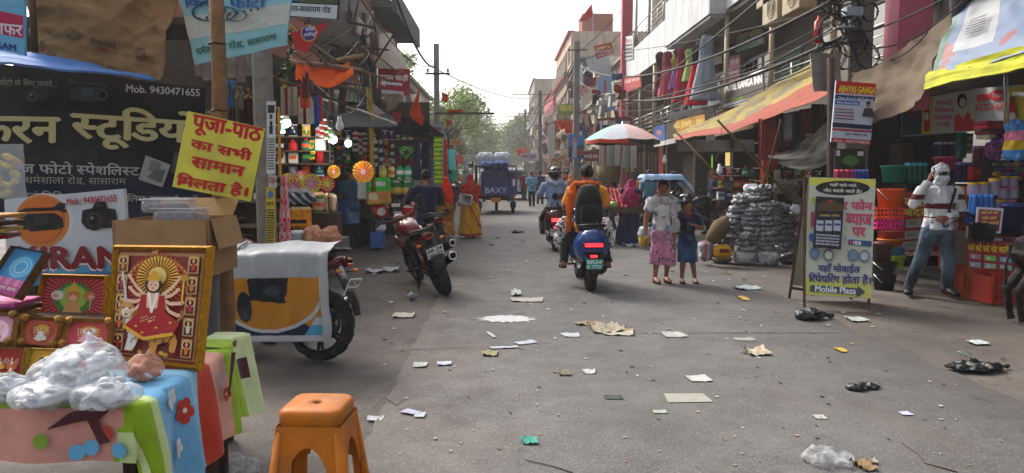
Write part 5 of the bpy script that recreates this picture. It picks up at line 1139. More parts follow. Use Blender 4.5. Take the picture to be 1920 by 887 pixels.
for i,(x,y,c,n_)in enumerate(((15,566,'b04a80','pink'),(18,578,'5a3018','brown'),(16,590,'b08a3a','gold'))):
 m=MB('gold',c);c_=P(x -10,y,3.42);m.box(c_,(.24,.2,.022),(0,0,.05*i),b=.003);m.build('picture_frame',label=n_ +' edged flat frame in the pile under the tilted blue picture',cat='framed picture',group='frames stacked flat at the left edge')
m=MB('wood','4a3322');bb(m,-2.7,-1.75,3.4,3.66,TZ +.005,.92);bb(m,-2.7,-2.0,3.14,3.38,TZ +.005,.82);m.build('wooden_step',label='dark wooden step holding up the rear rows of framed pictures',cat='step',kind=None)
# ---- bags of white discs, one orange
discs=MB('plastic','d2d2d2',True);discs.lathe([(.001,-.006),(.028,-.005),(.031,0),(.028,.005),(.001,.006)],12,caps=False);dm=discs.mesh('disc')
discs=MB('paper','b8603c',True);discs.ball((0,0,0),(.026,.018,.014),8,6);om=discs.mesh('biscuit')
for (px,py,z,rx,ry,rz,nd,kind,lb)in ((160,694,.86,.135,.12,.09,46,0,'topmost clear bag full of white discs'),(84,742,.80,.115,.10,.06,30,0,'clear bag of white discs at the front, left of centre'),(197,742,.80,.115,.09,.055,30,0,'flat clear bag of white discs nearest the green cloth edge'),(6,732,.80,.09,.09,.055,20,0,'clear bag of white discs at the left edge of the table'),(100,706,.82,.09,.09,.06,16,0,'half hidden clear bag behind the front bag of discs'),(268,693,.80,.075,.07,.055,22,1,'clear bag of orange brown sweets in front of the large picture')):
 r=ray(px,py);c_=CP +r*((z -CP.z)/r.z);o=empty('bag_of_discs' if not kind else 'bag_of_sweets',(c_.x,c_.y,TZ +.008),label=lb,cat='bag',group='bags of white discs' if not kind else None);hz=z -TZ
 for i in range(nd):
  a=random.uniform(0,6.28);q=random.random()**.5*.70;zz=random.uniform(.15,1.5)
  k=math.sqrt(max(0,1-(zz -.8)**2*1.1));d=bpy.data.objects.new('disc' if not kind else 'sweet',om if kind else dm);COL.objects.link(d);d.parent=o
  d.location=(rx*q*k*math.cos(a),ry*q*k*math.sin(a),hz*zz*.95+.008);d.rotation_euler=(random.gauss(0,.35),random.gauss(0,.35),0)
 m=MB('film','d4d8de' if not kind else 'd8a890',True);m.ball((0,0,hz*.9),(rx*1.08,ry*1.08,hz*.98),18,12);m.tube([(0,0,hz*1.6),(.02,.0,hz*1.85),(.04,.01,hz*2.1)],[.035,.012,.035],10)
 me=rem(m,.009,2,amp=.014,fs=16,seed=px);ob=bpy.data.objects.new('film',me);COL.objects.link(ob);ob.parent=o
# ---- stool
st=PZ(588,1010);sy=1.6*F/(905-322)
sy=2.72;sx_=(588-940)/F*sy
o=empty('plastic_stool',(sx_,sy,0),R(-4),label='orange plastic stool with round hole and arched legs in the foreground',cat='stool')
SH=1.6-(760-322)/F*sy;o.scale=(.88,.88,1);OC='b8660f'
m=MB('dustyplastic',OC,True)
def rrect(w,r,n=6):
 return [(sx*(w -r)+r*math.cos(R(a0 +90*i/n)),sy_*(w -r)+r*math.sin(R(a0 +90*i/n)))for sx,sy_,a0 in ((1,1,0),(-1,1,90),(-1,-1,180),(1,-1,270))for i in range(n +1)]
rings=[(rrect(.122,.04),SH -.066),(rrect(.130,.045),SH -.050),(rrect(.133,.045),SH -.030),(rrect(.132,.045),SH -.012),(rrect(.118,.045),SH),(rrect(.05,.045),SH -.002),(rrect(.018,.0179),SH -.003),(rrect(.016,.0159),SH -.02),(rrect(.12,.04),SH -.02)]
n=28;vs=[(x,y,z)for rg,z in rings for x,y in rg];m.add(vs,[(j*n +i,j*n +(i +1)%n,(j +1)*n +(i +1)%n,(j +1)*n +i)for j in range(len(rings)-1)for i in range(n)]);m.build('seat',o)
def side(u,v,k):# k-th skirt panel with an arched opening, slanting outwards
 w=.134+(SH -.06-v)*.10;x=(u -.5)*2*w;p=V((x,-w,v));return Matrix.Rotation(R(90*k),3,'Z')@p
for k in range(4):
 m=MB('dustyplastic',OC,True);top=SH -.058;ah=top -.075;N=24
 outer=[];
 for i in range(N +1):
  u=i/N;b_=.20;
  if u<=b_ or u>=1-b_:z1=0
  else:
   t_=(u -.5)/(.5-b_);z1=ah -.16*(1-math.sqrt(max(0,1-t_*t_*.999)))
  outer.append((u,z1))
 front=[side(u,top,k)for u,z1 in outer];low=[side(u,z1 if z1 else .002,k)for u,z1 in outer];nn=(Matrix.Rotation(R(90*k),3,'Z')@V((0,1,0)))*.006
 M2=[]
 for i in range(N):
  z0a,z0b=outer[i][1],outer[i +1][1]
  if (z0a==0)!=(z0b==0):
   if z0a==0:low_i,low_j=side(outer[i][0],.002,k),side(outer[i][0]+.001,.002,k);continue
   continue
  a,b,c,d=front[i],front[i +1],low[i +1],low[i];m.add([a,b,c,d],[(0,3,2,1)]);m.add([a +nn,b +nn,c +nn,d +nn],[(0,1,2,3)]);m.add([d,c,c +nn,d +nn],[(0,1,2,3)],False)
 # close the narrow seam at the arch foot
 for i in range(N):
  z0a,z0b=outer[i][1],outer[i +1][1]
  if (z0a==0)!=(z0b==0):a,b,c,d=front[i],front[i +1],low[i +1],low[i];m.add([a,b,side(outer[i +1][0],max(z0b,z0a),k),side(outer[i][0],max(z0a,z0b),k)],[(0,3,2,1)]);m.add([a +nn,b +nn,side(outer[i +1][0],max(z0b,z0a),k)+nn,side(outer[i][0],max(z0a,z0b),k)+nn],[(0,1,2,3)])
 m.build('side_panel',o)
 m=MB('dustyplastic',OC,True);m.M=Matrix.Rotation(R(90*k +45),4,'Z');w1=.134*1.36;w0=(.134+SH*.10)*1.38;m.tube([(0,-w0*.985,.0),(0,-(w0 +w1)/2*.985,SH*.48),(0,-w1*.97,SH -.08)],[(.036,.020),(.034,.018),(.022,.012)],12,up=(0,-1,0));m.build('leg',o)
 m=MB('dustyplastic','a84c0a');m.M=Matrix.Rotation(R(90*k),4,'Z');w=.134+SH*.085;m.box((0,-w +.012,.12),(w*2-.06,.012,.05));m.build('cross_rail',o)
# ---- carton, drum, clear boxes, poles and the yellow sign
o=empty('carton_box',(-1.74,4.0,1.06),label='open brown cardboard box on a drum below the yellow sign',cat='box')
m=MB('card','8a6a48');X0,X1,Y0,Y1,Z0,Z1=-.25,.24,-.2,.2,0,.29
for q in ((X0,X1,Y0,Y0 +.006,Z0,Z1),(X0,X1,Y1 -.006,Y1,Z0,Z1),(X0,X0 +.006,Y0 +.007,Y1 -.007,Z0,Z1),(X1 -.006,X1,Y0 +.007,Y1 -.007,Z0,Z1),(X0 +.007,X1 -.007,Y0 +.007,Y1 -.007,Z0,Z0 +.006)):bb(m,*q)
m.build('box_wall',o)
for M_,sz in ((Matrix.Translation((0,Y0 -.01,Z1 -.07))@Matrix.Rotation(R(-6),4,'X'),(.46,.005,.15)),(Matrix.Translation((X1 +.025,0,Z1 -.07))@Matrix.Rotation(R(-14),4,'Y'),(.005,.36,.16)),(Matrix.Translation((0,Y1 +.06,Z1 +.05))@Matrix.Rotation(R(-50),4,'X'),(.44,.005,.15))):
 m=MB('card','94744f');m.M=M_;m.box((0,0,0),sz);m.build('flap',o)
m=MB('plastic','4a4c50',True);m.lathe([(.17,0),(.185,.02),(.19,.5),(.2,.52),(.19,.54),(.2,1.0),(.205,1.045),(.18,1.05)],24,c=(-1.75,4.02,0));o2=m.build('drum',label='grey plastic drum under the cardboard box',cat='drum')
m=MB('plastic','70403a',True)
for k in range(2):
 c_=P(318 if k==0 else 340,388 if k==0 else 402,3.95-k*.02);o2=empty('clear_food_box',(c_.x,c_.y,1.34+.0+(.075 if k==0 else 0)),R(6-14*k),label=['upper clear plastic box of dark red packets on the carton','lower clear plastic box of packets on the carton'][k],cat='box')
 if k==0:o2.location.z=1.6-(398-322)/F*3.95
 else:o2.location.z=1.6-(415-322)/F*3.95
 m=MB('clear','b8bcc0',True);m.sm=False;m.box((0,0,.035),(.24,.16,.065),b=.015);m.build('box_body',o2)
 m=MB('clear','d0d2d6');m.box((0,0,.073),(.255,.175,.008),b=.003);m.build('lid',o2)
 for j in range(9):m=MB('gloss',['5a1416','2a1416','8a2a2a','101014'][j%4],True);m.ball((-.09+.045*(j%5),-.04+.08*(j//5),.03),(.022,.035,.02),8,6);m.build('packet',o2)
pl=P(414,300,4.35);m=MB('wood','7a5a3e',True)
m.tube([(pl.x -.03,4.35,0),(pl.x +.005,4.36,.8),(pl.x -.012,4.35,1.5),(pl.x +.008,4.35,2.1),(pl.x,4.36,2.9)],[.05,.047,.044,.042,.04],14);m.sm=True
pole=m.build('wooden_pole',label='rough wooden pole in front of the cyan sign on the left',cat='pole')
for z in (1.95,2.33):m=MB('wire','3a3228',True);m.tube([(math.cos(a)*.047,math.sin(a)*.047,z +.003*math.sin(3*a))for a in [i*.785 for i in range(8)]],.006,5,closed=True);m.v=[p +V((pl.x,4.352,0))-V(pole.location)for p in m.v];m.build('wire_binding',pole)
cp_=P(497,300,6.9);m=MB('concrete','7c756c',False);w=.076
m.box((cp_.x,6.9,1.5),(w*2,w*2,3.0),b=.02)
for i in range(16):z=.2+i*.175;m.lathe([(.001,0),(.05,0),(.055,.003),(.05,.006),(.001,.006)],12,c=(cp_.x,6.9-w -.002,z),M=Matrix.Rotation(R(90),4,'X'),caps=False)
cpo=m.build('concrete_pole',label='short concrete pole with pasted paper strips beside the red striped cloth',cat='pole')
for (q,d,c,lb)in (([(500,190),(517,190),(516,326),(500,326)],6.79,'c9c8c6','white'),([(503,326),(519,330),(519,352),(504,352)],6.78,'b8b0b0','red'),([(499,350),(516,350),(515,472),(498,472)],6.79,'b8a028','yellow')):
 s,ob=pqs('poster',q,d,c,{'white':'narrow white paper poster with a portrait on the concrete pole','red':'small white notice with red print on the concrete pole','yellow':'long yellow paper notice low on the concrete pole'}[lb],'poster',th=.003,mat='paper')
 if lb=='white':s.rect(.1,.84,.9,.95,'2a2a2e');s.ell(.5,.70,.16,.03,'1c1c20');s.rect(.3,.55,.7,.67,'2c2c34');s.scrib(.1,.05,.9,.5,12,'55555c');s.rect(.35,.76,.65,.82,'3a3a40')
 if lb=='red':s.text('OIJEN',.05,.2,.95,.8,'a01c28',.03)
 if lb=='yellow':s.text('सूचना',.1,.7,.9,.76,'15120c',.03);s.scrib(.08,.04,.92,.66,16,'1c1810',seed=3);s.ell(.5,.88,.3,.06,'3a6aa0')
 s.done(ob)
Yq=[(352,208),(497,241),(470,378),(323,350)]
s,ob=pqs('painted_sign',Yq,[4.12,4.12,4.08,4.08],'c3b840','yellow painted board with red Hindi lettering tied to the wooden pole',th=.018,mat='paintmetal',edge='8a8020')
for txt,x0,y0,x1,y1,dy in (('पूजा-पाठ',357,213,486,250,26),('का सभी',357,254,470,277,25),('सामान',358,293,456,312,20),('मिलता है।',330,322,462,350,22)):
 T(s,txt,x0,y0,x1,y1,'b01018',.045,dy)
s.done(ob)
# ---- studio banner, camera board, tarps above
BQ=[(-34,116),(386,166),(380,404),(-34,420)]
s,ob=pqs('studio_banner',BQ,[4.95,5.35],'12141b','dark photo studio banner with big cream Hindi lettering behind the frames',th=.02,wave=.012,wn=4)
s.rect(.0,.0,.999,.34,'101a36',n=20,m=6);s.rect(.0,.34,.5,.52,'1e1a1c',n=20,m=4)
s.k+=4
CR='b5ad7c'
T(s,'किरन',-62,196,104,268,CR,.035,-2,shadow=('060606',.006,-.02));T(s,'स्टूडियो',128,193,372,275,CR,.035,8,shadow=('060606',.006,-.02))
T(s,'Mob. 9430471655',230,158,374,172,'b8b8ba',.02,9);T(s,'फोटो के लिए पधारे...',-4,146,102,162,'8a8670',0,3)
T(s,'कवरेज फोटो स्पेशलिस्ट',-20,297,256,322,'a3a1a0',.02,6);T(s,'धर्मशाला रोड, सासाराम',46,325,231,345,'969078',0,2);T(s,'एवं डिजिटल फोटो के लिए सम्पर्क करें',40,355,372,376,'a09c90',0,6)
def camcorder(s,x,y,k,col='1c2226',c2='2f3a40',fl=1):
 a=lambda dx,dy:(x +dx*k*fl,y +dy*k)
 PL(s,[a(-36,-2),a(-30,-10),a(20,-12),a(34,-4),a(36,12),a(26,16),a(-20,20),a(-30,12)],col);PL(s,[a(-44,-14),a(-30,-20),a(28,-22),a(42,-16),a(40,-12),a(26,-16),a(-28,-14),a(-40,-8)],col)
 CI(s,*a(-32,6),11*k,c2);CI(s,*a(-32,6),7*k,'0a0c10');PL(s,[a(-14,-6),a(10,-8),a(12,8),a(-12,10)],c2);PL(s,[a(20,-22),a(30,-30),a(40,-28),a(38,-18)],col)
def dslr(s,x,y,k,col='15171b',c2='2c3036'):
 a=lambda dx,dy:(x +dx*k,y +dy*k)
 PL(s,[a(-30,-10),a(-12,-14),a(-6,-26),a(12,-26),a(16,-14),a(30,-12),a(34,14),a(24,22),a(-22,24),a(-32,12)],col);CI(s,*a(-8,8),19*k,'0c0d10');CI(s,*a(-8,8),15*k,c2);CI(s,*a(-8,8),10*k,'090a0e');CI(s,*a(-12,4),3*k,'6a7a8a');PL(s,[a(-4,-22),a(9,-22),a(10,-17),a(-4,-17)],c2)
camcorder(s,158,173,.9,'28343c','3c4a54',-1);dslr(s,66,176,.62,'1c262e','33434c')
PL(s,[(270,290),(318,308),(302,350),(256,335)],'8f8f8c');PL(s,[(280,298),(300,305),(296,325),(274,318)],'6a6c6c');PL(s,[(290,315),(308,318),(300,342),(272,330)],'55585a');PL(s,[(326,284),(352,290),(350,330),(318,322)],'3a4048');PL(s,[(346,300),(352,302),(350,326),(342,322)],'8a7a6a')
s.done(ob)
WQ=[(8,374),(231,354),(243,520),(14,540)]
s,ob=pqs('camera_board',WQ,[4.35,4.25],'b9bfc6','white studio board with camcorder in orange circle and red mobile number',th=.03,mat='print')
CI(s,84,414,56,'c4c8cc',52);CI(s,80,414,52,'c07a3a',50);CI(s,78,413,46,'b5581a',44);CI(s,76,412,44,'c46a22',42);camcorder(s,82,412,1.1,'15161a','2a2c30');dslr(s,188,404,1.02)
T(s,'Mob.: 9430471655',130,372,222,384,'a81c28',.03,-7)
PL(s,[(14,500),(60,492),(120,504),(180,494),(242,500),(243,520),(14,540)],'4f93b8');PL(s,[(14,512),(70,506),(130,514),(190,506),(242,512),(243,520),(14,540)],'2f6f9a')
T(s,'KIRAN',40,462,236,502,'7a1420',.05,0,shadow=('e0d0d0',-.008,-.02));s.done(ob)
def tarp(name,corners,col,label,wave=.06,wn=3,n=26,sag=0,th=.012,cat='tarpaulin',colf=None,seed=0,mat='tarp',par=None):
 tl,tr,br,bl=[V(p)for p in corners];f0=bil(tl,tr,br,bl);nn=(br -bl).cross(tl -bl).normalized();m=MB(mat,col,True)
 f=lambda u,v:f0(u,v)+nn*wave*(wob(u*wn +seed,v*wn,seed)+.9*(.35-abs(wob(u*wn*1.6+v*2,v*wn*1.3-u*2,seed +3)))+.18*(.3-abs(wob(u*wn*3.7-v*3,v*wn*3.1+u,seed +9)))+.12*wob(u*wn*9,v*wn*8,seed))-V((0,0,sag*4*u*(1-u)))
 m.grid(f,n,n,colf=colf);m.grid(lambda u,v:f(u,v)-nn*th,n,n,colf=colf)
 for q in (((0,0),(1,0)),((1,0),(1,1)),((1,1),(0,1)),((0,1),(0,0))):(a,b),(c,d)=q;m.grid(lambda u,v:f(a +(c -a)*u,b +(d -b)*u)-nn*th*v,n,1)
 return m.build(name,par,label=label,cat=cat),f
Q4=lambda q,d:[P(x,y,dd)for (x,y),dd in zip(q,d if isinstance(d,(list,tuple))else [d]*4)]
bt,f_=tarp('brown_tarp',Q4([(58,-40),(330,-45),(302,152),(58,112)],[4.7,4.7,4.55,4.6]),'7a5c3a','crumpled brown tarpaulin hanging above the studio banner',wave=.12,wn=1.9,n=60)
s=Surf(lambda u,v:f_(u,v)+V((0,-.012,0)),(0,-1,0),.001);s.q=[(58,-40),(330,-45),(302,152),(58,112)]
for (x,y)in ((150,72),(262,100)):
 u_,v_=uv(s,x,y);s.ring(u_,v_,.045,.06,.14,'3a2c20');s.line([(u_ -.03,v_ -.03),(u_,v_ +.04),(u_ +.03,v_ -.03),(u_ -.03,v_ -.03)],.006,'3a2c20')
T(s,'FRAGILE',178,76,214,84,'2a2220',.03,5);PL(s,[(182,88),(206,92),(196,98)],'7a2018');s.done(bt)
for i,(a,b_)in enumerate((((55,-30),(66,110)),((300,-20),(328,-10)))):
 pass
m=MB('wood','4a3626',True);m.tube([P(58,-60,4.5),P(62,40,4.52),P(66,112,4.5)],.02,8);m.build('tarp_pole',label='dark thin pole at the left edge of the brown tarpaulin',cat='pole')
tarp('blue_tarp',Q4([(-60,86),(292,143),(292,149),(-60,120)],[4.3,4.85,4.5,4.0]),'4a6fa8','strip of pale blue tarpaulin between the brown sheet and the studio banner',wave=.02,n=20,sag=-.02)
s,ob=pqs('studio_board',[(-60,-30),(46,-8),(46,104),(-60,82)],[4.1,4.15],'5f9fc0','corner of a blue and pink studio board at the top left',th=.03)
PL(s,[(-60,8),(44,30),(44,72),(-60,52)],'a51e4c');PL(s,[(-60,-30),(44,-8),(44,12),(-60,-10)],'6aa6c4');T(s,'फोटोग्राफर',-70,28,42,56,'d0c4cc',.03,12);T(s,'SASARAM',-50,70,30,82,'1c3a8a',.04,14);s.done(ob)
CQ=[(322,-60),(556,-70),(536,84),(366,122)]
s,ob=pqs('cyan_banner',CQ,[4.85,4.7],'7fb3bd','torn cyan and cream cloth banner with green Hindi address behind the pole',th=.012,wave=.03,wn=2.5)
s.rect(0,.26,1,.5,'b5bab4',n=16,m=4);s.k+=2;T(s,'धर्मशाला रोड, सासाराम',372,86,520,106,'1c5a3a',.015,-30);T(s,'किरन फोटो',350,-14,500,14,'2a5aa0',.03,0)
x0=0
for k in range(3):u_,v_=uv(s,396+26*k,22+4*k);s.ring(u_,v_,.16-.03*k,.10-.02*k,.16,'22485a')
for k in range(9):CI(s,380+14*k,36-2.2*k,3,'1f3f4e')
s.done(ob)
s,ob=pqs('address_board',[(438,-60),(640,-50),(631,37),(443,23)],[5.6,5.5],'101418','black board with a white address strip in Hindi at the top left',th=.04)
PL(s,[(444,0),(633,10),(631,36),(444,22)],'b4b6ba');PL(s,[(520,-40),(632,-30),(633,8),(560,4)],'3a4a2a');PL(s,[(440,-50),(540,-40),(560,2),(442,-4)],'28509a')
T(s,'प्रमिला कॉम्प्लेक्स, आरा-सासाराम रोड',455,3,620,18,'1a1c20',.02,8);s.done(ob)
s,ob=pqs('triangular_banner',[(545,62),(617,41),(574,99),(556,92)],[6.8,6.8],'a81820','red triangular banner with blue oval badge under the address board',th=.01)
CI(s,579,62,15,'b89a30',16);CI(s,579,62,13,'3a2a78',14);T(s,'प्रोफ',572,50,588,58,'c8c0d8',.03);T(s,'एजेन्सी',569,62,590,70,'c8c0d8',.03);s.done(ob)
# yellow and green garland at the far left, behind clear film
o=empty('garland_packet',P(14,372,3.9),label='yellow and green pompom garland packed in clear film at the left edge',cat='garland')
for i in range(26):
 m=MB('cloth',['b8a010','2f6a1c','b8a010','c09018'][(i//3)%4],True);m.ball((0,0,0),(.022,.02,.016),8,6);ob=m.build('pompom',o);ob.location=(random.uniform(-.06,.08),random.uniform(-.02,.02),.02+i*.008)
m=MB('clear','c0c4c8',True);m.grid(lambda u,v:V(((u -.5)*.26,-.05+.01*wob(u*6,v*6),v*.28)),8,8);m.build('film',o)
# timber shop front left of centre: planks, hanging clothes, shelf with jars behind the boy
o=empty('timber_shop_front',P(450,400,7.6),label='weathered timber front of the small shop behind the poles',cat='shop front');o.location.z=0;ofs=V(o.location)
for i in range(9):
 a=P(372+16*i,128,7.7);m=MB('wood',vary('6f665c',.25));m.box((a.x -ofs.x,a.y -ofs.y,2.78-.02*(i%3)),(.082,.03,.42+.05*(i%2)));m.build('plank',o)
m=MB('wood','5a4a3a',True);m.tube([P(380,215,7.6)-ofs,P(520,205,7.6)-ofs],.03,8);m.tube([P(350,300,7.9)-ofs,P(520,300,7.9)-ofs],.025,8);m.build('beam',o)
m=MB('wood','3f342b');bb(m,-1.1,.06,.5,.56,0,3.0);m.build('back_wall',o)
m=MB('wood','6a5a48')
for z in (1.28,1.45,1.02):bb(m,-.75,.3,.1,.45,z,z +.025)
m.build('shelf',o)
for i in range(7):
 c_=P(425+9*i,355,7.6);ob=empty('glass_jar',(c_.x,7.75,1.307 if i<6 else 1.477),label='small jar with dark lid on the shop shelf, %s from the left pole'%['first','second','third','fourth','fifth','sixth','last'][i],cat='jar',group='jars on the shelf behind the boy')
 m=MB('plastic',['b8b0a4','8a4a30','c0b8a8'][i%3],True);m.lathe([(.02,0),(.024,.01),(.024,.06),(.016,.075)],10);m.build('jar',ob);m=MB('plastic','141416',True);m.lathe([(.02,.075),(.02,.098),(.0,.1)],10);m.build('lid',ob)
for i,(x0,x1,y0,y1,c,lb)in enumerate(((424,440,150,200,'3f6f98','pale blue'),(430,458,205,300,'3a2c24','dark brown'),(458,482,180,275,'4a1418','maroon'),(440,452,160,230,'7a7264','grey'))):
 m=MB('cloth',c,True);a,b_=P(x0,y0,7.5),P(x1,y1,7.5);m.grid(lambda u,v:V((a.x +(b_.x -a.x)*u,7.5+.04*math.sin(u*14),b_.z +(a.z -b_.z)*v)),12,6);m.grid(lambda u,v:V((a.x +(b_.x -a.x)*u,7.53+.04*math.sin(u*14),b_.z +(a.z -b_.z)*v)),12,6)
 m.build('hanging_garment',label=lb +' garment hanging in the dark shop left of the concrete pole',cat='garment')
for k,(pts,lb)in enumerate((([(425,168),(450,176),(480,175)],'across the shop front'),([(545,60),(548,90),(538,120),(536,140),(530,165)],'down beside the red triangular banner'))):
 m=MB('leaf','2f4a2c');pp=[P(x,y,7.2)for x,y in pts]
 for a,b_ in zip(pp,pp[1:]):
  nseg=max(3,int((b_ -a).length/.035))
  for i in range(nseg):
   c_=a.lerp(b_,i/nseg);m.col=hx(random.choice(['2f4a2c','3f5a2a','8a6a1c','1f3a2c']))
   for j in range(9):d=V((random.gauss(0,1),random.gauss(0,1),random.gauss(0,1))).normalized()*.05;m.add([c_,c_ +d +V((.014,0,0)),c_ +d*1.2,c_ +d -V((.014,0,0))],[(0,1,2,3)])
 m.build('tinsel_garland',label='dark green and gold tinsel garland '+lb,cat='garland')
GN[0]=1.9
# ============================================================ goods
def at0(o,m):m.v=[p -V(o.location)for p in m.v];return m
def pouch(w,h,c1,c2,c3='d0ccc0'):
 """pillow pack with crimped ends, facing -Y, origin at the bottom middle"""
 m=MB('gloss',c1,True);f=lambda sg:(lambda u,v:V(((u -.5)*w*(1-.06*math.sin(v*3.14)),sg*.16*w*(max(0,math.sin(math.pi*u))*max(0,math.sin(math.pi*v)))**.5+.004*wob(u*9,v*9,w),v*h)))
 cf=lambda u,v:c3 if (v<.08 or v>.92)else (c2 if (.30<v<.52 and .12<u<.88)else (c3 if ((u -.5)**2*9+(v -.7)**2*22)<.35 else c1))
 m.grid(f(-1),8,10,colf=cf);m.grid(f(1),8,6);return m
def bottle(w,h,c1,c2,cap='c82020'):
 m=MB('plastic',c1,True);r=w/2;m.lathe([(.001,0),(r*.9,.0),(r,h*.05),(r,h*.25)],12,sy=.6,caps=False);m.set(col=c2);m.lathe([(r,h*.25),(r,h*.55)],12,sy=.6,caps=False);m.set(col=c1);m.lathe([(r,h*.55),(r*.95,h*.68),(r*.45,h*.84),(r*.32,h*.86)],12,sy=.6,caps=False)
 m.set(col=cap);m.lathe([(r*.36,h*.86),(r*.34,h),(.001,h)],10,caps=False);return m
def tub(w,h,col,lid=None,mat='plastic',ribs=0,tap=.8):
 m=MB(mat,col,True);r=w/2;n=20
 m.lathe([(.001,0),(r*tap,0),(r*.97,h*.86),(r*1.02,h*.87),(r*1.04,h*.9)]+([(r*.9,h*.9),(r*.78,.02)]if not lid else []),n,caps=False)
 if lid:m.set(col=lid);m.lathe([(r*1.06,h*.88),(r*1.06,h*.95),(r*.9,h),(.001,h*1.0)],n,caps=False)
 return m
def pack(w,h,col,lid,n=4):
 """shrink pack of bottles or jars in a row"""
 m=MB('plastic',col,True)
 for i in range(n):
  r=w/n/2*.96
  for j in range(2):m.lathe([(.001,0),(r*.9,0),(r,h*.1),(r,h*.55),(r*.8,h*.75),(r*.75,h*.85)],10,c=(-w/2+(i +.5)*w/n,j*2.1*r,0),caps=False);m.set(col=lid);m.lathe([(r*.85,h*.85),(r*.85,h*.98),(.001,h)],10,c=(-w/2+(i +.5)*w/n,j*2.1*r,0),caps=False);m.set(col=col)
 return m
def ibox(w,h,col,c2,d=.12):m=MB('print',col);m.box((0,d/2,h/2),(w,d,h),b=.004);m.set(col=c2);m.box((0,-.002,h*.55),(w*.8,.004,h*.35));return m
def sackm(w,h,col,c2=None,d=.5,seed=1):
 m=MB('cloth',col,True);m.box((0,w*d/2,h/2),(w,w*d,h),b=min(w,h)*.3);return m
def basket(w,h,col,d=.3):
 m=MB('plastic',col);k=7
 for i in range(k +1):x=-w/2+w*i/k;bb(m,x -.008,x +.008,-.006,.006,0,h);bb(m,x -.008,x +.008,d -.006,d +.006,0,h)
 for z in (0.0,h*.5,h):bb(m,-w/2-.01,w/2+.01,-.012,.012,z -.012,z +.012);bb(m,-w/2-.01,w/2+.01,d -.012,d +.012,z -.012,z +.012);bb(m,-w/2-.012,-w/2+.012,.013,d -.013,z -.012,z +.012);bb(m,w/2-.012,w/2+.012,.013,d -.013,z -.012,z +.012)
 bb(m,-w/2,w/2,.013,d -.013,.001,.01);return m
MC={}
def prod(kind,px,pb,Y,wp,hp,c1,c2,label,cat,group=None,name=None,rz=0,**k):
 """an article whose bottom middle was measured at (px, pb) and stands at depth Y"""
 w,h=wp*Y/F,hp*Y/F;key=(kind,round(w,2),round(h,2),c1,c2,tuple(sorted(k.items())));c=P(px,pb,Y)
 if key in MC:me=MC[key]
 else:
  fn={'pouch':pouch,'bottle':bottle,'tub':tub,'pack':pack,'box':ibox,'sack':sackm,'basket':basket}[kind];me=fn(w,h,c1,c2,**k)if kind!='basket' else fn(w,h,c1);me=me.mesh(name or cat.replace(' ','_'));MC[key]=me
 o=bpy.data.objects.new(name or cat.replace(' ','_'),me);COL.objects.link(o);o.location=c;o.rotation_euler=(0,0,rz);tag(o,label,cat,group);return o
ORD=['top','second','third','fourth','fifth','sixth'];NUM=['first','second','third','fourth','fifth','sixth','seventh','eighth','ninth','tenth','eleventh','twelfth','thirteenth','fourteenth']
CN={'9a1c1c':'red','2a6a2a':'green','b08a20':'yellow','1e2a5a':'dark blue','c0b8a8':'cream','b05018':'orange','5a2a1a':'brown','20584a':'teal','7a1a4a':'magenta','15181c':'black','9aa4a8':'grey white'}
pal=list(CN)
rr=random.Random(11)
def wall_of(x0,x1,ys,Y,wp,hp,where,kinds=('pouch','bottle','box','tub'),bias=None,shelf=True,rnd=rr,gap=1.12):
 for r,y in enumerate(ys):
  n=int((x1 -x0)/(wp*gap));lastc=None
  for i in range(n):
   c1=rnd.choice(bias or pal);c2=rnd.choice(pal);k=kinds[(r +(i//3))%len(kinds)];kk={'pouch':'packet','bottle':'bottle','box':'box','tub':'tin','pack':'pack'}[k]
   prod(k,x0 +(i +.5)*(x1 -x0)/n,y,Y +rnd.uniform(0,.05),wp*rnd.uniform(.85,1.0),hp*rnd.uniform(.85,1.05),c1,c2,'%s %s, %s row, %s from left, %s'%(CN[c1],kk,ORD[r],NUM[i%12],where),kk,'goods '+where)
  if shelf:a,b=P(x0 -3,y,Y),P(x1 +3,y,Y);m=MB('wood','4a3828');bb(m,a.x,b.x,Y -.12,Y +.3,a.z -.022,a.z -.002);m.build('shelf',label='wooden shelf board under the %s row %s'%(ORD[r],where),cat='shelf')
wall_of(512,612,(256,282,306,330),12.3,18,23,'near left stall')
wall_of(612,706,(262,284,306,326),15.9,13,17,'stall behind the blue t-shirt man')
wall_of(716,800,(262,290,312),19.0,10,18,'under the black awning',bias=['5a2a1a','15181c','9a1c1c','1e2a5a','c0b8a8'])
m=MB('wood','2a211b');a=P(505,300,12.75);b=P(618,300,12.75);bb(m,a.x,b.x,12.72,12.8,0,3.3);a=P(606,300,16.3);b=P(716,300,16.3);bb(m,a.x,b.x,16.3,16.38,0,3.4);a=P(705,300,19.5);b=P(806,300,19.5);bb(m,a.x,b.x,19.5,19.6,0,3.4);m.build('stall_back_boards',label='dark plank backs of the left stalls',cat='stall',kind='structure')
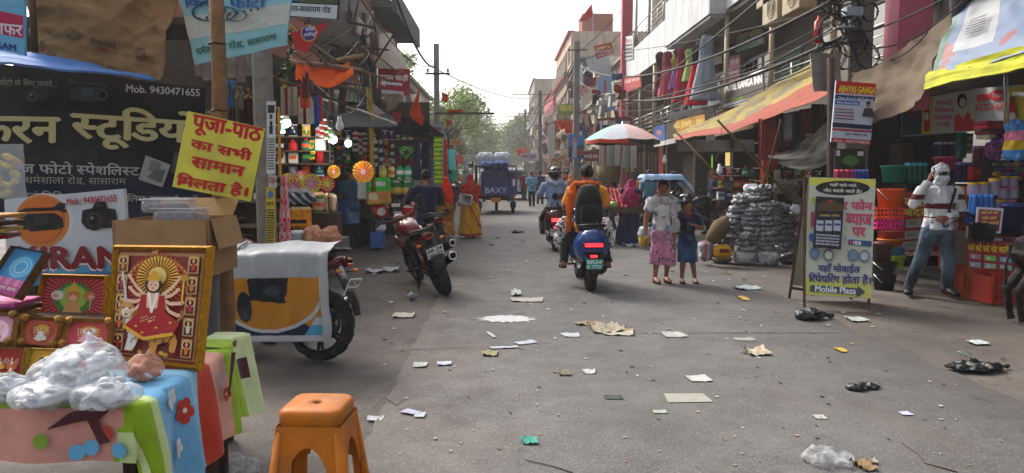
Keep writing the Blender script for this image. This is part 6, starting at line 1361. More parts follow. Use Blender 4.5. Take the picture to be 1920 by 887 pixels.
# small hanging strips of sachets
for i,(x,y0,y1,Y,c1,c2)in enumerate(((603,222,258,11.9,'9a1c1c','c0b8a8'),(611,222,262,11.9,'5a2a1a','c0b8a8'),(619,225,268,11.9,'2a6a2a','c0b8a8'),(646,250,300,15.6,'9aa4a8','1e2a5a'),(676,248,290,15.6,'9a1c1c','c0b8a8'),(704,262,312,15.4,'15181c','c0b8a8'),(714,262,318,15.4,'15181c','9aa4a8'),(724,262,330,16.5,'9a1c1c','b08a20'),(736,270,320,16.5,'5a2a1a','c0b8a8'),(690,262,300,15.4,'9a1c1c','15181c'),(585,262,300,11.9,'2a6a2a','b08a20'),(530,216,250,11.6,'20584a','c0b8a8'))):
 a,b=P(x,y0,Y),P(x,y1,Y);m=MB('gloss',c1,True);n=7
 for j in range(n):
  z=a.z +(b.z -a.z)*(j +.5)/n;h=(a.z -b.z)/n;m.set(col=c1 if j%2 else c2);m.box((a.x +.008*math.sin(j*2),Y,z),(.075,.02,h*.88),b=.008)
 m.build('sachet_strip',label='hanging strip of %s and %s sachets, %s in the left stalls'%(CN[c1],CN[c2],NUM[i]),cat='sachet strip',group='sachet strips hanging in the left stalls')
# pleated festive fans
for i,(x,y,r,Y,c1,c2,lb)in enumerate(((552,350,18,11.4,'b03a6a','b8a030','pink and gold pleated fan nearest the striped cloth'),(541,338,13,11.7,'a06080','b09a40','small dull pink fan behind the nearest one'),(585,344,18,11.4,'c05088','c0a828','large pink and yellow pleated fan in the middle'),(614,345,15,11.5,'c8b020','b03a50','yellow pleated fan with red heart beside the blue t-shirt man'),(627,322,12,12.1,'c05a10','c89020','orange pleated fan above the yellow one'),(682,322,20,13.6,'c8500c','b87a18','large orange pleated fan right of the blue t-shirt man'),(566,332,12,11.9,'b8a040','a03a60','small gold fan at the back'))):
 c=P(x,y,Y);R0=r*Y/F;m=MB('gloss',c1,True);n=40
 m.grid(lambda u,v:V((R0*v*math.cos(6.2832*u),-.02+(.018*math.sin(n*u*6.2832/2)+.02)*v -.03*v,R0*v*math.sin(6.2832*u))),n*2,5,colf=lambda u,v:c2 if v>.8 or (int(u*20)%2 and v<.75 and v>.4)else c1)
 for k in range(6):a=k*1.047;m.set(col='b9a9c0');m.add([(0,-.045,0),(R0*.18*math.cos(a -.3),-.06,R0*.18*math.sin(a -.3)),(R0*.42*math.cos(a),-.05,R0*.42*math.sin(a)),(R0*.18*math.cos(a +.3),-.06,R0*.18*math.sin(a +.3))],[(0,1,2,3)])
 m.build('festive_fan',label=lb,cat='fan',group='pleated fans on the left stall',origin=(0,0,0)).location=c
G=lambda *a,**k:prod(*a,**k)
# sacks, bins, counters of the left stalls
def place_box(name,x0,x1,y0,y1,Y,d,mat,col,label,cat,b=.0,rz=0):
 a,c=P(x0,y1,Y),P(x1,y0,Y);m=MB(mat,col,False);m.box(((a.x +c.x)/2,Y +d/2,(a.z +c.z)/2),(c.x -a.x,d,c.z -a.z),b=b);return m.build(name,label=label,cat=cat)
def tosack(x0,x1,y0,y1,Y,d,col,label,cat='sack',f=None,amp=.03,mat='cloth',name=None):
 a,c=P(x0,y1,Y),P(x1,y0,Y);w,h=c.x -a.x,c.z -a.z;m=MB(mat,col,True);m.box((0,d/2,h/2),(w,d,h),b=min(w,h,d)*.28);me=rem(m,max(.012,min(w,h)/22),3,amp=amp,fs=9,colf=(lambda p:f(p.x/w +.5,p.z/h))if f else None,seed=x0);o=bpy.data.objects.new(name or cat.replace(' ','_'),me);COL.objects.link(o);o.location=((a.x +c.x)/2,Y,a.z);return tag(o,label,cat)
o=tosack(540,577,383,432,11.3,.22,'b8700c','orange yellow rice sack with black print beside the striped cloth',f=lambda u,v:'201408' if (.25<v<.42 and .1<u<.9)or v>.9 else ('c09a70' if v>.80 else 'b8700c'))
tosack(533,584,361,384,11.3,.3,'3a3e42','dark patterned bag lying on the orange rice sack','bag',f=lambda u,v:'8a8e92' if math.sin(u*20+v*9)>.3 else '2a2c30')
tosack(534,580,352,364,11.35,.25,'9a9894','white topped packet under the pink fans','bag')
tosack(570,626,432,474,10.6,.5,'9a6a52','crumpled beige brown cloth bundle beside the white bucket','bundle',amp=.10)
tosack(585,604,360,400,11.5,.2,'6a7a3a','green and tan packet pile below the middle fan','packet pile',f=lambda u,v:['4a6a2a','a07a5a','b05028','8a8a7a'][int(v*6)%4]);tosack(605,628,362,398,11.7,.2,'a08a70','brown paper packets stacked below the yellow fan','packet pile',f=lambda u,v:['8a7a60','b09a7a','5a4030'][int(u*5)%3])
o=prod('tub',559,474,10.8,27,42,'a8acb0','b8babe','white plastic bucket with lid by the striped cloth','bucket')
place_box('counter_board',578,628,400,452,11.6,.5,'wood','3a2a1e','dark wooden counter under the fans','counter');place_box('side_table',604,642,448,470,11.2,.5,'wood','5a5348','grey wooden bench end by the beige bundle','bench')
place_box('counter',640,668,420,470,15.2,.5,'wood','17161c','low black counter in front of the blue t-shirt man','counter');place_box('plastic_drum_blue',634,652,340,420,15.5,.3,'plastic','1c3a7a','blue plastic drum half hidden behind the blue t-shirt man','drum',b=.05)
place_box('tin_box',668,688,337,374,15.4,.25,'plastic','9aa0a4','white tin box right of the blue t-shirt man','tin',b=.02)
for i,(x0,x1,y0,y1,Y,c,f,lb)in enumerate(((687,731,333,384,15.3,'2a8a2a',lambda u,v:'b89a18' if v<.1 else ('c0763a' if v<.48 and (u -.3)**2*2+(v -.3)**2*4>.08 else ('c8b890' if v<.48 else ('c8ccc0' if .68<v<.86 and .15<u<.85 else '2a9a30'))),'large green rice bag with white lettering on the stall front'),(732,753,334,364,15.6,'1e6a24',lambda u,v:'a8903a' if v<.4 else ('c8c8b8' if .75<v<.85 and .25<u<.75 else '1a5a24'),'green soya packet left one'),(753,775,334,364,15.6,'1e6a24',lambda u,v:'a8903a' if v<.4 else ('c8c8b8' if .75<v<.85 and .25<u<.75 else '1a5a24'),'green soya packet right one'),
 (694,728,384,410,15.4,'8a1018',lambda u,v:'a8a4a4' if (u -.62)**2+(v -.5)**2*.6<.05 else '8a1018','red bag with pale emblem under the green rice bag'),(729,752,375,408,15.4,'15161a',lambda u,v:'b0a8a0' if .6<v<.8 and .2<u<.9 else ('9a9a9c' if v<.35 and u>.4 else '15161a'),'black and white printed bag under the soya packets'),(752,778,378,408,15.4,'8a0f14',lambda u,v:'c0a890' if .6<v<.8 and .2<u<.9 else '8a0f14','red printed bag under the soya packets'),
 (697,722,410,436,15.2,'1a1c20',lambda u,v:'a0a4a8' if v<.55 and u>.3 else '1a1c20','black and white bag on the blue crate'),(678,694,374,412,15.5,'2a2420',None,'dark cloth bundle between the tin box and red bag'))):
 tosack(x0,x1,y0,y1,Y,.16 if i<3 else .25,c,lb,'bag',f=f,amp=.02,mat='gloss' if i else 'flex')
s_=Surf(lambda u,v:P(687+44*u,384-51*v,15.28),(0,-1,0));s_.q=[(687,333),(731,333),(731,384),(687,384)];
place_box('blue_crate',694,717,436,466,15.2,.35,'paintmetal','2a4f86','worn blue box on the ground right of the blue t-shirt man','crate',b=.01);place_box('counter',722,790,408,440,15.9,.5,'wood','2c221c','dark wooden counter under the red and black bags','counter');place_box('counter',668,694,376,440,15.9,.4,'wood','241d1a','narrow dark cabinet behind the tin box','counter')
for i,(x,c1,c2,cp)in enumerate(((718,'a8901c','b0a070','8a7a1a'),(734,'b89a60','9a5a2a','8a2020'),(750,'1c7a4a','b0b8b0','1a6a40'),(765,'1c7a4a','b0b8b0','1a6a40'))):prod('bottle',x,333,15.5,14,24,c1,c2,['yellow oil can','tan jar','green detergent jug, left of the pair','green detergent jug, right of the pair'][i]+' above the green bags','bottle',cap=cp)
# cloth hanging: striped, bags, navy suits, saffron cloth
def hang(x0,x1,y0,y1,Y,colf,label,cat='cloth',fold=.03,nf=5,taper=0,name='hanging_cloth',amp=.0):
 a,b=P(x0,y0,Y),P(x1,y1,Y);w=b.x -a.x;cx=(a.x +b.x)/2;m=MB('cloth','808080',True)
 f=lambda s:(lambda u,v:V((cx +(u -.5)*w*(1-taper*v),Y +s*(.02+fold)+fold*math.sin(u*6.283*nf +v),b.z +(a.z -b.z)*v +amp*math.sin(u*9)*(1-v))))
 cf=colf if callable(colf)else (lambda u,v:colf)
 m.grid(f(0),26,26,colf=cf);m.grid(f(1),26,4,colf=cf);return m.build(name,label=label,cat=cat)
hang(517,549,330,500,9.2,lambda u,v:'c2a8a4' if (v*60+abs(u*4%1-.5)*6)%2<.7 else ('8a5a10' if u<.05 else 'b01a34'),'red and white chevron striped cloth hanging beside the concrete pole',taper=.62,nf=2,fold=.015)
hang(519,527,200,332,9.2,'b8781a','thin orange yellow rope hanging above the striped cloth','rope',fold=.006,nf=1)
hang(525,556,162,216,10.6,lambda u,v:'6a1a1a' if abs(u -.35)<.06 or abs(u -.75)<.03 else '8f8a80','grey folded cloth with a maroon band hanging left of the saffron cloth');hang(558,590,182,232,10.8,lambda u,v:'5a1818' if abs(u -.4)<.06 else 'a8a498','pale folded cloth with a maroon stripe hanging above the packets');hang(589,597,180,236,10.8,'1c58a8','bright blue folded cloth beside the pale one');hang(597,604,178,226,10.9,'a8303a','narrow red cloth right of the bright blue one')
hang(772,788,266,334,15.6,'141c34','navy garment hanging left of the seated man',nf=3);hang(790,806,266,330,15.9,'101a30','black blue garment hanging right of the lemon garland');hang(780,792,268,318,16.2,lambda u,v:['7a4a2a','9aa0a4','3a2a24'][int(v*5)%3],'brown banded garment between two navy ones')
for x,y0,y1,c,lb in ((832,262,330,'b0202a','red long sari cloth hanging beyond the lemon garland'),(846,280,318,'4ab8a8','turquoise cloth hanging far down the left side'),(840,326,345,'1c6a5a','dark green cloth at the far left stall'),(852,318,340,'2a8a70','green cloth over the far left motorcycles'),(862,290,306,'c05a50','salmon cloth in the far left shops')):hang(x -5,x +6,y0,y1,24 if x<840 else 33,c,lb)
q=[P(551,112,9.9),P(655,118,10.6),P(662,140,10.3),P(556,152,9.7)];tarp('saffron_cloth',q,'c8440c','bright saffron cloth draped over a bamboo pole above the left stall',wave=.10,wn=2.5,cat='cloth',mat='cloth',sag=.12)
hang(561,579,122,202,9.8,lambda u,v:'c8400a' if (u*7+v*3)%1>.25 else '8a2c08','end of the saffron cloth hanging straight down',fold=.03,nf=2,taper=-.1)
for i,(a,b,Y0,Y1,r,lb)in enumerate((((545,118),(675,133),9.8,10.6,.035,'bamboo pole carrying the saffron cloth'),((600,124),(680,104),11,10.4,.03,'bamboo pole pointing up over the stall'),((578,148),(640,205),10,12,.012,'thin striped pole sloping under the saffron cloth'),((618,110),(622,230),12,12,.045,'upright wooden post of the left stall'),((690,130),(700,360),14.6,14.6,.05,'upright yellowish post behind the striped clothes'),((600,184),(742,232),12,14.6,.02,'white rod along the edge of the dark awning'))):
 m=MB('wood',['5f4a3a','6f5a40','8a8a88','3f2f25','6a5a20','a8a8a8'][i],True);A,B_=P(*a,Y0),P(*b,Y1);m.tube([A,A.lerp(B_,.5)+V((.01,0,.02)),B_],r,8);m.build('stall_pole',label=lb,cat='pole')
# awnings on the left
GN[0]=1.0
def sheet(name,q,dep,col,label,th=.02,wave=.03,cat='awning',mat='tarp',colf=None,**k):return tarp(name,Q4(q,dep),col,label,wave=wave,wn=2.2,n=18,cat=cat,th=th,mat=mat,colf=colf,**k)
sheet('dark_awning',[(598,180),(700,178),(748,236),(620,240)],[12.6,17.2,16.2,11.6],'14161f','sagging dark blue black tarpaulin awning over the left stall');sheet('olive_awning',[(620,168),(694,172),(704,196),(640,190)],[14,17,16,13.4],'2b3328','dull olive canvas between the awning and the balcony')
sheet('black_awning',[(742,212),(776,214),(834,256),(812,262)],[23,19.5,18.2,24],'121114','thin black awning roof jutting out by the utility pole',wave=.01);sheet('black_awning',[(715,225),(760,222),(822,262),(740,250)],[20,18,17.4,19],'17151a','lower black awning sheet above the hanging suits',wave=.02)
sheet('tan_tarp',[(690,60),(732,62),(764,130),(706,128)],[15,20,17.6,15.5],'8d8072','tan canvas sheet slanting above the red arrow sign',wave=.05);sheet('tan_tarp',[(724,176),(752,176),(744,202),(722,212)],[17,17,17,17],'84735f','hanging end of tan canvas under the red arrow sign',wave=.05)
sheet('brown_roof_sheet',[(560,-20),(640,-40),(722,60),(600,100)],[9.5,16,17,10],'2a211d','dark brown roof boarding over the left stalls',wave=.03,mat='wood');sheet('brown_roof_sheet',[(598,96),(668,60),(700,120),(602,150)],[11,16,17,11.5],'1f1a17','dark boarding under the roof of the left stalls',wave=.04,mat='wood')
m=MB('paintmetal','39424c',True);A,B_=P(640,156,13.5),P(696,158,15.8);C_=P(716,186,18.5)
for (a,b)in ((A,B_),(B_,C_)):
 for z in (0,-.42):m.tube([a +V((0,0,z)),b +V((0,0,z))],.025,6)
 for i in range(9):p=a.lerp(b,i/8);m.tube([p,p -V((0,0,.42))],.012,4)
m.build('balcony_railing',label='dark grey railing of the small balcony above the left awning',cat='railing')
for i,(x0,x1,y0,y1,c)in enumerate(((679,697,118,156,'16313c'),(697,706,124,162,'2f5a34'),(660,678,150,182,'8a6428'),(672,688,178,190,'1c2a4a'))):hang(x0,x1,y0,y1,15.6,c,['dark teal','green','ochre','dark blue'][i]+' cloth hanging by the small balcony left of the red arrow sign',nf=3)
# sticks and rags under the left roofs
for i in range(34):
 x,y=rr.uniform(562,716),rr.uniform(20,176);Y=9.4+(x -562)/150*5-(y -90)/90;k=i%3
 if k:A=P(x,y,Y);m=MB('wood',rr.choice(['4a382a','5f4a34','33261d','6a5a48']),True);d=V((rr.uniform(-.6,.6),rr.uniform(-.5,.5),rr.uniform(-.35,.35)));m.tube([A -d,A +d*.2,A +d],rr.uniform(.012,.028),6);m.build('roof_stick',label='rough stick wedged under the left stall roofs, %s'%('near the red banner' if x<620 else ('over the saffron cloth' if x<665 else 'by the balcony')),cat='stick',group='sticks under the left roofs')
 else:
  q_=(i//3*5)%6;tag(hang(x -rr.uniform(5,12),x +rr.uniform(4,10),y,y +rr.uniform(16,46),Y,['4a2a22','5a5248','2a3440','6a5a44','702a20','3a3a30'][q_],'old %s rag hanging under the left stall roofs, %s part %s'%(['dark brown','grey','slate blue','tan','rust red','olive'][q_],'upper' if y<90 else 'lower','near the red banner' if x<630 else 'toward the arrow board'),'rag',nf=3,taper=rr.uniform(-.2,.5)),group='rags under the left roofs')
# bulbs
GN[0]=1.5
for i,(x,y,Y,on)in enumerate(((625,263,12.0,1),(653,270,13.5,1),(637,238,11.5,0),(1349,322,15.5,0),(1246,302,19,0),(538,232,11.6,1))):
 c=P(x,y,Y);k=Y/12;m=MB('plastic','b0b2b4',True);m.lathe([(.001,.16),(.03,.16),(.035,.10),(.05,.06)],12,c=c,caps=False);
 o=m.build('light_bulb',label=['lit white bulb left of the blue t-shirt man','second lit bulb above the large orange fan','unlit white bulb hanging below the dark awning','unlit bulb hanging in the jewellery front','unlit bulb hanging by the red pillar right of the umbrella','lit bulb among the packets by the grey folded cloth'][i],cat='bulb',origin=c)
 m=MB('lamp' if on else 'plastic','fff6e8' if on else 'c8cacc',True);m.lathe([(.05,.06),(.062,.02),(.055,-.03),(.001,-.06)],12,caps=False);m.build('globe',o)
 if on:L_=bpy.data.lights.new('bulb_light','POINT');L_.energy=6;L_.color=(1,.94,.84);L_.shadow_soft_size=.06;lo=bpy.data.objects.new('bulb_light',L_);COL.objects.link(lo);lo.parent=o;lo.location=(0,-.12,-.12)
 m=MB('wire','141414');m.tube([(0,0,.16),(.02,0,.9)],.006,4);m.build('flex_cord',o)
# lemon and chilli garland by the pole
o=empty('lemon_garland',P(822,345,15.2),label='tall garland of lime green and yellow rings hanging by the awning corner',cat='garland')
for i in range(30):m=MB('cloth',['6f9a14','a8a818','3f6a14'][i%3],True);m.tube([(.07*math.cos(t),.07*math.sin(t),.0)for t in [j*.785 for j in range(8)]],.022,6,closed=True);ob=m.build('ring',o);ob.location=(.008*math.sin(i),0,.03+i*.031)
m=MB('leaf','3f7a2a',True);c=P(762,285,15.5)
for i in range(160):t=random.uniform(0,6.28);k=.16;x=16*math.sin(t)**3;z=13*math.cos(t)-5*math.cos(2*t)-2*math.cos(3*t)-math.cos(4*t);q_=random.uniform(.5,1);m.col=hx(random.choice(['3f8a2a','6aa84a','2f6a2a']));m.ball(c +V((x*q_*k/16,random.uniform(-.02,.02),z*q_*k/16)),.016,5,4)
m.build('heart_garland',label='green heart shaped garland hanging under the black awning',cat='garland')
# ============================================================ right side stalls
wall_of(1428,1545,(266,290,314,338),13.6,15,20,'right shop under yellow awning')
wall_of(1345,1420,(330,352,374),15.8,13,17,'right shop before the jewellery')
GN[0]=1.15
# A-board
s,ob=pqs('a_board',[(1518,332),(1642,336),(1633,560),(1508,553)],[8.86,8.70,8.42,8.56],'aeb0a0','pale green folding A-board offering phone repair with arrow at the bottom',th=.02,mat='print',edge='6a6a50',wave=0)
PL(s,[(1519,333),(1641,337),(1640,352),(1519,348)],'c0bc4a');PL(s,[(1509,520),(1634,528),(1633,559),(1508,552)],'bcbb5a')
CI(s,1580,353,51,'141518',14,30);T(s,'यहाँ कटे-फटे',1556,343,1606,350,'c8c8b8',.03,2);T(s,'नोट बदले जाते हैं।',1544,353,1615,361,'c8c8b8',.03,3)
T(s,'हर फोन',1566,373,1635,396,'b03a5a',.045,3);T(s,'ब्याज',1586,402,1634,422,'b03a5a',.045,2);T(s,'पर',1598,428,1622,444,'b03a5a',.045,1);T(s,'यहाँ मोबाईल',1534,494,1612,512,'3a3a72',.04,3);T(s,'रिपेयरिंग होता है।',1516,512,1632,532,'3a3a72',.04,4)
PL(s,[(1591,450),(1634,454),(1633,464),(1590,460)],'2a4a78');T(s,'HDB',1600,453,1614,460,'d0d0d0',.04,1);CI(s,1595,456,3,'b04030');PL(s,[(1519,535),(1608,541),(1607,536),(1622,548),(1606,558),(1606,553),(1518,547)],'3a4248');T(s,'Mobile Plaza',1528,536,1604,547,'c8ccd0',.035,5)
for x,y in ((1527,477),(1553,480),(1599,480),(1620,482)):CI(s,x,y,10,'5a6a78',12,14);CI(s,x,y,7,['a8a8b0','b8b8a0','8a98a8','5a7a98'][x%4],8,14)
CI(s,1521,447,5,'2a5aa8',8);PL(s,[(1520,372),(1531,372),(1530,380),(1520,380)],'a8a020');PL(s,[(1519,400),(1526,398),(1526,428),(1519,428)],'a83a5a');T(s,'V',1582,446,1586,456,'3a6ab0',.03);s.done(ob)
s2_,ob2=pqs('pasted_poster',[(1530,368),(1583,371),(1577,468),(1524,464)],[8.66,8.64,8.50,8.52],'1a1c34','dark blue paper poster pasted on the A-board','poster',th=.004,mat='paper')
PL(s2_,[(1532,370),(1581,373),(1580,402),(1530,400)],'231f1c');PL(s2_,[(1532,382),(1556,374),(1580,384),(1580,396),(1532,396)],'4a3a24');CI(s2_,1557,378,5,'9a2028',3);T(s2_,'आकर्षक ऑफर',1536,401,1574,406,'b0a040',.03,1)
for i in range(3):PL(s2_,[(1531+16*i,413),(1544+16*i,414),(1543+16*i,434),(1530+16*i,433)],'a8acb8');PL(s2_,[(1532+16*i,419),(1543+16*i,420),(1543+16*i,424),(1532+16*i,423)],'2a3a80')
s2_.scrib(.08,.05,.9,.28,4,'a0a4b0',seed=4);s2_.done(ob2)
for (a,b,Ya,Yb)in (((1508,330),(1508,576),8.9,8.52),((1640,334),(1628,584),8.76,8.40),((1512,332),(1480,560),8.94,9.25),((1636,336),(1595,572),8.86,9.15),((1484,540),(1598,556),9.2,9.1)):
 m=MB('rust','3a2a24');A,B_=P(*a,Ya),P(*b,Yb);B_.z=max(B_.z,.0)if b[1]>557 else B_.z;m.tube([A,B_],.018,4);at0(ob,m).build('leg' if b[1]!=556 else 'brace',ob)
s3,ob3=pqs('a_board_back',[(1519,338),(1519,338),(1510,545),(1484,540)],[8.9,8.95,8.75,9.2],'8a8878','x',th=.01);bpy.data.objects.remove(ob3)
m=MB('flex','8a8878');A=[P(1516,336,8.92),P(1640,340,8.86),P(1598,548,9.12),P(1485,534,9.22)];m.prism(A,(0,.012,0));at0(ob,m).build('back_panel',ob)
# red boards and money-exchange signs
GN[0]=1.45
s,ob=pqs('red_board',[(1691,359),(1812,362),(1810,482),(1690,480)],[10.6,10.4],'7a1f18','dark red board with yellow Hindi lettering behind the masked man',th=.03)
T(s,'कटे-फटे',1696,366,1780,386,'b8a030',.04);T(s,'बदले जाते',1695,387,1800,406,'b8a030',.04);
for x,y in ((1713,418),(1748,430),(1710,440),(1742,452),(1706,460),(1782,425)):PL(s,[(x -14,y -6),(x +14,y -9),(x +15,y +7),(x -14,y +9)],'8a8a80');PL(s,[(x -10,y -3),(x +6,y -5),(x +6,y +3),(x -10,y +4)],'6a7068')
T(s,'Mob: 9430',1692,471,1760,479,'c0b8b0',.02);s.done(ob)
s,ob=pqs('small_notice',[(1832,388),(1882,391),(1876,438),(1828,435)],[9.3,9.2],'b8bcc4','small white notice with maroon Hindi lettering standing on the counter',th=.02,mat='print',edge='c8c8c8');PL(s,[(1836,392),(1878,395),(1873,434),(1832,431)],'8a2438')
for i,t in enumerate(('यहाँ कटे-फटे','गले-जले','नोट बदले','जाते हैं।')):T(s,t,1839+(i%2)*2,395+9.5*i,1872-(i%2)*4,402+9.5*i,'c8b060',.04)
s.done(ob)
s,ob=pqs('money_banner',[(1814,438),(1912,446),(1908,524),(1811,508)],[9.5,9.1],'7a1014','glossy red banner with yellow lettering and pictures of banknotes',th=.02);PL(s,[(1815,439),(1911,447),(1911,456),(1815,447)],'3a0a2a');T(s,'सिटिक दुकान',1842,443,1880,451,'9aa8c8',.03,3);T(s,'गले कटे फटे नोट बदले जाते',1815,455,1908,470,'c8b020',.04,7)
for i in range(3):
 for j in range(2):x,y=1829+29*i,480+15*j +3*i;PL(s,[(x -11,y -5),(x +11,y -3),(x +11,y +7),(x -11,y +5)],['8a6a70','6a9a4a','5a8aa0','7a8aa8','7a9a90','6aa0a0'][i +3*j]);CI(s,x -3,y +1,3,'b0b0a8',3.5,10)
s.done(ob)
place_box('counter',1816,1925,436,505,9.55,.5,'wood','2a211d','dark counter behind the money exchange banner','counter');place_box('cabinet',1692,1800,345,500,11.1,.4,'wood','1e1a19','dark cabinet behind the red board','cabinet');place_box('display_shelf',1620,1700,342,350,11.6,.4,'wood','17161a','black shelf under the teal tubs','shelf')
# plastic crates
def crate(x0,x1,yt,yb,Y,col,label,d=.38):
 a,c=P(x0,yb,Y),P(x1,yt,Y);w,h=c.x -a.x,c.z -a.z;m=MB('dustyplastic',col)
 for yy in (0,d):
  for z in (0,.33,.66,1):bb(m,-w/2,w/2,yy -.012,yy +.012,z*h*.94,z*h*.94+.035*(1+(z in (0,1))))
  for i in range(7):x=-w/2+.012+(w -.024)*i/6;bb(m,x -.014,x +.014,yy -.015,yy +.015,.001,h)
 for sx in (-1,1):bb(m,sx*w/2-.012,sx*w/2+.012,.016,d -.016,0.002,h*.98)
 bb(m,-w/2+.02,w/2-.02,.02,d -.02,.004,.016);return m.build('plastic_crate',label=label,cat='crate',origin=(0,0,0)),V(((a.x +c.x)/2,Y,max(0,a.z)))
for args in ((1801,1856,510,560,9.15,'7a2a18','brown red plastic crate on the ground left of the red one'),(1858,1930,520,572,8.75,'8a1f1c','red plastic crate at the right edge behind the calf'),(1790,1816,430,512,9.9,'6a1414','tall dark red crate stack behind the masked man\'s bag')):o,c=crate(*args);o.location=c;o.location.z=max(.0,c.z if args[3]<530 else 0)
# buckets and tubs
for k in (('tub',1675,342,11.5,46,32,'1f8a70','1f7a66','teal plastic tub with wide rim on the shelf','tub'),('pack',1719,345,11.4,40,40,'0f5a52','3aa8b8','pack of teal green jars with cyan lids','jar pack'),('tub',1777,318,11.2,50,24,'a8205a','c83a7a','bright pink tub behind the masked man\'s head','tub'),('pack',1776,298,11.3,42,32,'1c2148','9aa0b8','pack of dark blue jars above the pink tub','jar pack'),('pack',1849,307,10.6,40,34,'5a1838','a86a90','pack of magenta jars under the folded cloths','jar pack'),('pack',1812,342,10.8,36,38,'241c40','6a6a9a','pack of purple bottles right of the masked man\'s head','jar pack'),('box',1832,338,10.5,18,26,'8a1018','a83030','small red carton beside the purple bottles','box'),('tub',1857,335,10.5,30,34,'5f74a8','7a8ab8','pale blue lidded canister','canister'),('pack',1584,338,9.6,36,20,'6a1a38','a83a4a','pack of maroon jars just above the A-board','jar pack'),('pack',1614,338,9.6,30,20,'1c2a6a','5a6aa8','pack of blue jars just above the A-board','jar pack'),
 ('tub',1668,390,10.2,50,40,'c04a08',None,'big orange bucket beside the A-board','bucket'),('basket',1668,409,10.1,50,18,'d0402a',None,'coral red basket under the orange bucket','basket'),('basket',1668,428,10.1,48,18,'c01f70',None,'hot pink basket under the coral one','basket'),('tub',1667,447,10.15,46,16,'8a2a28','9a3a34','dull red tub in the stack under the baskets','tub'),('tub',1668,462,10.15,44,15,'b0601c','b86a28','orange tub in the stack under the baskets','tub'),('tub',1680,478,10.2,30,16,'2f7aa0','3a8ab0','light blue tub in the stack under the baskets','tub'),('tub',1683,500,10.2,26,22,'8aa020','98a830','lime green tub near the bottom of the stack','tub'),('tub',1655,492,10.0,34,40,'3a1414','45191a','dark maroon bucket above the black ones','bucket'),
 ('tub',1657,543,9.9,42,34,'14161c',None,'lower black bucket on the ground beside the A-board','bucket'),('tub',1657,514,9.9,44,26,'17191f',None,'upper black bucket beside the A-board','bucket'),('tub',1812,384,10.1,34,38,'b05a10',None,'orange bucket right of the masked man\'s shoulder','bucket'),('tub',1898,436,9.5,44,56,'141f48','1a2858','dark blue drum at the right behind the notice','drum'),('tub',1822,425,9.9,26,38,'1a3f9a',None,'bright blue bucket behind the small notice','bucket'),('pack',1842,402,9.7,42,38,'2a64b0','3a7ac8','cluster of bright blue bottles behind the notice','bottle pack')):
 o=prod(*k,**({}if k[0]!='tub' or k[6]is None else {}));
 if k[7]is None and k[0]=='tub':
  w=k[4]*k[3]/F;h=k[5]*k[3]/F;m=MB('metal','a0a0a0',True);m.tube([(-w*.52,-.02,h*.88),(-w*.3,-w*.35,h*.45),(w*.3,-w*.38,h*.42),(w*.52,-.02,h*.88)],.006,5);m.build('handle',o)
for i,(x,y,w,h,lid)in enumerate(((1824,366,20,24,'b08a20'),(1843,367,20,26,'b08a20'),(1863,366,20,32,'b89428'),(1882,350,18,20,'b08a20'),(1899,350,18,20,'b08a20'),(1880,372,18,20,'b05a80'),(1899,372,18,22,'b05a80'),(1876,392,18,18,'b08a20'),(1895,394,18,20,'b05a80'),(1882,410,16,16,'b08a20'))):
 Y=9.9;c=P(x,y,Y);o=empty('clear_jar',c,label='clear jar with %s lid, %s of the cluster above the notice'%('pink' if lid=='b05a80' else 'yellow',NUM[i]),cat='jar',group='clear jars above the notice');r=w*Y/F/2;hh=h*Y/F
 m=MB('clear','a8a0c0',True);m.lathe([(.001,0),(r*.95,0),(r,.01),(r,hh*.8),(r*.9,hh*.84)],14,caps=False);m.build('jar_body',o);m=MB('plastic',lid,True);m.lathe([(r*.98,hh*.82),(r*.98,hh),(.001,hh)],14,caps=False);m.build('lid',o)
for i in range(18):
 x,y=1868+17*(i%4)+5*(i//4%2),308+9*(i//4);c=P(x,y,9.9);cl_=['3a5a38','7a2a48','2a3a6a','5a3a6a','8a6a2a','5a6a68'][(i*5)%6];m=MB('cloth',cl_,True);m.tube([c,c +V((.10,.1,0))],[(.05,.032)]*2,10);m.ball(c,(.05,.02,.03),8,6)
 m.build('rolled_mat',label='rolled %s cloth mat in the pile on the right, %s row'%({'3a5a38':'green','7a2a48':'magenta','2a3a6a':'blue','5a3a6a':'purple','8a6a2a':'ochre','5a6a68':'grey'}[cl_],ORD[i//4]),cat='mat',group='rolled mats on the right stall')
for i,(x0,x1,y0,y1,c,lb)in enumerate(((1850,1890,226,233,'8a1428','dark red'),(1850,1892,234,241,'a82838','red'),(1864,1912,230,243,'1a2f68','dark blue'),(1852,1888,243,251,'6a1430','maroon'),(1854,1890,252,260,'a8a090','cream'))):tosack(x0,x1,y0,y1,9.8+.02*i,.3,c,lb +' folded cloth in the pile under the shop sign','folded cloth',amp=.01)
o=tosack(1868,1910,256,296,9.75,.3,'5a2a60','shiny purple film wrapped bundle on the right stall','bundle',amp=.06,mat='wrap',f=lambda u,v:'7a3a78' if wob(u*7,v*7)>0 else '3a1a48');tosack(1905,1935,225,300,9.2,.3,'3a6aa0','multicoloured inflatable toy bundle at the right edge','bundle',amp=.05,f=lambda u,v:['3a78b8','b89a20','c07090','3a78b8'][int(v*4)%4])
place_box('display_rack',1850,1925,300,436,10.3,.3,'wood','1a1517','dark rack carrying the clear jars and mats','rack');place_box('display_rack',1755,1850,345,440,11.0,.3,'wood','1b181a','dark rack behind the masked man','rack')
hang(1800,1810,248,296,10.8,'1a5a4a','strip of dark green sachets hanging under the shop sign','sachet strip');hang(1811,1822,250,288,10.8,lambda u,v:['8a8a78','3a4a2a'][int(v*6)%2],'strip of pale sachets hanging under the shop sign','sachet strip')
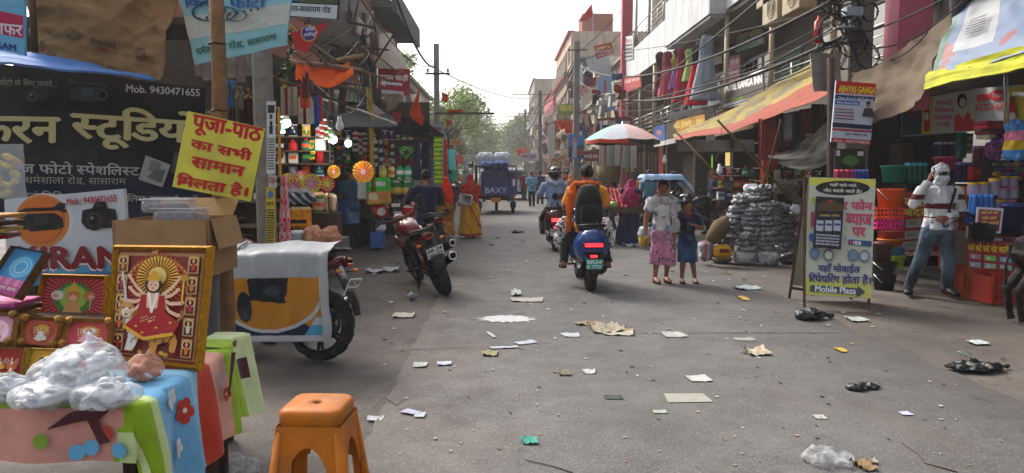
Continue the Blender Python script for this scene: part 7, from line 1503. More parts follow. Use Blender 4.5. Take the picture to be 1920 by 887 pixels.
for k,x in enumerate((1884,1890)):m=MB('metal','b0b4b8',True);m.tube([P(x,120,9.0),P(x,232,9.0)],.015,6);m.build('tent_pole',label=['left','right'][k]+' one of two thin steel poles in front of the ketchup sign',cat='pole')
m=MB('lamp','c8c8c8',True);m.mat='plastic';m.tube([P(1903,176,9.0),P(1935,178,8.6)],.03,8);m.build('tube_light',label='unlit white tube light at the right edge',cat='light')
# shop sign
GN[0]=3.4
s,ob=pxs('shop_sign',[(1690,176),(1930,158),(1930,238),(1690,256)],7.0,'7f8388','printed shop sign with PRINCE KIRANA and GENERAL STORE beside a woman in red',th=.05)
PL(s,[(1691,177),(1762,181),(1762,250),(1691,255)],'202a3a');PL(s,[(1740,182),(1763,181),(1762,249),(1738,251)],'8a8018');PL(s,[(1895,164),(1930,160),(1930,237),(1895,240)],'8a8018')
for i,(t,x0,x1)in enumerate((('PRINCE',1772,1803),('KIRANA &',1768,1805),('GENERAL',1767,1804),('STORE',1771,1798))):T(s,t,x0,188+13.5*i,x1,196+13.5*i,'8a2440',.03,-1)
PL(s,[(1806,245),(1808,218),(1818,208),(1832,208),(1842,220),(1845,243)],'a01820');PL(s,[(1816,212),(1824,222),(1830,210),(1827,200),(1818,200)],'b88868');CI(s,1822,188,9,'100c0c',14);CI(s,1823,191,6,'c09070',9);PL(s,[(1838,222),(1840,196),(1844,196),(1846,222)],'b88868');PL(s,[(1841,197),(1838,184),(1843,195),(1847,184),(1845,198)],'b88868')
T(s,'I',1850,177,1853,190,'a01c24',.03);CI(s,1858,180,5,'a81820',5);CI(s,1866,180,5,'a81820',5);PL(s,[(1853.5,182),(1870.5,182),(1862,191)],'a81820');T(s,'KETCHUP',1848,195,1898,207,'a01c24',.03,-2);CI(s,1884,178,13,'a81820',10);T(s,'Tops',1875,173,1893,183,'d0c8c8',.03)
for x in (1752,1908):PL(s,[(x -6,246),(x -6,206),(x -3,190),(x +3,190),(x +6,206),(x +6,245)],'7a1418');CI(s,x,218,5,'b0a8a0',8);PL(s,[(x -3,190),(x -3,180),(x +3,180),(x +3,190)],'4a1414')
for x in (1856,1868,1878):CI(s,x,236,7,'981818',6);s.k-=.6
CI(s,1725,196,11,'5a141c',9);T(s,'PICKLE',1712,210,1740,222,'5a1a24',.03);s.done(ob)
GN[0]=1.0
# ============================================================ wrapped bundles
bv=[]
for k in range(4):
 m=MB('wrap','3c3d40',True);m.lathe([(.12,0),(.21,.03),(.22,.07),(.13,.10)],14);m.mats=[];m.mats.append('wrap')
 bv.append(rem(m,.016,1,amp=.045,fs=13,seed=k*7,colf=lambda c:random.choice(['8a8c90','3a3b3e','b0b2b6','66686c'])if random.random()<.4 else '6c6e72'))
bv2=[]
for k in range(3):m=MB('wrap','97989a',True);m.lathe([(.16,0),(.2,.04),(.2,.2),(.15,.24)],14);bv2.append(rem(m,.018,1,amp=.03,fs=12,seed=k,colf=lambda c:'a2a3a5' if c.z>.12 else '86878a'))
def bund(me,x,y,z,r,sc,label,grp):o=bpy.data.objects.new('wrapped_bundle',me);COL.objects.link(o);o.location=(x,y,z);o.rotation_euler=r;o.scale=(sc,)*3;tag(o,label,'bundle',grp)
for si,(px0,pb,px1,Y,n,wh)in enumerate(((1352,470,1400,12.9,14,0),(1398,486,1432,12.7,13,1),(1440,486,1438,12.6,10,1),(1475,480,1462,13.0,12,0))):
 a=P(px0,pb,Y);a.z=max(a.z,.01);bx=P(px1,360,Y).x;sn=['leftmost','second','third','fourth'][si]
 if wh:bund(bv2[si%3],a.x,Y,.005,(0,0,si),1,'pale wrapped bundle at the foot of the %s leaning stack'%sn,'pale bundles under the stacks');
 z0=.24 if wh else .02
 for i in range(n):t=i/n;bund(bv[(i +si)%4],a.x +(bx -a.x)*t**1.2+random.gauss(0,.015),Y +random.gauss(0,.02),z0 +i*.085,(random.gauss(0,.09),random.gauss(0,.09)+(.25*(bx -a.x)),i*1.3),random.uniform(.80,.92),'grey film wrapped bundle, %s from the bottom of the %s stack'%(NUM[min(i,13)],sn),'grey wrapped bundles stacked on the right')
for i in range(46):
 x=random.uniform(4.95,6.0);y=12.75+random.uniform(0,.9);h=(1.15-.25*abs(x -5.4))*random.random();bund(bv[i%4],x,y +.3*h,h,(random.uniform(-.9,.9),random.uniform(-.9,.9),i),random.uniform(.5,.85),'small grey plastic wrapped parcel in the loose heap behind the A-board','loose grey parcels behind the A-board')
for i,(x,y,c)in enumerate(((1508,412,'b07818'),(1492,392,'a8b4c0'),(1502,440,'8a9098'))):p=P(x,y,12.3);m=MB('wrap',c,True);m.ball((0,0,0),(.10,.06,.08),8,6);o=bpy.data.objects.new('plastic_packet',rem(m,.02,1,amp=.05,fs=10));COL.objects.link(o);o.location=p;tag(o,['yellow','pale blue','grey'][i]+' plastic packet caught in the heap behind the A-board','packet')
tosack(1398,1426,345,362,12.9,.2,'a8acb0','pale film covered carton on top of the second stack','carton',amp=.01);tosack(1427,1452,346,362,12.9,.2,'b0b0ac','pale carton beside it on top of the stacks','carton',amp=.01);tosack(1455,1502,338,362,13.3,.3,'6a6458','beige sacking on top of the loose heap','sack',amp=.05);tosack(1340,1376,460,487,12.3,.25,'a87a10','yellow printed carton on the ground before the stacks','carton',amp=.002,f=lambda u,v:'6a1a10' if abs(u -.5)<.25 and abs(v -.6)<.15 else 'b08410')
tosack(1314,1342,452,490,12.4,.25,'8a8a90','striped woven shopping bag beside the yellow carton','bag',f=lambda u,v:['a0a0a4','6a6a78','a04050','4a7a5a'][int(u*9)%4]);m=MB('wood','5a4a30',True);m.tube([P(1322,462,12.5),P(1338,445,12.5),P(1352,425,12.6),P(1362,408,12.7)],[.04,.14,.16,.05],12);m.build('straw_broom',label='straw broom bundle leaning left of the stacks',cat='broom')
tosack(1199,1222,425,462,15.0,.2,'b0981a','yellow and white bag by the magenta woman\'s skirt','bag',f=lambda u,v:'b8981a' if v<.5 else 'a8acb0')
# bamboo props
for i,(a,b,Y0,Y1,lb)in enumerate((((1345,225),(1500,392),12.5,12.8,'long bamboo prop crossing in front of the jewellery shop'),((1265,245),(1385,372),14.5,13.5,'bamboo prop slanting down left of the stacks'),((1464,225),(1428,362),12.0,12.6,'bamboo pole rising from the wrapped bundles'))):m=MB('wood','5c4630',True);m.tube([P(*a,Y0),P((a[0]+b[0])/2+2,(a[1]+b[1])/2,(Y0 +Y1)/2),P(*b,Y1)],.02,8);m.build('bamboo_pole',label=lb,cat='pole')
# right awnings and tarps
o,f_=tarp('yellow_tarp',Q4([(1262,254),(1560,92),(1556,176),(1268,264)],[21,12.6,10.6,19]),'85742e','long awning sheet faded yellow above and orange below over the right shops',wave=.08,wn=3,n=34,sag=.12,colf=lambda u,v:'84301a' if v<.42-.12*u +.05*math.sin(u*9)else ('665c3a' if wob(u*7,v*7)>.1 else '85742e'))
sheet('black_tarp',[(1440,292),(1560,222),(1562,300),(1462,306)],[12.5,10.5,10.4,12],'131212','sagging black tarpaulin beside the wooden pole on the right',sag=.12,wave=.06)
sheet('brown_canvas',[(1600,138),(1788,26),(1748,150),(1634,236)],[10.6,9.5,8.9,9.8],'5a4a3a','heavy brown canvas hanging in folds from the pink pillar',wave=.14,sag=.12,cat='tarpaulin')
fx,f_=tarp('printed_tarp',Q4([(1794,14),(1990,-70),(1990,78),(1740,150)],[9.4,8.4,6.9,8.7]),'5f6f86','faded blue printed banner sheet used as awning at the top right',wave=.04,n=30,colf=lambda u,v:'8f9296' if .18<u<.5 and v>.25 and u +v<1.3 or u>.78 and v>.2 else ('2f5a4a' if u<.06 else ('7a4a50' if wob(u*4,v*4)>.3 else '5a6c86')),mat='flex')
s=Surf(lambda u,v:f_(u,v)+V((-.02,-.02,.03)),(-.3,-.5,.8),.002)
for k in range(6):s.rect(.24,.42+.035*k,.40,.435+.035*k,'30343c',n=6);s.rect(.84,.40+.07*k,.96,.425+.07*k,'30343c',n=4)
s.rect(.80,.25,.86,.33,'a86a20',n=3);s.done(fx)
sheet('yellow_tarp_hem',[(1742,136),(1990,70),(1990,108),(1730,170)],[8.75,6.95,6.85,8.65],'a0a01c','bright yellow hem of the awning over the general store',wave=.05,cat='tarpaulin')
sheet('grey_cloth',[(1518,100),(1576,102),(1576,170),(1526,172)],[10.2,10.2,10.1,10.1],'6a625e','dusty grey cloth tied to the wooden pole',wave=.05,cat='cloth',sag=.0)
GN[0]=1.5
for i,(x0,x1,y0,y1,c)in enumerate(((1425,1440,222,300,'6a1a20'),(1441,1452,215,320,'7a2028'),(1453,1470,212,280,'3a1418'),(1470,1484,215,262,'8a8a88'),(1486,1500,210,270,'1a2028'),(1502,1522,205,250,'5a1a1c'),(1428,1440,300,345,'8a3a1c'),(1524,1545,195,245,'2a2a30'))):hang(x0,x1,y0,y1,13.2,c,['maroon','dark red','brown red','pale net','black','wine red','rust','charcoal'][i]+' garment hanging under the yellow awning',nf=3)
GN[0]=1.0
m=MB('wood','3a2f28',True);A=P(1550,480,9.9);m.tube([(A.x,9.9,0),(A.x +.02,9.9,1.5),(P(1557,125,9.9).x,9.9,3.1)],[.055,.05,.045],10);m.build('wooden_pole',label='dark wooden pole carrying the coaching poster',cat='pole')
A=P(1598,300,11.2);m=MB('concrete','6a655f');m.box((A.x,11.2,3.2),(.36,.3,6.4),b=.02);UP=m.build('utility_pole',label='square concrete utility pole tangled in black cables on the right',cat='pole')
for i in range(16):
 c=P(random.choice([1596,1570,1618,1640,1560,1590])+random.uniform(-14,14),random.uniform(-30,110)if i>3 else 105,10.85);r=random.uniform(.10,.26)if i>3 else .18;m=MB('wire','0f0f10',True);ax=Euler((random.uniform(-.5,.5),random.uniform(-.5,.5),0)).to_matrix()
 pts=[c +ax @V((r*(1+.12*math.sin(q*2.3+i))*math.cos(q),random.uniform(-.03,.03),r*1.1*math.sin(q)))for q in [j*6.283*3/54 for j in range(54)]];m.tube(pts,.008,5);m.build('cable_coil',label='%s coil of black cable on the square utility pole, %s'%('big' if r>.2 else ('medium' if r>.14 else 'small'),'above the boxes' if c.z>P(0,30,10.85).z else 'level with or below the boxes'),cat='cable coil',group='cable coils on the utility pole')
for x,y0,y1,c in ((1604,12,30,'8a9aa8'),(1606,55,78,'1a1c1e'),(1588,48,52,'9a9a98')):place_box('junction_box',x -16,x +16,y0,y1,10.8,.2,'paintmetal',c,{12:'grey blue',55:'black',48:'thin pale'}[y0]+' junction box on the square utility pole','junction box',b=.01)
CB=[((1600,-20,11),(1082,120,36),.9,.03),((1600,60,11),(1082,150,36),1.0,.035),((1470,-40,12),(1165,190,36),.2,.02),((1600,90,11),(1165,215,36),.5,.012),((1600,110,11),(1165,230,36),.4,.012),((1600,40,11),(1170,160,36),.6,.012),((1600,20,11),(1165,200,36),.3,.012),((1600,75,11),(1010,190,60),.8,.02),((1600,5,11),(1082,95,36),.3,.01),((1600,100,11),(1240,225,28),.6,.01),((1625,60,11),(1960,-120,7),.1,.012),((1625,90,11),(1900,-100,8),.3,.01),((1625,100,11),(1740,60,9),.2,.01),
 ((818,125,24),(735,-30,14),.45,.03),((818,118,24),(640,-60,9),.5,.012),((818,130,24),(1012,180,60),.5,.02),((1082,110,36),(1012,190,60),.8,.05),((1082,120,36),(1012,210,60),1.2,.05),((1082,105,36),(985,215,90),1.0,.04),((1082,130,36),(1012,230,60),2.2,.04),((1012,200,60),(985,230,90),1.0,.05),((1012,190,60),(965,240,120),1.4,.05),((860,205,40),(1012,200,60),.6,.02),((900,232,70),(985,215,90),.5,.03),((545,90,9),(700,90,15),.4,.008),((600,105,11),(700,50,15),.3,.006),((620,120,11),(700,20,15),.2,.006),((560,148,9.5),(690,168,15),.5,.012),((590,90,11),(760,130,17),.3,.006),((1082,115,36),(1165,60,37),.3,.02),((1082,100,36),(1165,20,37),.1,.02),((1600,30,11),(1082,175,36),1.1,.014)]
wh=lambda x,y,Y:('beyond the top edge, %s side'%('right' if x>900 else 'left'))if y<0 else ('the tangled square pole' if 1590<x<1630 else ('the grey pole' if 1070<x<1090 else ('the pink pillar' if 1150<x<1180 else ('the left utility pole' if 810<x<865 else ('the far poles' if 880<x<1020 else ('the left stalls' if x<800 else 'the right building'))))))
for i,(a,b,sg,r)in enumerate(CB):m=MB('wire','131315',True);m.tube(catenary(P(*a[:2],a[2]),P(*b[:2],b[2]),sg,22),r,5);m.build('overhead_cable',label='%s %s cable running from %s to %s'%('thick' if r>.025 else 'thin','deeply sagging' if sg>.7 else ('sagging' if sg>.35 else 'taut'),wh(*a),wh(*b)),cat='cable',group='overhead cables')
def upole(px,py,Y,w,lb,col='6f6c68',arms=(),sq=True,base=0):
 t=P(px,py,Y);m=MB('concrete',col);m.box((t.x,Y,t.z/2),(w,w*.8,t.z),b=.01);o=m.build('utility_pole',label=lb,cat='pole')
 for (dx,dz,ln)in arms:m=MB('rust','4a4440');m.box((t.x +dx,Y -w*.6,t.z -dz),(ln,.06,.06));at0(o,m).build('cross_arm',o)
 for (dx,dz,ln)in arms:
  for sx in (-.4,.4):m=MB('plastic','8a8a86',True);m.lathe([(.02,0),(.05,.03),(.03,.06),(.05,.09),(.02,.13)],8,c=(t.x +dx +ln*sx,Y -w*.6,t.z -dz +.04));at0(o,m).build('insulator',o)
upole(818,82,24,.17,'slender concrete utility pole at the left end of the black awning','a09c96',((.05,.95,.8),(.9,2.2,1.9)));upole(1082,78,34,.26,'grey concrete pole with cables before the blue banner',arms=((0,.4,.9),));upole(1013,170,58,.26,'distant pole with a wide cross arm on the right','4a4844',((-.5,.3,3.4),));upole(985,205,88,.3,'far pole before the tower house','5f5c58',((0,.5,2.2),));upole(958,232,120,.3,'farthest pole at the street end','8a8680',((0,.6,2),));upole(893,228,66,.2,'thin far pole on the left side','8f8b85',((.4,.3,1.6),))
# ---- signs on the right
GN[0]=1.35
def sg(q,X,col,label,items=(),rects=(),by='x',cat='sign',**k):
 s,o=(pxs if by=='x' else pqs)('sign_board',q,X,col,label,cat,**k)
 for pts,c in rects:PL(s,pts,c)
 for t in items:T(s,t[0],*t[1:5],t[5],t[6]if len(t)>6 else .03,t[7]if len(t)>7 else 0)
 s.done(o);return s,o
sg([(1354,158),(1431,134),(1432,188),(1354,206)],5.98,'4a4640','HOTEL GANGA INN sign panel on the balcony railing',[('HOTEL GANGA INN',1361,159,1429,172,'d8d4d0',.07,-17),('ROOMS',1374,183,1396,189,'7aa020',.03,-4)],[([(1355,196),(1432,178),(1432,186),(1355,204)],'9a9c9e'),([(1356,166),(1361,164),(1361,176),(1356,178)],'9a8a20')])
sg([(1298,172),(1350,153),(1350,194),(1298,207)],5.98,'7f8a8e','blue and green Hindi sign panel left of the hotel sign',[('जनता लॉज',1303,174,1346,183,'8a7a20',.04,-10),('रेस्टोरेंट',1304,188,1345,198,'2a3a6a',.04,-10)])
sg([(1378,66),(1432,42),(1433,82),(1380,98)],7.0,'1c3f30','dark green Hindi shop board high on the hotel wall',[('मोहिनी स्टूडियो',1382,66,1428,78,'9a8a4a',.04,-14),('एण्ड कलर लैब',1390,80,1428,88,'7a8a80',.02,-9)]);sg([(1302,96),(1352,72),(1354,118),(1304,132)],7.0,'4f463c','brown board with dark letters behind the hanging gowns',[('ब्यूटी पार्लर',1306,104,1348,118,'1c1815',.05,-12)]);sg([(1360,108),(1388,102),(1387,150),(1360,155)],7.2,'7a1c34','magenta red board beside the green shutter',[('मोहिनी',1362,112,1385,124,'b8a8a8',.04,-3),('ज्वेलर्स',1362,132,1385,142,'b8a8a8',.03,-3)])
sg([(1267,226),(1321,211),(1323,240),(1267,250)],5.7,'a8782a','golden ABS JEWELLERS sign in a black surround',[('ABS JEWELLERS',1262,231,1320,244,'d8b868',.05,-5)],th=.1);sg([(1252,212),(1338,197),(1340,208),(1252,224)],5.68,'24272c','black lintel band over the jewellery sign');sg([(1322,212),(1340,207),(1341,262),(1324,266)],5.7,'17181b','black side panel right of the jewellery sign');sg([(1226,238),(1246,233),(1247,262),(1226,266)],5.7,'2f4f8a','blue sign with orange star left of the jewellery sign',[('✽',1231,243,1241,254,'a86a3a',.03)]);sg([(1247,233),(1266,227),(1266,256),(1247,262)],5.7,'3a332e','brown panel between the blue and golden signs');sg([(1226,268),(1266,258),(1266,268),(1226,276)],5.5,'a8a8a6','white edge of the canopy under the blue sign')
sg([(1341,214),(1432,188),(1434,206),(1341,228)],5.72,'6a1428','dark red fascia strip right of the jewellery sign');sg([(1344,218),(1402,202),(1402,214),(1344,230)],5.6,'8a8a80','white strip sign with yellow ends under the hotel sign',[('ऑप्टिकल्स',1350,216,1398,225,'b03020',.03,-11)]);sg([(1340,246),(1412,232),(1412,240),(1340,256)],5.5,'9a7a6a','pale slanting sign strip below the awning edge')
sg([(1167,70),(1187,66),(1187,110),(1167,114)],5.9,'8f9498','small white sign with dark bands beside the pink pillar',[('डॉक्टर',1169,72,1185,80,'7a1c28',.04)],[([(1168,84+7*i),(1186,82+7*i),(1186,86+7*i),(1168,88+7*i)],'1c2430')for i in range(4)])
sg([(1168,148),(1200,138),(1202,162),(1172,175)],5.85,'8a2428','red sign with pale letters on the far end of the balcony',[('साड़ी सेन्टर',1173,150,1199,158,'b0a0a0',.03,-7)]);sg([(1120,222),(1186,218),(1186,240),(1121,244)],34,'6a1420','dark red sign with white Hindi letters above the umbrella',[('मारवाड़ी बासा',1124,224,1182,238,'b8b0b0',.05)],by='d');sg([(1093,284),(1123,283),(1123,302),(1093,303)],28,'6a1420','smaller dark red sign left of the umbrella pole',[('मारवाड़ी बासा',1095,288,1121,298,'b0a8a8',.04)],by='d')
s,o=sg([(1067,251),(1096,254),(1094,299),(1065,297)],27,'3a6a98','blue poster with a standing figure under the grey pole',by='d',cat='poster');PL(s,[(1066,275),(1094,272),(1094,296),(1066,295)],'223a38');PL(s,[(1072,295),(1074,272),(1072,266),(1082,266),(1081,274),(1082,295)],'8a9298');CI(s,1077,262,3.2,'a07a5a',4);PL(s,[(1085,282),(1093,281),(1093,291),(1085,292)],'8a1c24');s.done(o)
sg([(1045,196),(1076,194),(1076,214),(1045,216)],40,'6a7a2a','green sign with yellow letters left of the grey pole',[('फाटक',1049,198,1073,208,'b8a818',.05)],by='d');sg([(1042,214),(1078,208),(1082,228),(1046,232)],41,'6f5a50','dull brown notice board below the green sign',[('सेल सेल',1048,214,1074,224,'a09080',.03)],by='d');sg([(1084,208),(1104,204),(1110,236),(1088,240)],38,'5a1a20','tilted brown red sign right of the grey pole',[('होटल',1088,212,1104,222,'a89890',.04)],by='d')
sg([(1113,87),(1146,79),(1152,100),(1119,111)],37,'7a2420','tilted maroon board CAMBRIDGE SPOKEN ENGLISH against the sky',[('CAMBRIDGE',1117,89,1145,95,'c0a050',.04,-6),('SPOKEN ENGLISH',1119,96,1148,101,'b09aa8',.02,-6),('FOR BEST CAREER',1121,103,1149,107,'b09a90',.02,-6)],by='d')
s,o=sg([(1120,152),(1152,133),(1154,205),(1121,217)],38,'5f8fb0','tall faded blue banner with a red figure right of the grey pole',by='d');PL(s,[(1132,152),(1137,150),(1138,184),(1132,186)],'7a3a40');PL(s,[(1121,190),(1154,176),(1154,204),(1121,216)],'2a6aa0');s.done(o)
for q,c,lb in (([(1086,170),(1126,142),(1128,152),(1090,182)],'a86a6a','pale pink slanting hoarding beside the blue banner'),([(1090,184),(1120,156),(1120,180),(1092,202)],'a8a088','cream slanting hoarding beside the blue banner'),([(1098,110),(1140,92),(1150,160),(1104,130)],'8f9698','white grey wall board under the maroon board'),([(1026,235),(1040,232),(1040,300),(1028,300)],'a09a90','long pale banner hanging by the far shops'),([(975,288),(1008,287),(1008,302),(976,304)],'8f8a98','white sign with magenta letters by the truck cage')):s,o=sg(q,40,c,lb,by='d');
sg([(976,289),(1007,288),(1007,302),(977,303)],39.5,'9a94a0','white far sign with magenta Hindi letters right of the truck',[('कपड़ा दुकान',979,291,1005,298,'7a2a5a',.04)],by='d');sg([(1030,299),(1068,285),(1068,294),(1032,312)],30,'a08a5a','small pale orange awning board below the far pole',[('कूलर',1036,297,1062,306,'8a4a20',.03,-7)],by='d')
sg([(1566,279),(1622,279),(1622,340),(1564,340)],9.75,'141617','black poster with a green painted hand below the coaching poster',by='d',cat='poster',rects=[([(1580,296),(1592,290),(1606,294),(1612,304),(1596,312),(1580,306)],'3a5a28'),([(1568,282),(1575,282),(1575,292),(1568,292)],'9a9a98'),([(1608,284),(1619,284),(1619,292),(1608,292)],'9a9a98')])
s,o=sg([(1568,151),(1643,157),(1632,272),(1558,266)],9.75,'9aa0b0','coaching poster ABHYAS GANGA on the wooden pole',[('ABHYAS GANGA',1572,160,1640,172,'c0a818',.05,4),('Unique Coaching Center',1574,173,1638,178,'c0c0c0',.02,4),('Class VI to X (All Subject)',1570,181,1636,187,'b8bcc8',.03,4),('Bihar Board Only',1569,189,1608,195,'b8bcc8',.03,3),('AJAY MEHTA SIR',1584,249,1625,254,'3a1c40',.04,3),('Mob.: 9507190838',1562,261,1628,266,'c0a0a0',.03,4)],by='d',cat='poster',rects=[([(1568,151),(1643,157),(1641,180),(1566,175)],'a01620'),([(1566,177),(1641,182),(1640,190),(1565,185)],'1c2a5a'),([(1566,187),(1612,190),(1611,198),(1565,195)],'2a4a9a'),([(1561,229),(1635,235),(1634,243),(1560,238)],'1a1c3a'),([(1560,240),(1634,245),(1634,249),(1560,244)],'8a1c2a'),([(1559,258),(1633,263),(1632,272),(1558,266)],'8a1420')])
CI(s,1627,197,4,'8a6a50',5);PL(s,[(1615,218),(1620,203),(1634,203),(1638,220)],'2a2c34');CI(s,1627,193,4,'14100e',3)
for i in range(4):PL(s,[(1564,203+6*i),(1600,205+6*i),(1600,207+6*i),(1564,205+6*i)],['8a2a34','3a3c48'][i%2])
s.done(o)
# signs left
s,o=sg([(710,125),(769,130),(768,180),(708,173)],17,'8a1420','red DRAKSH SAREE board in Hindi with a white arrow pointing left',[('द्राक्ष साड़ी',712,137,765,152,'c8c0c0',.04,3)],by='d',rects=[([(708,167),(757,172),(757,179),(708,174)],'a8a8ac')]);PL(s,[(712,156),(722,150),(722,153),(754,156),(754,161),(722,158),(722,162)],'c8c4c4');s.done(o)
sg([(673,32),(712,76),(708,100),(670,60)],[13,17],'8f8d88','slanting white signboard with red letters under the left roof',[('साड़ी घर',680,52,706,62,'8a3a30',.03,26)],by='d');sg([(697,192),(735,222),(732,240),(694,216)],[14.8,17],'9a8a88','slanting pale sign with red letters below the balcony railing',[('भवानी स्टोर',699,206,731,216,'8a2028',.03,21)],by='d');sg([(734,209),(751,211),(751,230),(734,232)],17.4,'8a1420','small red sign with a white figure under the arrow board',by='d')
s,o=sg([(803,234),(832,234),(832,340),(803,340)],21,'7f8898','tall white sign listing items in red and blue Hindi at the awning corner',[('तांगा',806,237,829,246,'8a1c24',.05),('स्टाल',808,249,829,257,'2a3a70',.04),('सेल',806,286,818,296,'9a1c24',.05)],by='d');s.scrib(.1,.55,.9,.76,5,'3a4a70');s.scrib(.1,.05,.9,.35,5,'3a4a80',seed=2);s.done(o)
sg([(844,261),(864,261),(864,272),(844,272)],42,'a07a20','small yellow sign far down the left side',[('गणेश',846,263,862,270,'8a2a18',.03)],by='d');sg([(876,290),(900,290),(900,297),(876,297)],60,'9a9a9c','pale far sign left of the white sacks',by='d');sg([(758,362),(790,362),(790,338),(758,338)][::-1],16.6,'8a9098','white board with blue Hindi letters behind the seated man',[('बड़ी दुकान',760,345,788,357,'1c3a7a',.05)],by='d')
# flags
GN[0]=1.1
for i,(pts,Y,lb)in enumerate((([(787,162),(766,214),(776,226),(792,236),(796,222),(789,205),(784,185)],18.5,'long saffron pennant hanging above the black awning'),([(838,205),(872,206),(852,214),(838,219)],26,'saffron swallow flag beside the left utility pole'),([(836,222),(848,228),(838,240)],27,'small saffron flag lower by the utility pole'),([(1042,226),(1074,227),(1073,250),(1062,250),(1056,238),(1050,246)],30,'torn saffron flag on the grey pole, right side'),([(966,280),(985,276),(992,288),(978,297),(970,290)],70,'saffron flag far off above the white sign'),([(944,293),(953,290),(952,300),(945,301)],90,'tiny saffron flag above the truck'),([(1083,42),(1110,6),(1112,28),(1100,38)],40,'red flag on a thin pole high against the sky'),([(828,172),(842,178),(838,192),(829,190)],30,'saffron cloth by the pole brackets'))):
 m=MB('cloth','c8400c' if '1083' not in str(pts)else 'b02020',True);q=[P(x,y,Y)for x,y in pts];c=sum(q,V())/len(q);n=len(q);rows=[]
 for k in range(4):rows+=[c.lerp(p,(k +1)/4)+V((0,.05*math.sin(k*2+j*1.3)*Y/20,0))for j,p in enumerate(q)]
 m.add([c]+rows,[(0,1+j,1+(j +1)%n)for j in range(n)]+[(1+k*n +j,1+(k +1)*n +j,1+(k +1)*n +(j +1)%n,1+k*n +(j +1)%n)for k in range(3)for j in range(n)]);m.build('saffron_flag',label=lb,cat='flag')
m=MB('metal','8a8a8a');m.tube([P(1112,4,40),P(1112,120,40)],.02,5);m.build('flag_pole',label='thin pole of the red flag against the sky',cat='pole')
# ---- hanging gowns on the balcony
for i,(x,y0,y1,w,c,c2,lb)in enumerate(((1238,98,178,.42,'2a1a1c','4a1a1c','dark brown gown'),(1252,97,182,.6,'8a3040','a84a54','dusty red gown'),(1268,108,165,.4,'8a7a28','7a4a90','yellow and violet outfit'),(1280,92,188,.5,'7a1424','9a1c30','wine red gown'),(1296,92,150,.42,'7a9a50','8aa860','lime green kurta'),(1308,86,194,.6,'17161a','b0182c','black and red gown'),(1325,66,184,.75,'6f7a86','808b98','long grey blue sequined gown'))):
 Y=5.55/(x -940)*F;a=P(x,y0,Y);h=(y1 -y0)*Y/F;o=empty('hanging_gown',(a.x,Y,a.z -h),label=lb +' hanging from the hotel balcony',cat='gown',group='gowns hanging from the balcony')
 drape(o,'gown',c,[(.10,.05,h),(.16,.07,h*.93),(w*.25,.09,h*.62),(w*.42,.16,h*.25),(w*.52,.22,0)],1,9,.03,n=30,colf=lambda u,v:c2 if v>.45 and (i!=4)else c,seed=i)
 m=MB('wire','3a3a3a');m.tube([(-.16,0,h*.94),(0,0,h*1.02),(.16,0,h*.94)],.01,4);m.tube([(0,0,h*1.02),(0,0,h*1.1)],.006,4);m.build('hanger',o)
# AC units, extinguisher, lamp
for i,(x,y,Y)in enumerate(((1462,45,15.5),(1496,25,14.4),(1452,12,15.9))):
 c=P(x,y,Y);c.x=max(c.x,5.9);o=empty('air_conditioner',c,R(90),label=['lowest','nearest','upper'][i]+' beige air conditioner box on the hotel front',cat='air conditioner');m=MB('paintmetal','8f8168');m.box((0,.2,.3),(.85,.34,.58),b=.02);m.build('case',o);m=MB('darkmetal','2a2622',True)
 for q in range(3):m.tube([((.08+.07*q)*math.cos(t*.524)-.12,.385,.3+(.08+.07*q)*math.sin(t*.524))for t in range(12)],.008,4,closed=True)
 m.build('fan_grille',o)
m=MB('gloss','9a1018',True);c=P(1534,82,13.5);m.lathe([(.001,0),(.08,.01),(.08,.38),(.03,.44),(.03,.5)],12,c=c,caps=False);m.build('fire_extinguisher',label='red fire extinguisher on the balcony column',cat='extinguisher')
# ---- jewellery and other shop fronts: frames, lit panes, arches
JW=empty('jewellery_shop',(6.4,19.5,0),label='dark carved jewellery shop front with golden jambs and a brightly lit display',cat='shop')
def front(x0,x1,y0,y1,X,mat,col,label,cat='shop front',name='shop_front',th=.04):
 nm='curtain' if 'curtain' in label else ('pillar' if 'pillar' in label else None)
 s,o=pxs(nm or {'lit':'lit_display','doo':'door_jamb','fra':'door_jamb','cou':'shop_counter','dar':'door'}.get(next((w[:3]for w in label.split()if w in ('lit','door','frame','counter','dark')),''),'panel'),[(x0,y0),(x1,y0),(x1,y1),(x0,y1)],X,col,label,nm or 'x',th=th,mat=mat)
 if not nm:o.parent=JW;o.location-=V(JW.location);del o['label'];del o['category']
 return o
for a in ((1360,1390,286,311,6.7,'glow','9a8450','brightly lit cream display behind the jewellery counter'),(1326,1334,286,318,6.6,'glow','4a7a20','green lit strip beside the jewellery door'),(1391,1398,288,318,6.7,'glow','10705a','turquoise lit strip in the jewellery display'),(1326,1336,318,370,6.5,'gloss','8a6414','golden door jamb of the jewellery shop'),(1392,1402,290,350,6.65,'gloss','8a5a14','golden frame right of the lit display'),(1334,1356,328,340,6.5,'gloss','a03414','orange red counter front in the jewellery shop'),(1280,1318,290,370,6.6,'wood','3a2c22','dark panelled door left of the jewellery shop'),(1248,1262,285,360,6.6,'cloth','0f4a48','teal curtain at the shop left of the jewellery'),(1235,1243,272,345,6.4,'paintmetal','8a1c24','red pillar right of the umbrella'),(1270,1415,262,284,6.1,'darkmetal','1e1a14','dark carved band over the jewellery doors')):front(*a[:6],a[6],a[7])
m=MB('wood','241a14',True);c=PX(1385,300,6.2);m.tube([PX(1342+6*i,300-32*math.sin(math.pi*i/14)**.7,6.2)for i in range(15)],.06,6);m.v=[p -V(JW.location)for p in m.v];m.build('arch',JW)
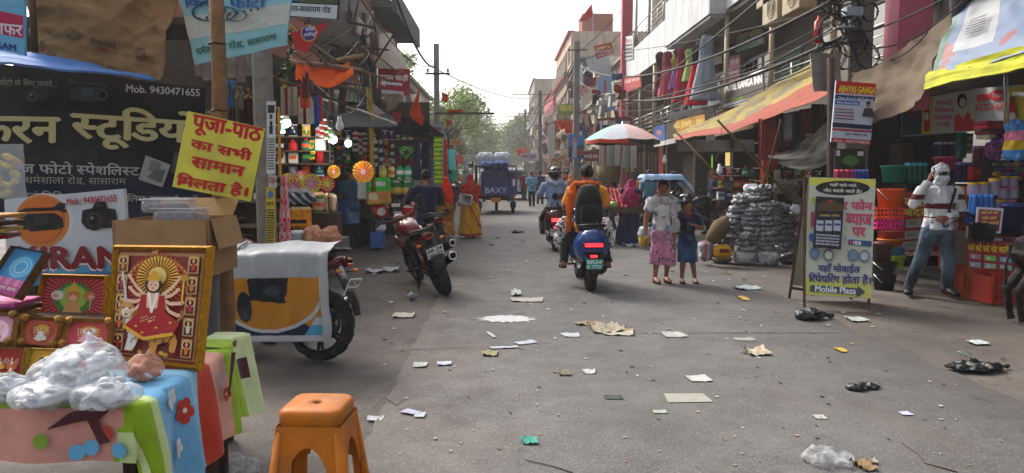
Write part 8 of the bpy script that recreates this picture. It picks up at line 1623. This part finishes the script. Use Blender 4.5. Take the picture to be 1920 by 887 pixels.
for i in range(9):m=MB('wood','5a4028',True);m.tube([PX(1182+6*i,286,6.2),PX(1182+6*i,345,6.2)],.04,6);m.build('wooden_bar',label='brown upright bar of the barred shop front right of the umbrella',cat='bar',group='bars of the shop front right of the umbrella')
for i in range(14):x=1126+5*i;hang(x -2.5,x +3,268,322-(i*7)%14,27-.2*i,['a89c80','a8a098','8a4a58','9a9aa0','7a8a50','5a6a98'][i%6],'%s cloth length hanging behind the umbrella pole, %s from the left'%(['cream','white','dusty pink','grey','green','blue'][i%6],NUM[min(i,11)]),nf=2)
# clutter of the far right shops: small boards, cloths, awnings
rq=random.Random(3)
for i in range(125):
 x=rq.uniform(990,1160);Y=5.0/max(40,(x -940))*F*rq.uniform(.72,.98);y=rq.uniform(215,318)if i<70 or x<1040 else rq.uniform(135,235);w=rq.uniform(5,15);h=rq.uniform(6,22);c=rq.choice(['8a8478','5a1a1c','a8a090','6a5a48','3a4a6a','8a6a20','2a2622','2a2622','7a2a28','9aa0a4','a0968a','5a3a2a','1f1c1c'])
 a,b_=P(x,y +h,Y),P(x +w,y,Y);m=MB('matte',c);m.box(((a.x +b_.x)/2,Y,(a.z +b_.z)/2),(b_.x -a.x,.15+rq.random()*.5,b_.z -a.z),(rq.uniform(-.2,.2),rq.uniform(-.25,.25),rq.uniform(-.6,.6)));m.build('shop_board',label='small %s board among the far right shop fronts, %s'%({'8a8478':'grey','5a1a1c':'maroon','a8a090':'cream','6a5a48':'brown','3a4a6a':'slate blue','8a6a20':'mustard','2a2622':'black','7a2a28':'brick red','9aa0a4':'pale grey','a0968a':'beige','5a3a2a':'dark brown','1f1c1c':'near black'}[c],'above the umbrella' if y<235 and x>1090 else ('high up' if y<250 else ('above head height' if y<290 else 'just above the crowd'))),cat='board',group='boards of the far shops on the right')
for i in range(26):
 x=rq.uniform(770,878);Y=3.4/(950-x)*F*rq.uniform(.85,1.0);y=rq.uniform(285,345);w=rq.uniform(4,10);h=rq.uniform(6,18);c=rq.choice(['8a3a30','a8a090','4a8a80','8a6a20','2a2622','9aa0a4','7a4a5a','1f1c1c','a86a30'])
 a,b_=P(x,y +h,Y),P(x +w,y,Y);m=MB('cloth',c);m.box(((a.x +b_.x)/2,Y,(a.z +b_.z)/2),(b_.x -a.x,.3,b_.z -a.z),(0,rq.uniform(-.1,.1),rq.uniform(-.5,.5)),b=.02);m.build('stall_goods',label='small heap of goods among the far stalls on the left',cat='goods',group='goods of the far stalls on the left')
# ---- umbrella and vegetable cart
GN[0]=1.0
u0=P(1167,262,20);o=empty('market_umbrella',(u0.x,20,0),label='large faded parasol in pale green, white and orange panels over the cart',cat='parasol');r0=1.0;zt=P(1160,232,20).z;ze=P(1160,262,20).z
for k in range(8):
 m=MB('cloth',['b8704a','a8604a','9a9a9a','7fb0a0','8fb8ac','b0b4bc','c8a8a4','c88468'][k],True)
 f=lambda u,v:V((r0*v*math.cos((k +u)*.785),r0*v*math.sin((k +u)*.785),zt -(zt -ze)*(v**1.7)-.03*math.sin(math.pi*u)*v));m.grid(f,6,8);m.grid(lambda u,v:f(u,1)-V((0,0,.10*v)),6,1,colf=lambda u,v:['2a6a40','c03a1c','1c1c2a','2a7a4a','c8401c','c8401c','1c1c2e','1a5a3a'][k]);m.grid(lambda u,v:f(u,v)-V((0,0,.012)),6,8,colf=lambda u,v:['1a5a3a','1c1c2a','1c1c2a','1a2a48','c8481c','c8401c','1c1c2e','1a5a3a'][k]);m.build('panel',o)
 m=MB('metal','8a8a8a');m.tube([(0,0,zt -.05),(r0*math.cos(k*.785),r0*math.sin(k*.785),ze)],.008,4);m.build('rib',o)
m=MB('metal','a8a8a6',True);m.tube([(0,0,0),(0,0,zt +.06)],.022,8);m.build('pole',o)
cx,cy=P(1160,400,16.2).x,16.4;o=empty('vegetable_cart',(cx,cy,0),label='wooden handcart of vegetables before the magenta shawled woman',cat='cart');m=MB('wood','4a3c30');bb(m,-1.1,1.2,-.5,.8,.72,.78);bb(m,-1.12,1.22,-.54,-.505,.70,.84);m.build('cart_bed',o)
for x in (-.9,1.0):
 for y in (-.4,.7):m=MB('wood','2f251d');bb(m,x -.04,x +.04,y -.04,y +.04,0,.715);m.build('leg',o)
wheel(o,.1,.32,.06,x=-.6,disc=False);wheel(o,.1,.32,.06,x=.6,disc=False)
m=MB('fruit','a8140c',True);m.ball((0,0,0),.042,8,6);tm=m.mesh('tomato');m=MB('fruit','6f9a4a',True);m.ball((0,0,0),(.10,.10,.085),10,7);cm=m.mesh('cabbage')
for j in range(9):
 for i in range(10):p=bpy.data.objects.new('tomato',tm);COL.objects.link(p);p.location=(cx -.62+i*.085+random.uniform(-.01,.01),cy -.3+j*.075,.83+j*.045+random.uniform(-.01,.01));tag(p,'ripe red tomato in the sloping heap on the handcart','tomato','tomatoes on the handcart')
for i in range(9):p=bpy.data.objects.new('cabbage',cm);COL.objects.link(p);p.location=(cx -.75+.2*(i%4)+(1.0 if i>6 else 0),cy -.40+.12*(i//4),.86+.02*(i%2));tag(p,'green cabbage at the front of the handcart','cabbage','cabbages on the handcart')
m=MB('wood','7a6a44',True);m.lathe([(.001,0),(.3,0),(.34,.5),(.31,.5),(.28,.06)],18,c=P(1141,345,20.5),caps=False);m.build('wicker_basket',label='tall wicker basket left of the umbrella pole',cat='basket')
# ============================================================ litter
def paper(px,py,w,h,col,lb,ang=None,crump=.25,mat='paper',cat='paper',name='paper_scrap',grp=None):
 c=PZ(px,py,RZ);W_=w*c.y/F;D_=h*c.y/F*c.y/1.6;r_=random.Random(px*7+py);crump=max(crump,.14)if px!=1288 else .02;ang=r_.uniform(-.5,.5)if ang is None else ang;s1=r_.uniform(-.2,.2);s2=r_.uniform(-.2,.2)
 m=MB(mat,col,True);hgt=min(W_,D_)*crump
 f=lambda u,v:Matrix.Rotation(ang,3,'Z')@V(((u -.5)*W_*(1+s1*v),(v -.5)*D_*(1+s2*u),.005+abs(hgt*wob(u*3+px,v*3+py))+hgt*.3*(abs(u -.5)>.4)))
 m.grid(f,8,6);m.grid(lambda u,v:f(u,v)-V((0,0,.002)),8,6);o=m.build(name,label=lb,cat=cat,group=grp,origin=(0,0,0));o.location=(c.x,c.y,RZ if -.8<c.x<3.6 else .0)
for a in ((1288,747,86,18,'8f8f86','large flat grey white card on the road in the right foreground',0,.01),(1309,711,40,11,'a8aaa8','white paper sheet just above the large flat card',.1,.06),(1135,619,60,14,'8f8674','crumpled pale sheets in the middle of the road',.1,.3),(1158,626,56,8,'a09a8c','second pale sheet overlapping the crumpled ones',-.1,.3),(1100,608,40,5,'8a7c62','narrow tan strip behind the crumpled sheets',.2,.3),(1165,620,42,6,'8a7248','brown cardboard piece beside the crumpled sheets',-.2,.1),(757,590,40,8,'a8a294','cream card near the parked motorcycle',0,.1),(988,563,56,7,'a09c98','torn white strip beyond the white powder',0,.1),(1262,629,44,9,'9aa09a','pale torn paper right of the crumpled sheets',.1,.1),(1070,629,30,7,'a8acb0','small white sheet left of the crumpled sheets',.1,.05),(788,685,25,8,'a8aca8','white square of paper on the left road edge',0,.05),(833,682,25,7,'b4b8c4','bluish white scraps beside the white square',.1,.1),(1417,662,46,13,'a89a88','orange edged paper bag on the road',0,.4),(704,782,28,9,'a8a8b0','white scrap at the lower left verge',0,.2),(771,774,20,14,'a8acc0','narrow folded white strip',1.0,.1),(787,779,20,8,'b0b4b8','white scrap beside the folded strip',0,.1),(992,828,30,12,'2f8a7a','teal and green sweet packet in the foreground',.1,.3),(1237,773,28,6,'98a090','pale green scrap in the right foreground',0,.1),(1536,783,22,7,'a0a098','small grey white scrap in the right foreground',0,.1),(1697,776,22,7,'a8a8c0','small lilac paper scrap at the right',0,.1),(1832,640,34,8,'a8b0b4','white paper on the right verge',0,.1),(1104,698,22,8,'a8aca8','small white paper piece with curled corner',0,.3),(1392,560,14,7,'b09040','yellow wrapper near the children',0,.3),(1575,657,14,8,'a89020','yellow wrapper on the right part of the road',0,.3),(967,551,20,9,'a8acac','white crumpled tissue in mid road',0,.5),(920,628,8,12,'a8acac','small upright white strip',.3,.2),(945,652,50,4,'a8acb8','thin white ribbon in mid road',.1,.1),(985,643,40,5,'a8acb8','thin white straw in mid road',.5,.1),(918,664,28,8,'8a8460','dirty cream wrapper in mid road',0,.3),(1400,541,44,6,'8a9498','torn pale film before the stacks',.1,.2),(1185,461,30,5,'9aa0a4','white litter by the cart',0,.3),(735,505,28,6,'a4a8ac','white twist of plastic on the dirt',0,.4),(703,508,30,5,'a4a8ac','grey white plastic on the dirt by the stall',0,.4),(458,672,34,16,'8a9a98','pale crumpled plastic under the covered motorcycle',0,.6),(1605,597,36,9,'9aa09c','translucent scrap on the right verge',0,.1),(1395,637,40,5,'8a8a84','grey strip lying on the road',0,.1),(1150,746,34,7,'2f3a34','flattened dark green packet in the foreground',0,.1),(1058,701,24,8,'6a6250','loop of dull string and paper',0,.4)):paper(*a[:5],a[5],a[6],a[7])
for i in range(230):
 x=random.uniform(690,1900);y=445+440*random.random()**1.3
 if y>700 and x<690:continue
 paper(int(x),int(y),random.uniform(2,8),random.uniform(1,2.6),random.choice(['a8a8a4','8a8a80','5a4a38','a09078','3a3430','8a6a4a','a8a8a4','4a4038']),'tiny scrap of litter lying %s on the %s'%('near the front' if y>700 else ('at middle distance' if y>540 else 'far off'),'left verge' if x<800 else ('road' if x<1500 else 'right side')),None,.3,name='litter_scrap',cat='litter',grp='tiny scraps scattered on the street')
for (x,y,w,h,c,lb)in ((1522,598,.19,.09,'0c0c10','black plastic bag on the road edge before the A-board'),(1828,690,.24,.03,'10100f','flat black plastic bag on the right verge'),(1615,728,.13,.03,'15181c','small dark plastic bag on the right of the road'),(969,437,.14,.06,'14110f','dark lump on the road behind the truck'),(770,560,.09,.06,'6a6a6c','pale plastic cup near the motorcycle wheel')):
 m=MB('wrap',c,True);m.ball((0,0,h*.5),(w,w*.6,h*.6),12,8);m.tube([(w*.5,0,h*.5),(w*1.3,0,h*.3)],[.03,.012],6);o=bpy.data.objects.new('plastic_bag',rem(m,.012,1,amp=.04,fs=12,seed=x));COL.objects.link(o);c_=PZ(x,y,RZ);o.location=(c_.x,c_.y,RZ);o.rotation_euler.z=.1;tag(o,lb,'plastic bag')
m=MB('film','a8aaac',True);m.ball((0,0,.02),(.15,.12,.035),16,10);o=bpy.data.objects.new('plastic_bag',rem(m,.011,1,amp=.03,fs=14));COL.objects.link(o);o.location=PZ(1553,865,RZ);tag(o,'translucent white plastic bag lying in the right foreground','plastic bag');m=MB('film','a0a2a4',True);m.ball((0,0,.03),(.16,.14,.06),14,8);o=bpy.data.objects.new('plastic_bag',rem(m,.012,1,amp=.05,fs=14));COL.objects.link(o);o.location=PZ(425,893,.02);tag(o,'white plastic bag at the bottom edge beside the table','plastic bag')
paper(1618,876,34,20,'7a6040','torn brown cardboard scraps beside the clear bag',.2,.4);paper(1636,868,14,8,'a09888','grey crumpled tissue ball beside the cardboard',0,.8)
# spilled white powder
m=MB('paper','c0c2c4');c=PZ(950,598,RZ);ns=40;pts=[V((c.x +.29*(1+.35*wob(i*.8,3)+.25*math.sin(i*4.7))*math.cos(i*.157),c.y +.18*(1+.35*wob(i*.9,8)+.2*math.sin(i*3.1))*math.sin(i*.157),RZ +.003))for i in range(ns)];m.add(pts +[V((c.x,c.y,RZ +.010))],[(i,(i +1)%ns,ns)for i in range(ns)]);m.build('powder_spill',label='splash of white powder on the middle of the road',cat='powder')
for i,(pts,c,r)in enumerate((([(1690,830),(1720,850),(1735,868),(1795,885)],'5a3a34',.004),([(985,862),(1040,875),(1075,887)],'3a3430',.003),([(700,765),(720,745),(745,760),(755,748)],'6a5a48',.003),([(1795,660),(1820,668),(1812,690)],'2f5a44',.006))):m=MB('wire',c,True);m.tube([PZ(x,y,RZ +.004)for x,y in pts],r,5);m.build('string',label=['reddish string on the right foreground road','dark thread at the bottom of the road','tangle of fibre on the left verge','green string by the black bag'][i],cat='string')
# ---- calf, hind legs and rump in view at the right edge
bc=PZ(1900,606);o=empty('calf',(bc.x +.31,bc.y,0),label='dark brown calf with only its thin legs showing at the right edge',cat='calf');m=MB('hair','120b09',True)
m.tube([(-.30,0,.78),(-.1,0,.82),(.3,0,.80),(.62,0,.84),(.80,0,.95)],[(.10,.12),(.15,.19),(.17,.22),(.16,.20),(.08,.11)],14,up=(0,0,1));m.tube([(.72,0,.90),(.95,0,1.1),(1.05,0,1.14)],[.09,.07,.07],10);m.tube([(1.02,0,1.14),(1.18,0,1.06),(1.3,0,1.0)],[.085,.065,.05],10)
for sy in (-.09,.09):m.tube([(-.24,sy,.78),(-.16,sy,.56),(-.34,sy,.36),(-.30,sy,.12),(-.27,sy,.03)],[.12,.085,.05,.034,.042],8);m.tube([(.56,sy,.74),(.57,sy,.45),(.58,sy,.35),(.58,sy,.1),(.60,sy,.03)],[.08,.04,.035,.022,.032],8);m.tube([(1.0,sy*.8,1.2),(.97,sy*2,1.22)],[.03,.02],6)
m.tube([(-.38,0,.85),(-.43,0,.6),(-.42,0,.4)],[.022,.014,.02],6);put(rem(m,.014,2,amp=.01,fs=14),'body',o)
# ---- air
m=MB('matte','808080');bb(m,-60,60,-12,210,-1.0,22);bm_=bpy.data.materials.new('haze');bm_.use_nodes=True;t=bm_.node_tree;t.nodes.clear();pv=t.nodes.new('ShaderNodeVolumePrincipled');ou=t.nodes.new('ShaderNodeOutputMaterial');pv.inputs['Color'].default_value=(.95,.95,.96,1);pv.inputs['Density'].default_value=.0011;pv.inputs['Anisotropy'].default_value=.3;t.links.new(pv.outputs[0],ou.inputs['Volume']);MATS['haze']=bm_;m.mats=['haze'];m.build('haze',kind='stuff')
bpy.data.scenes.remove(TMP)
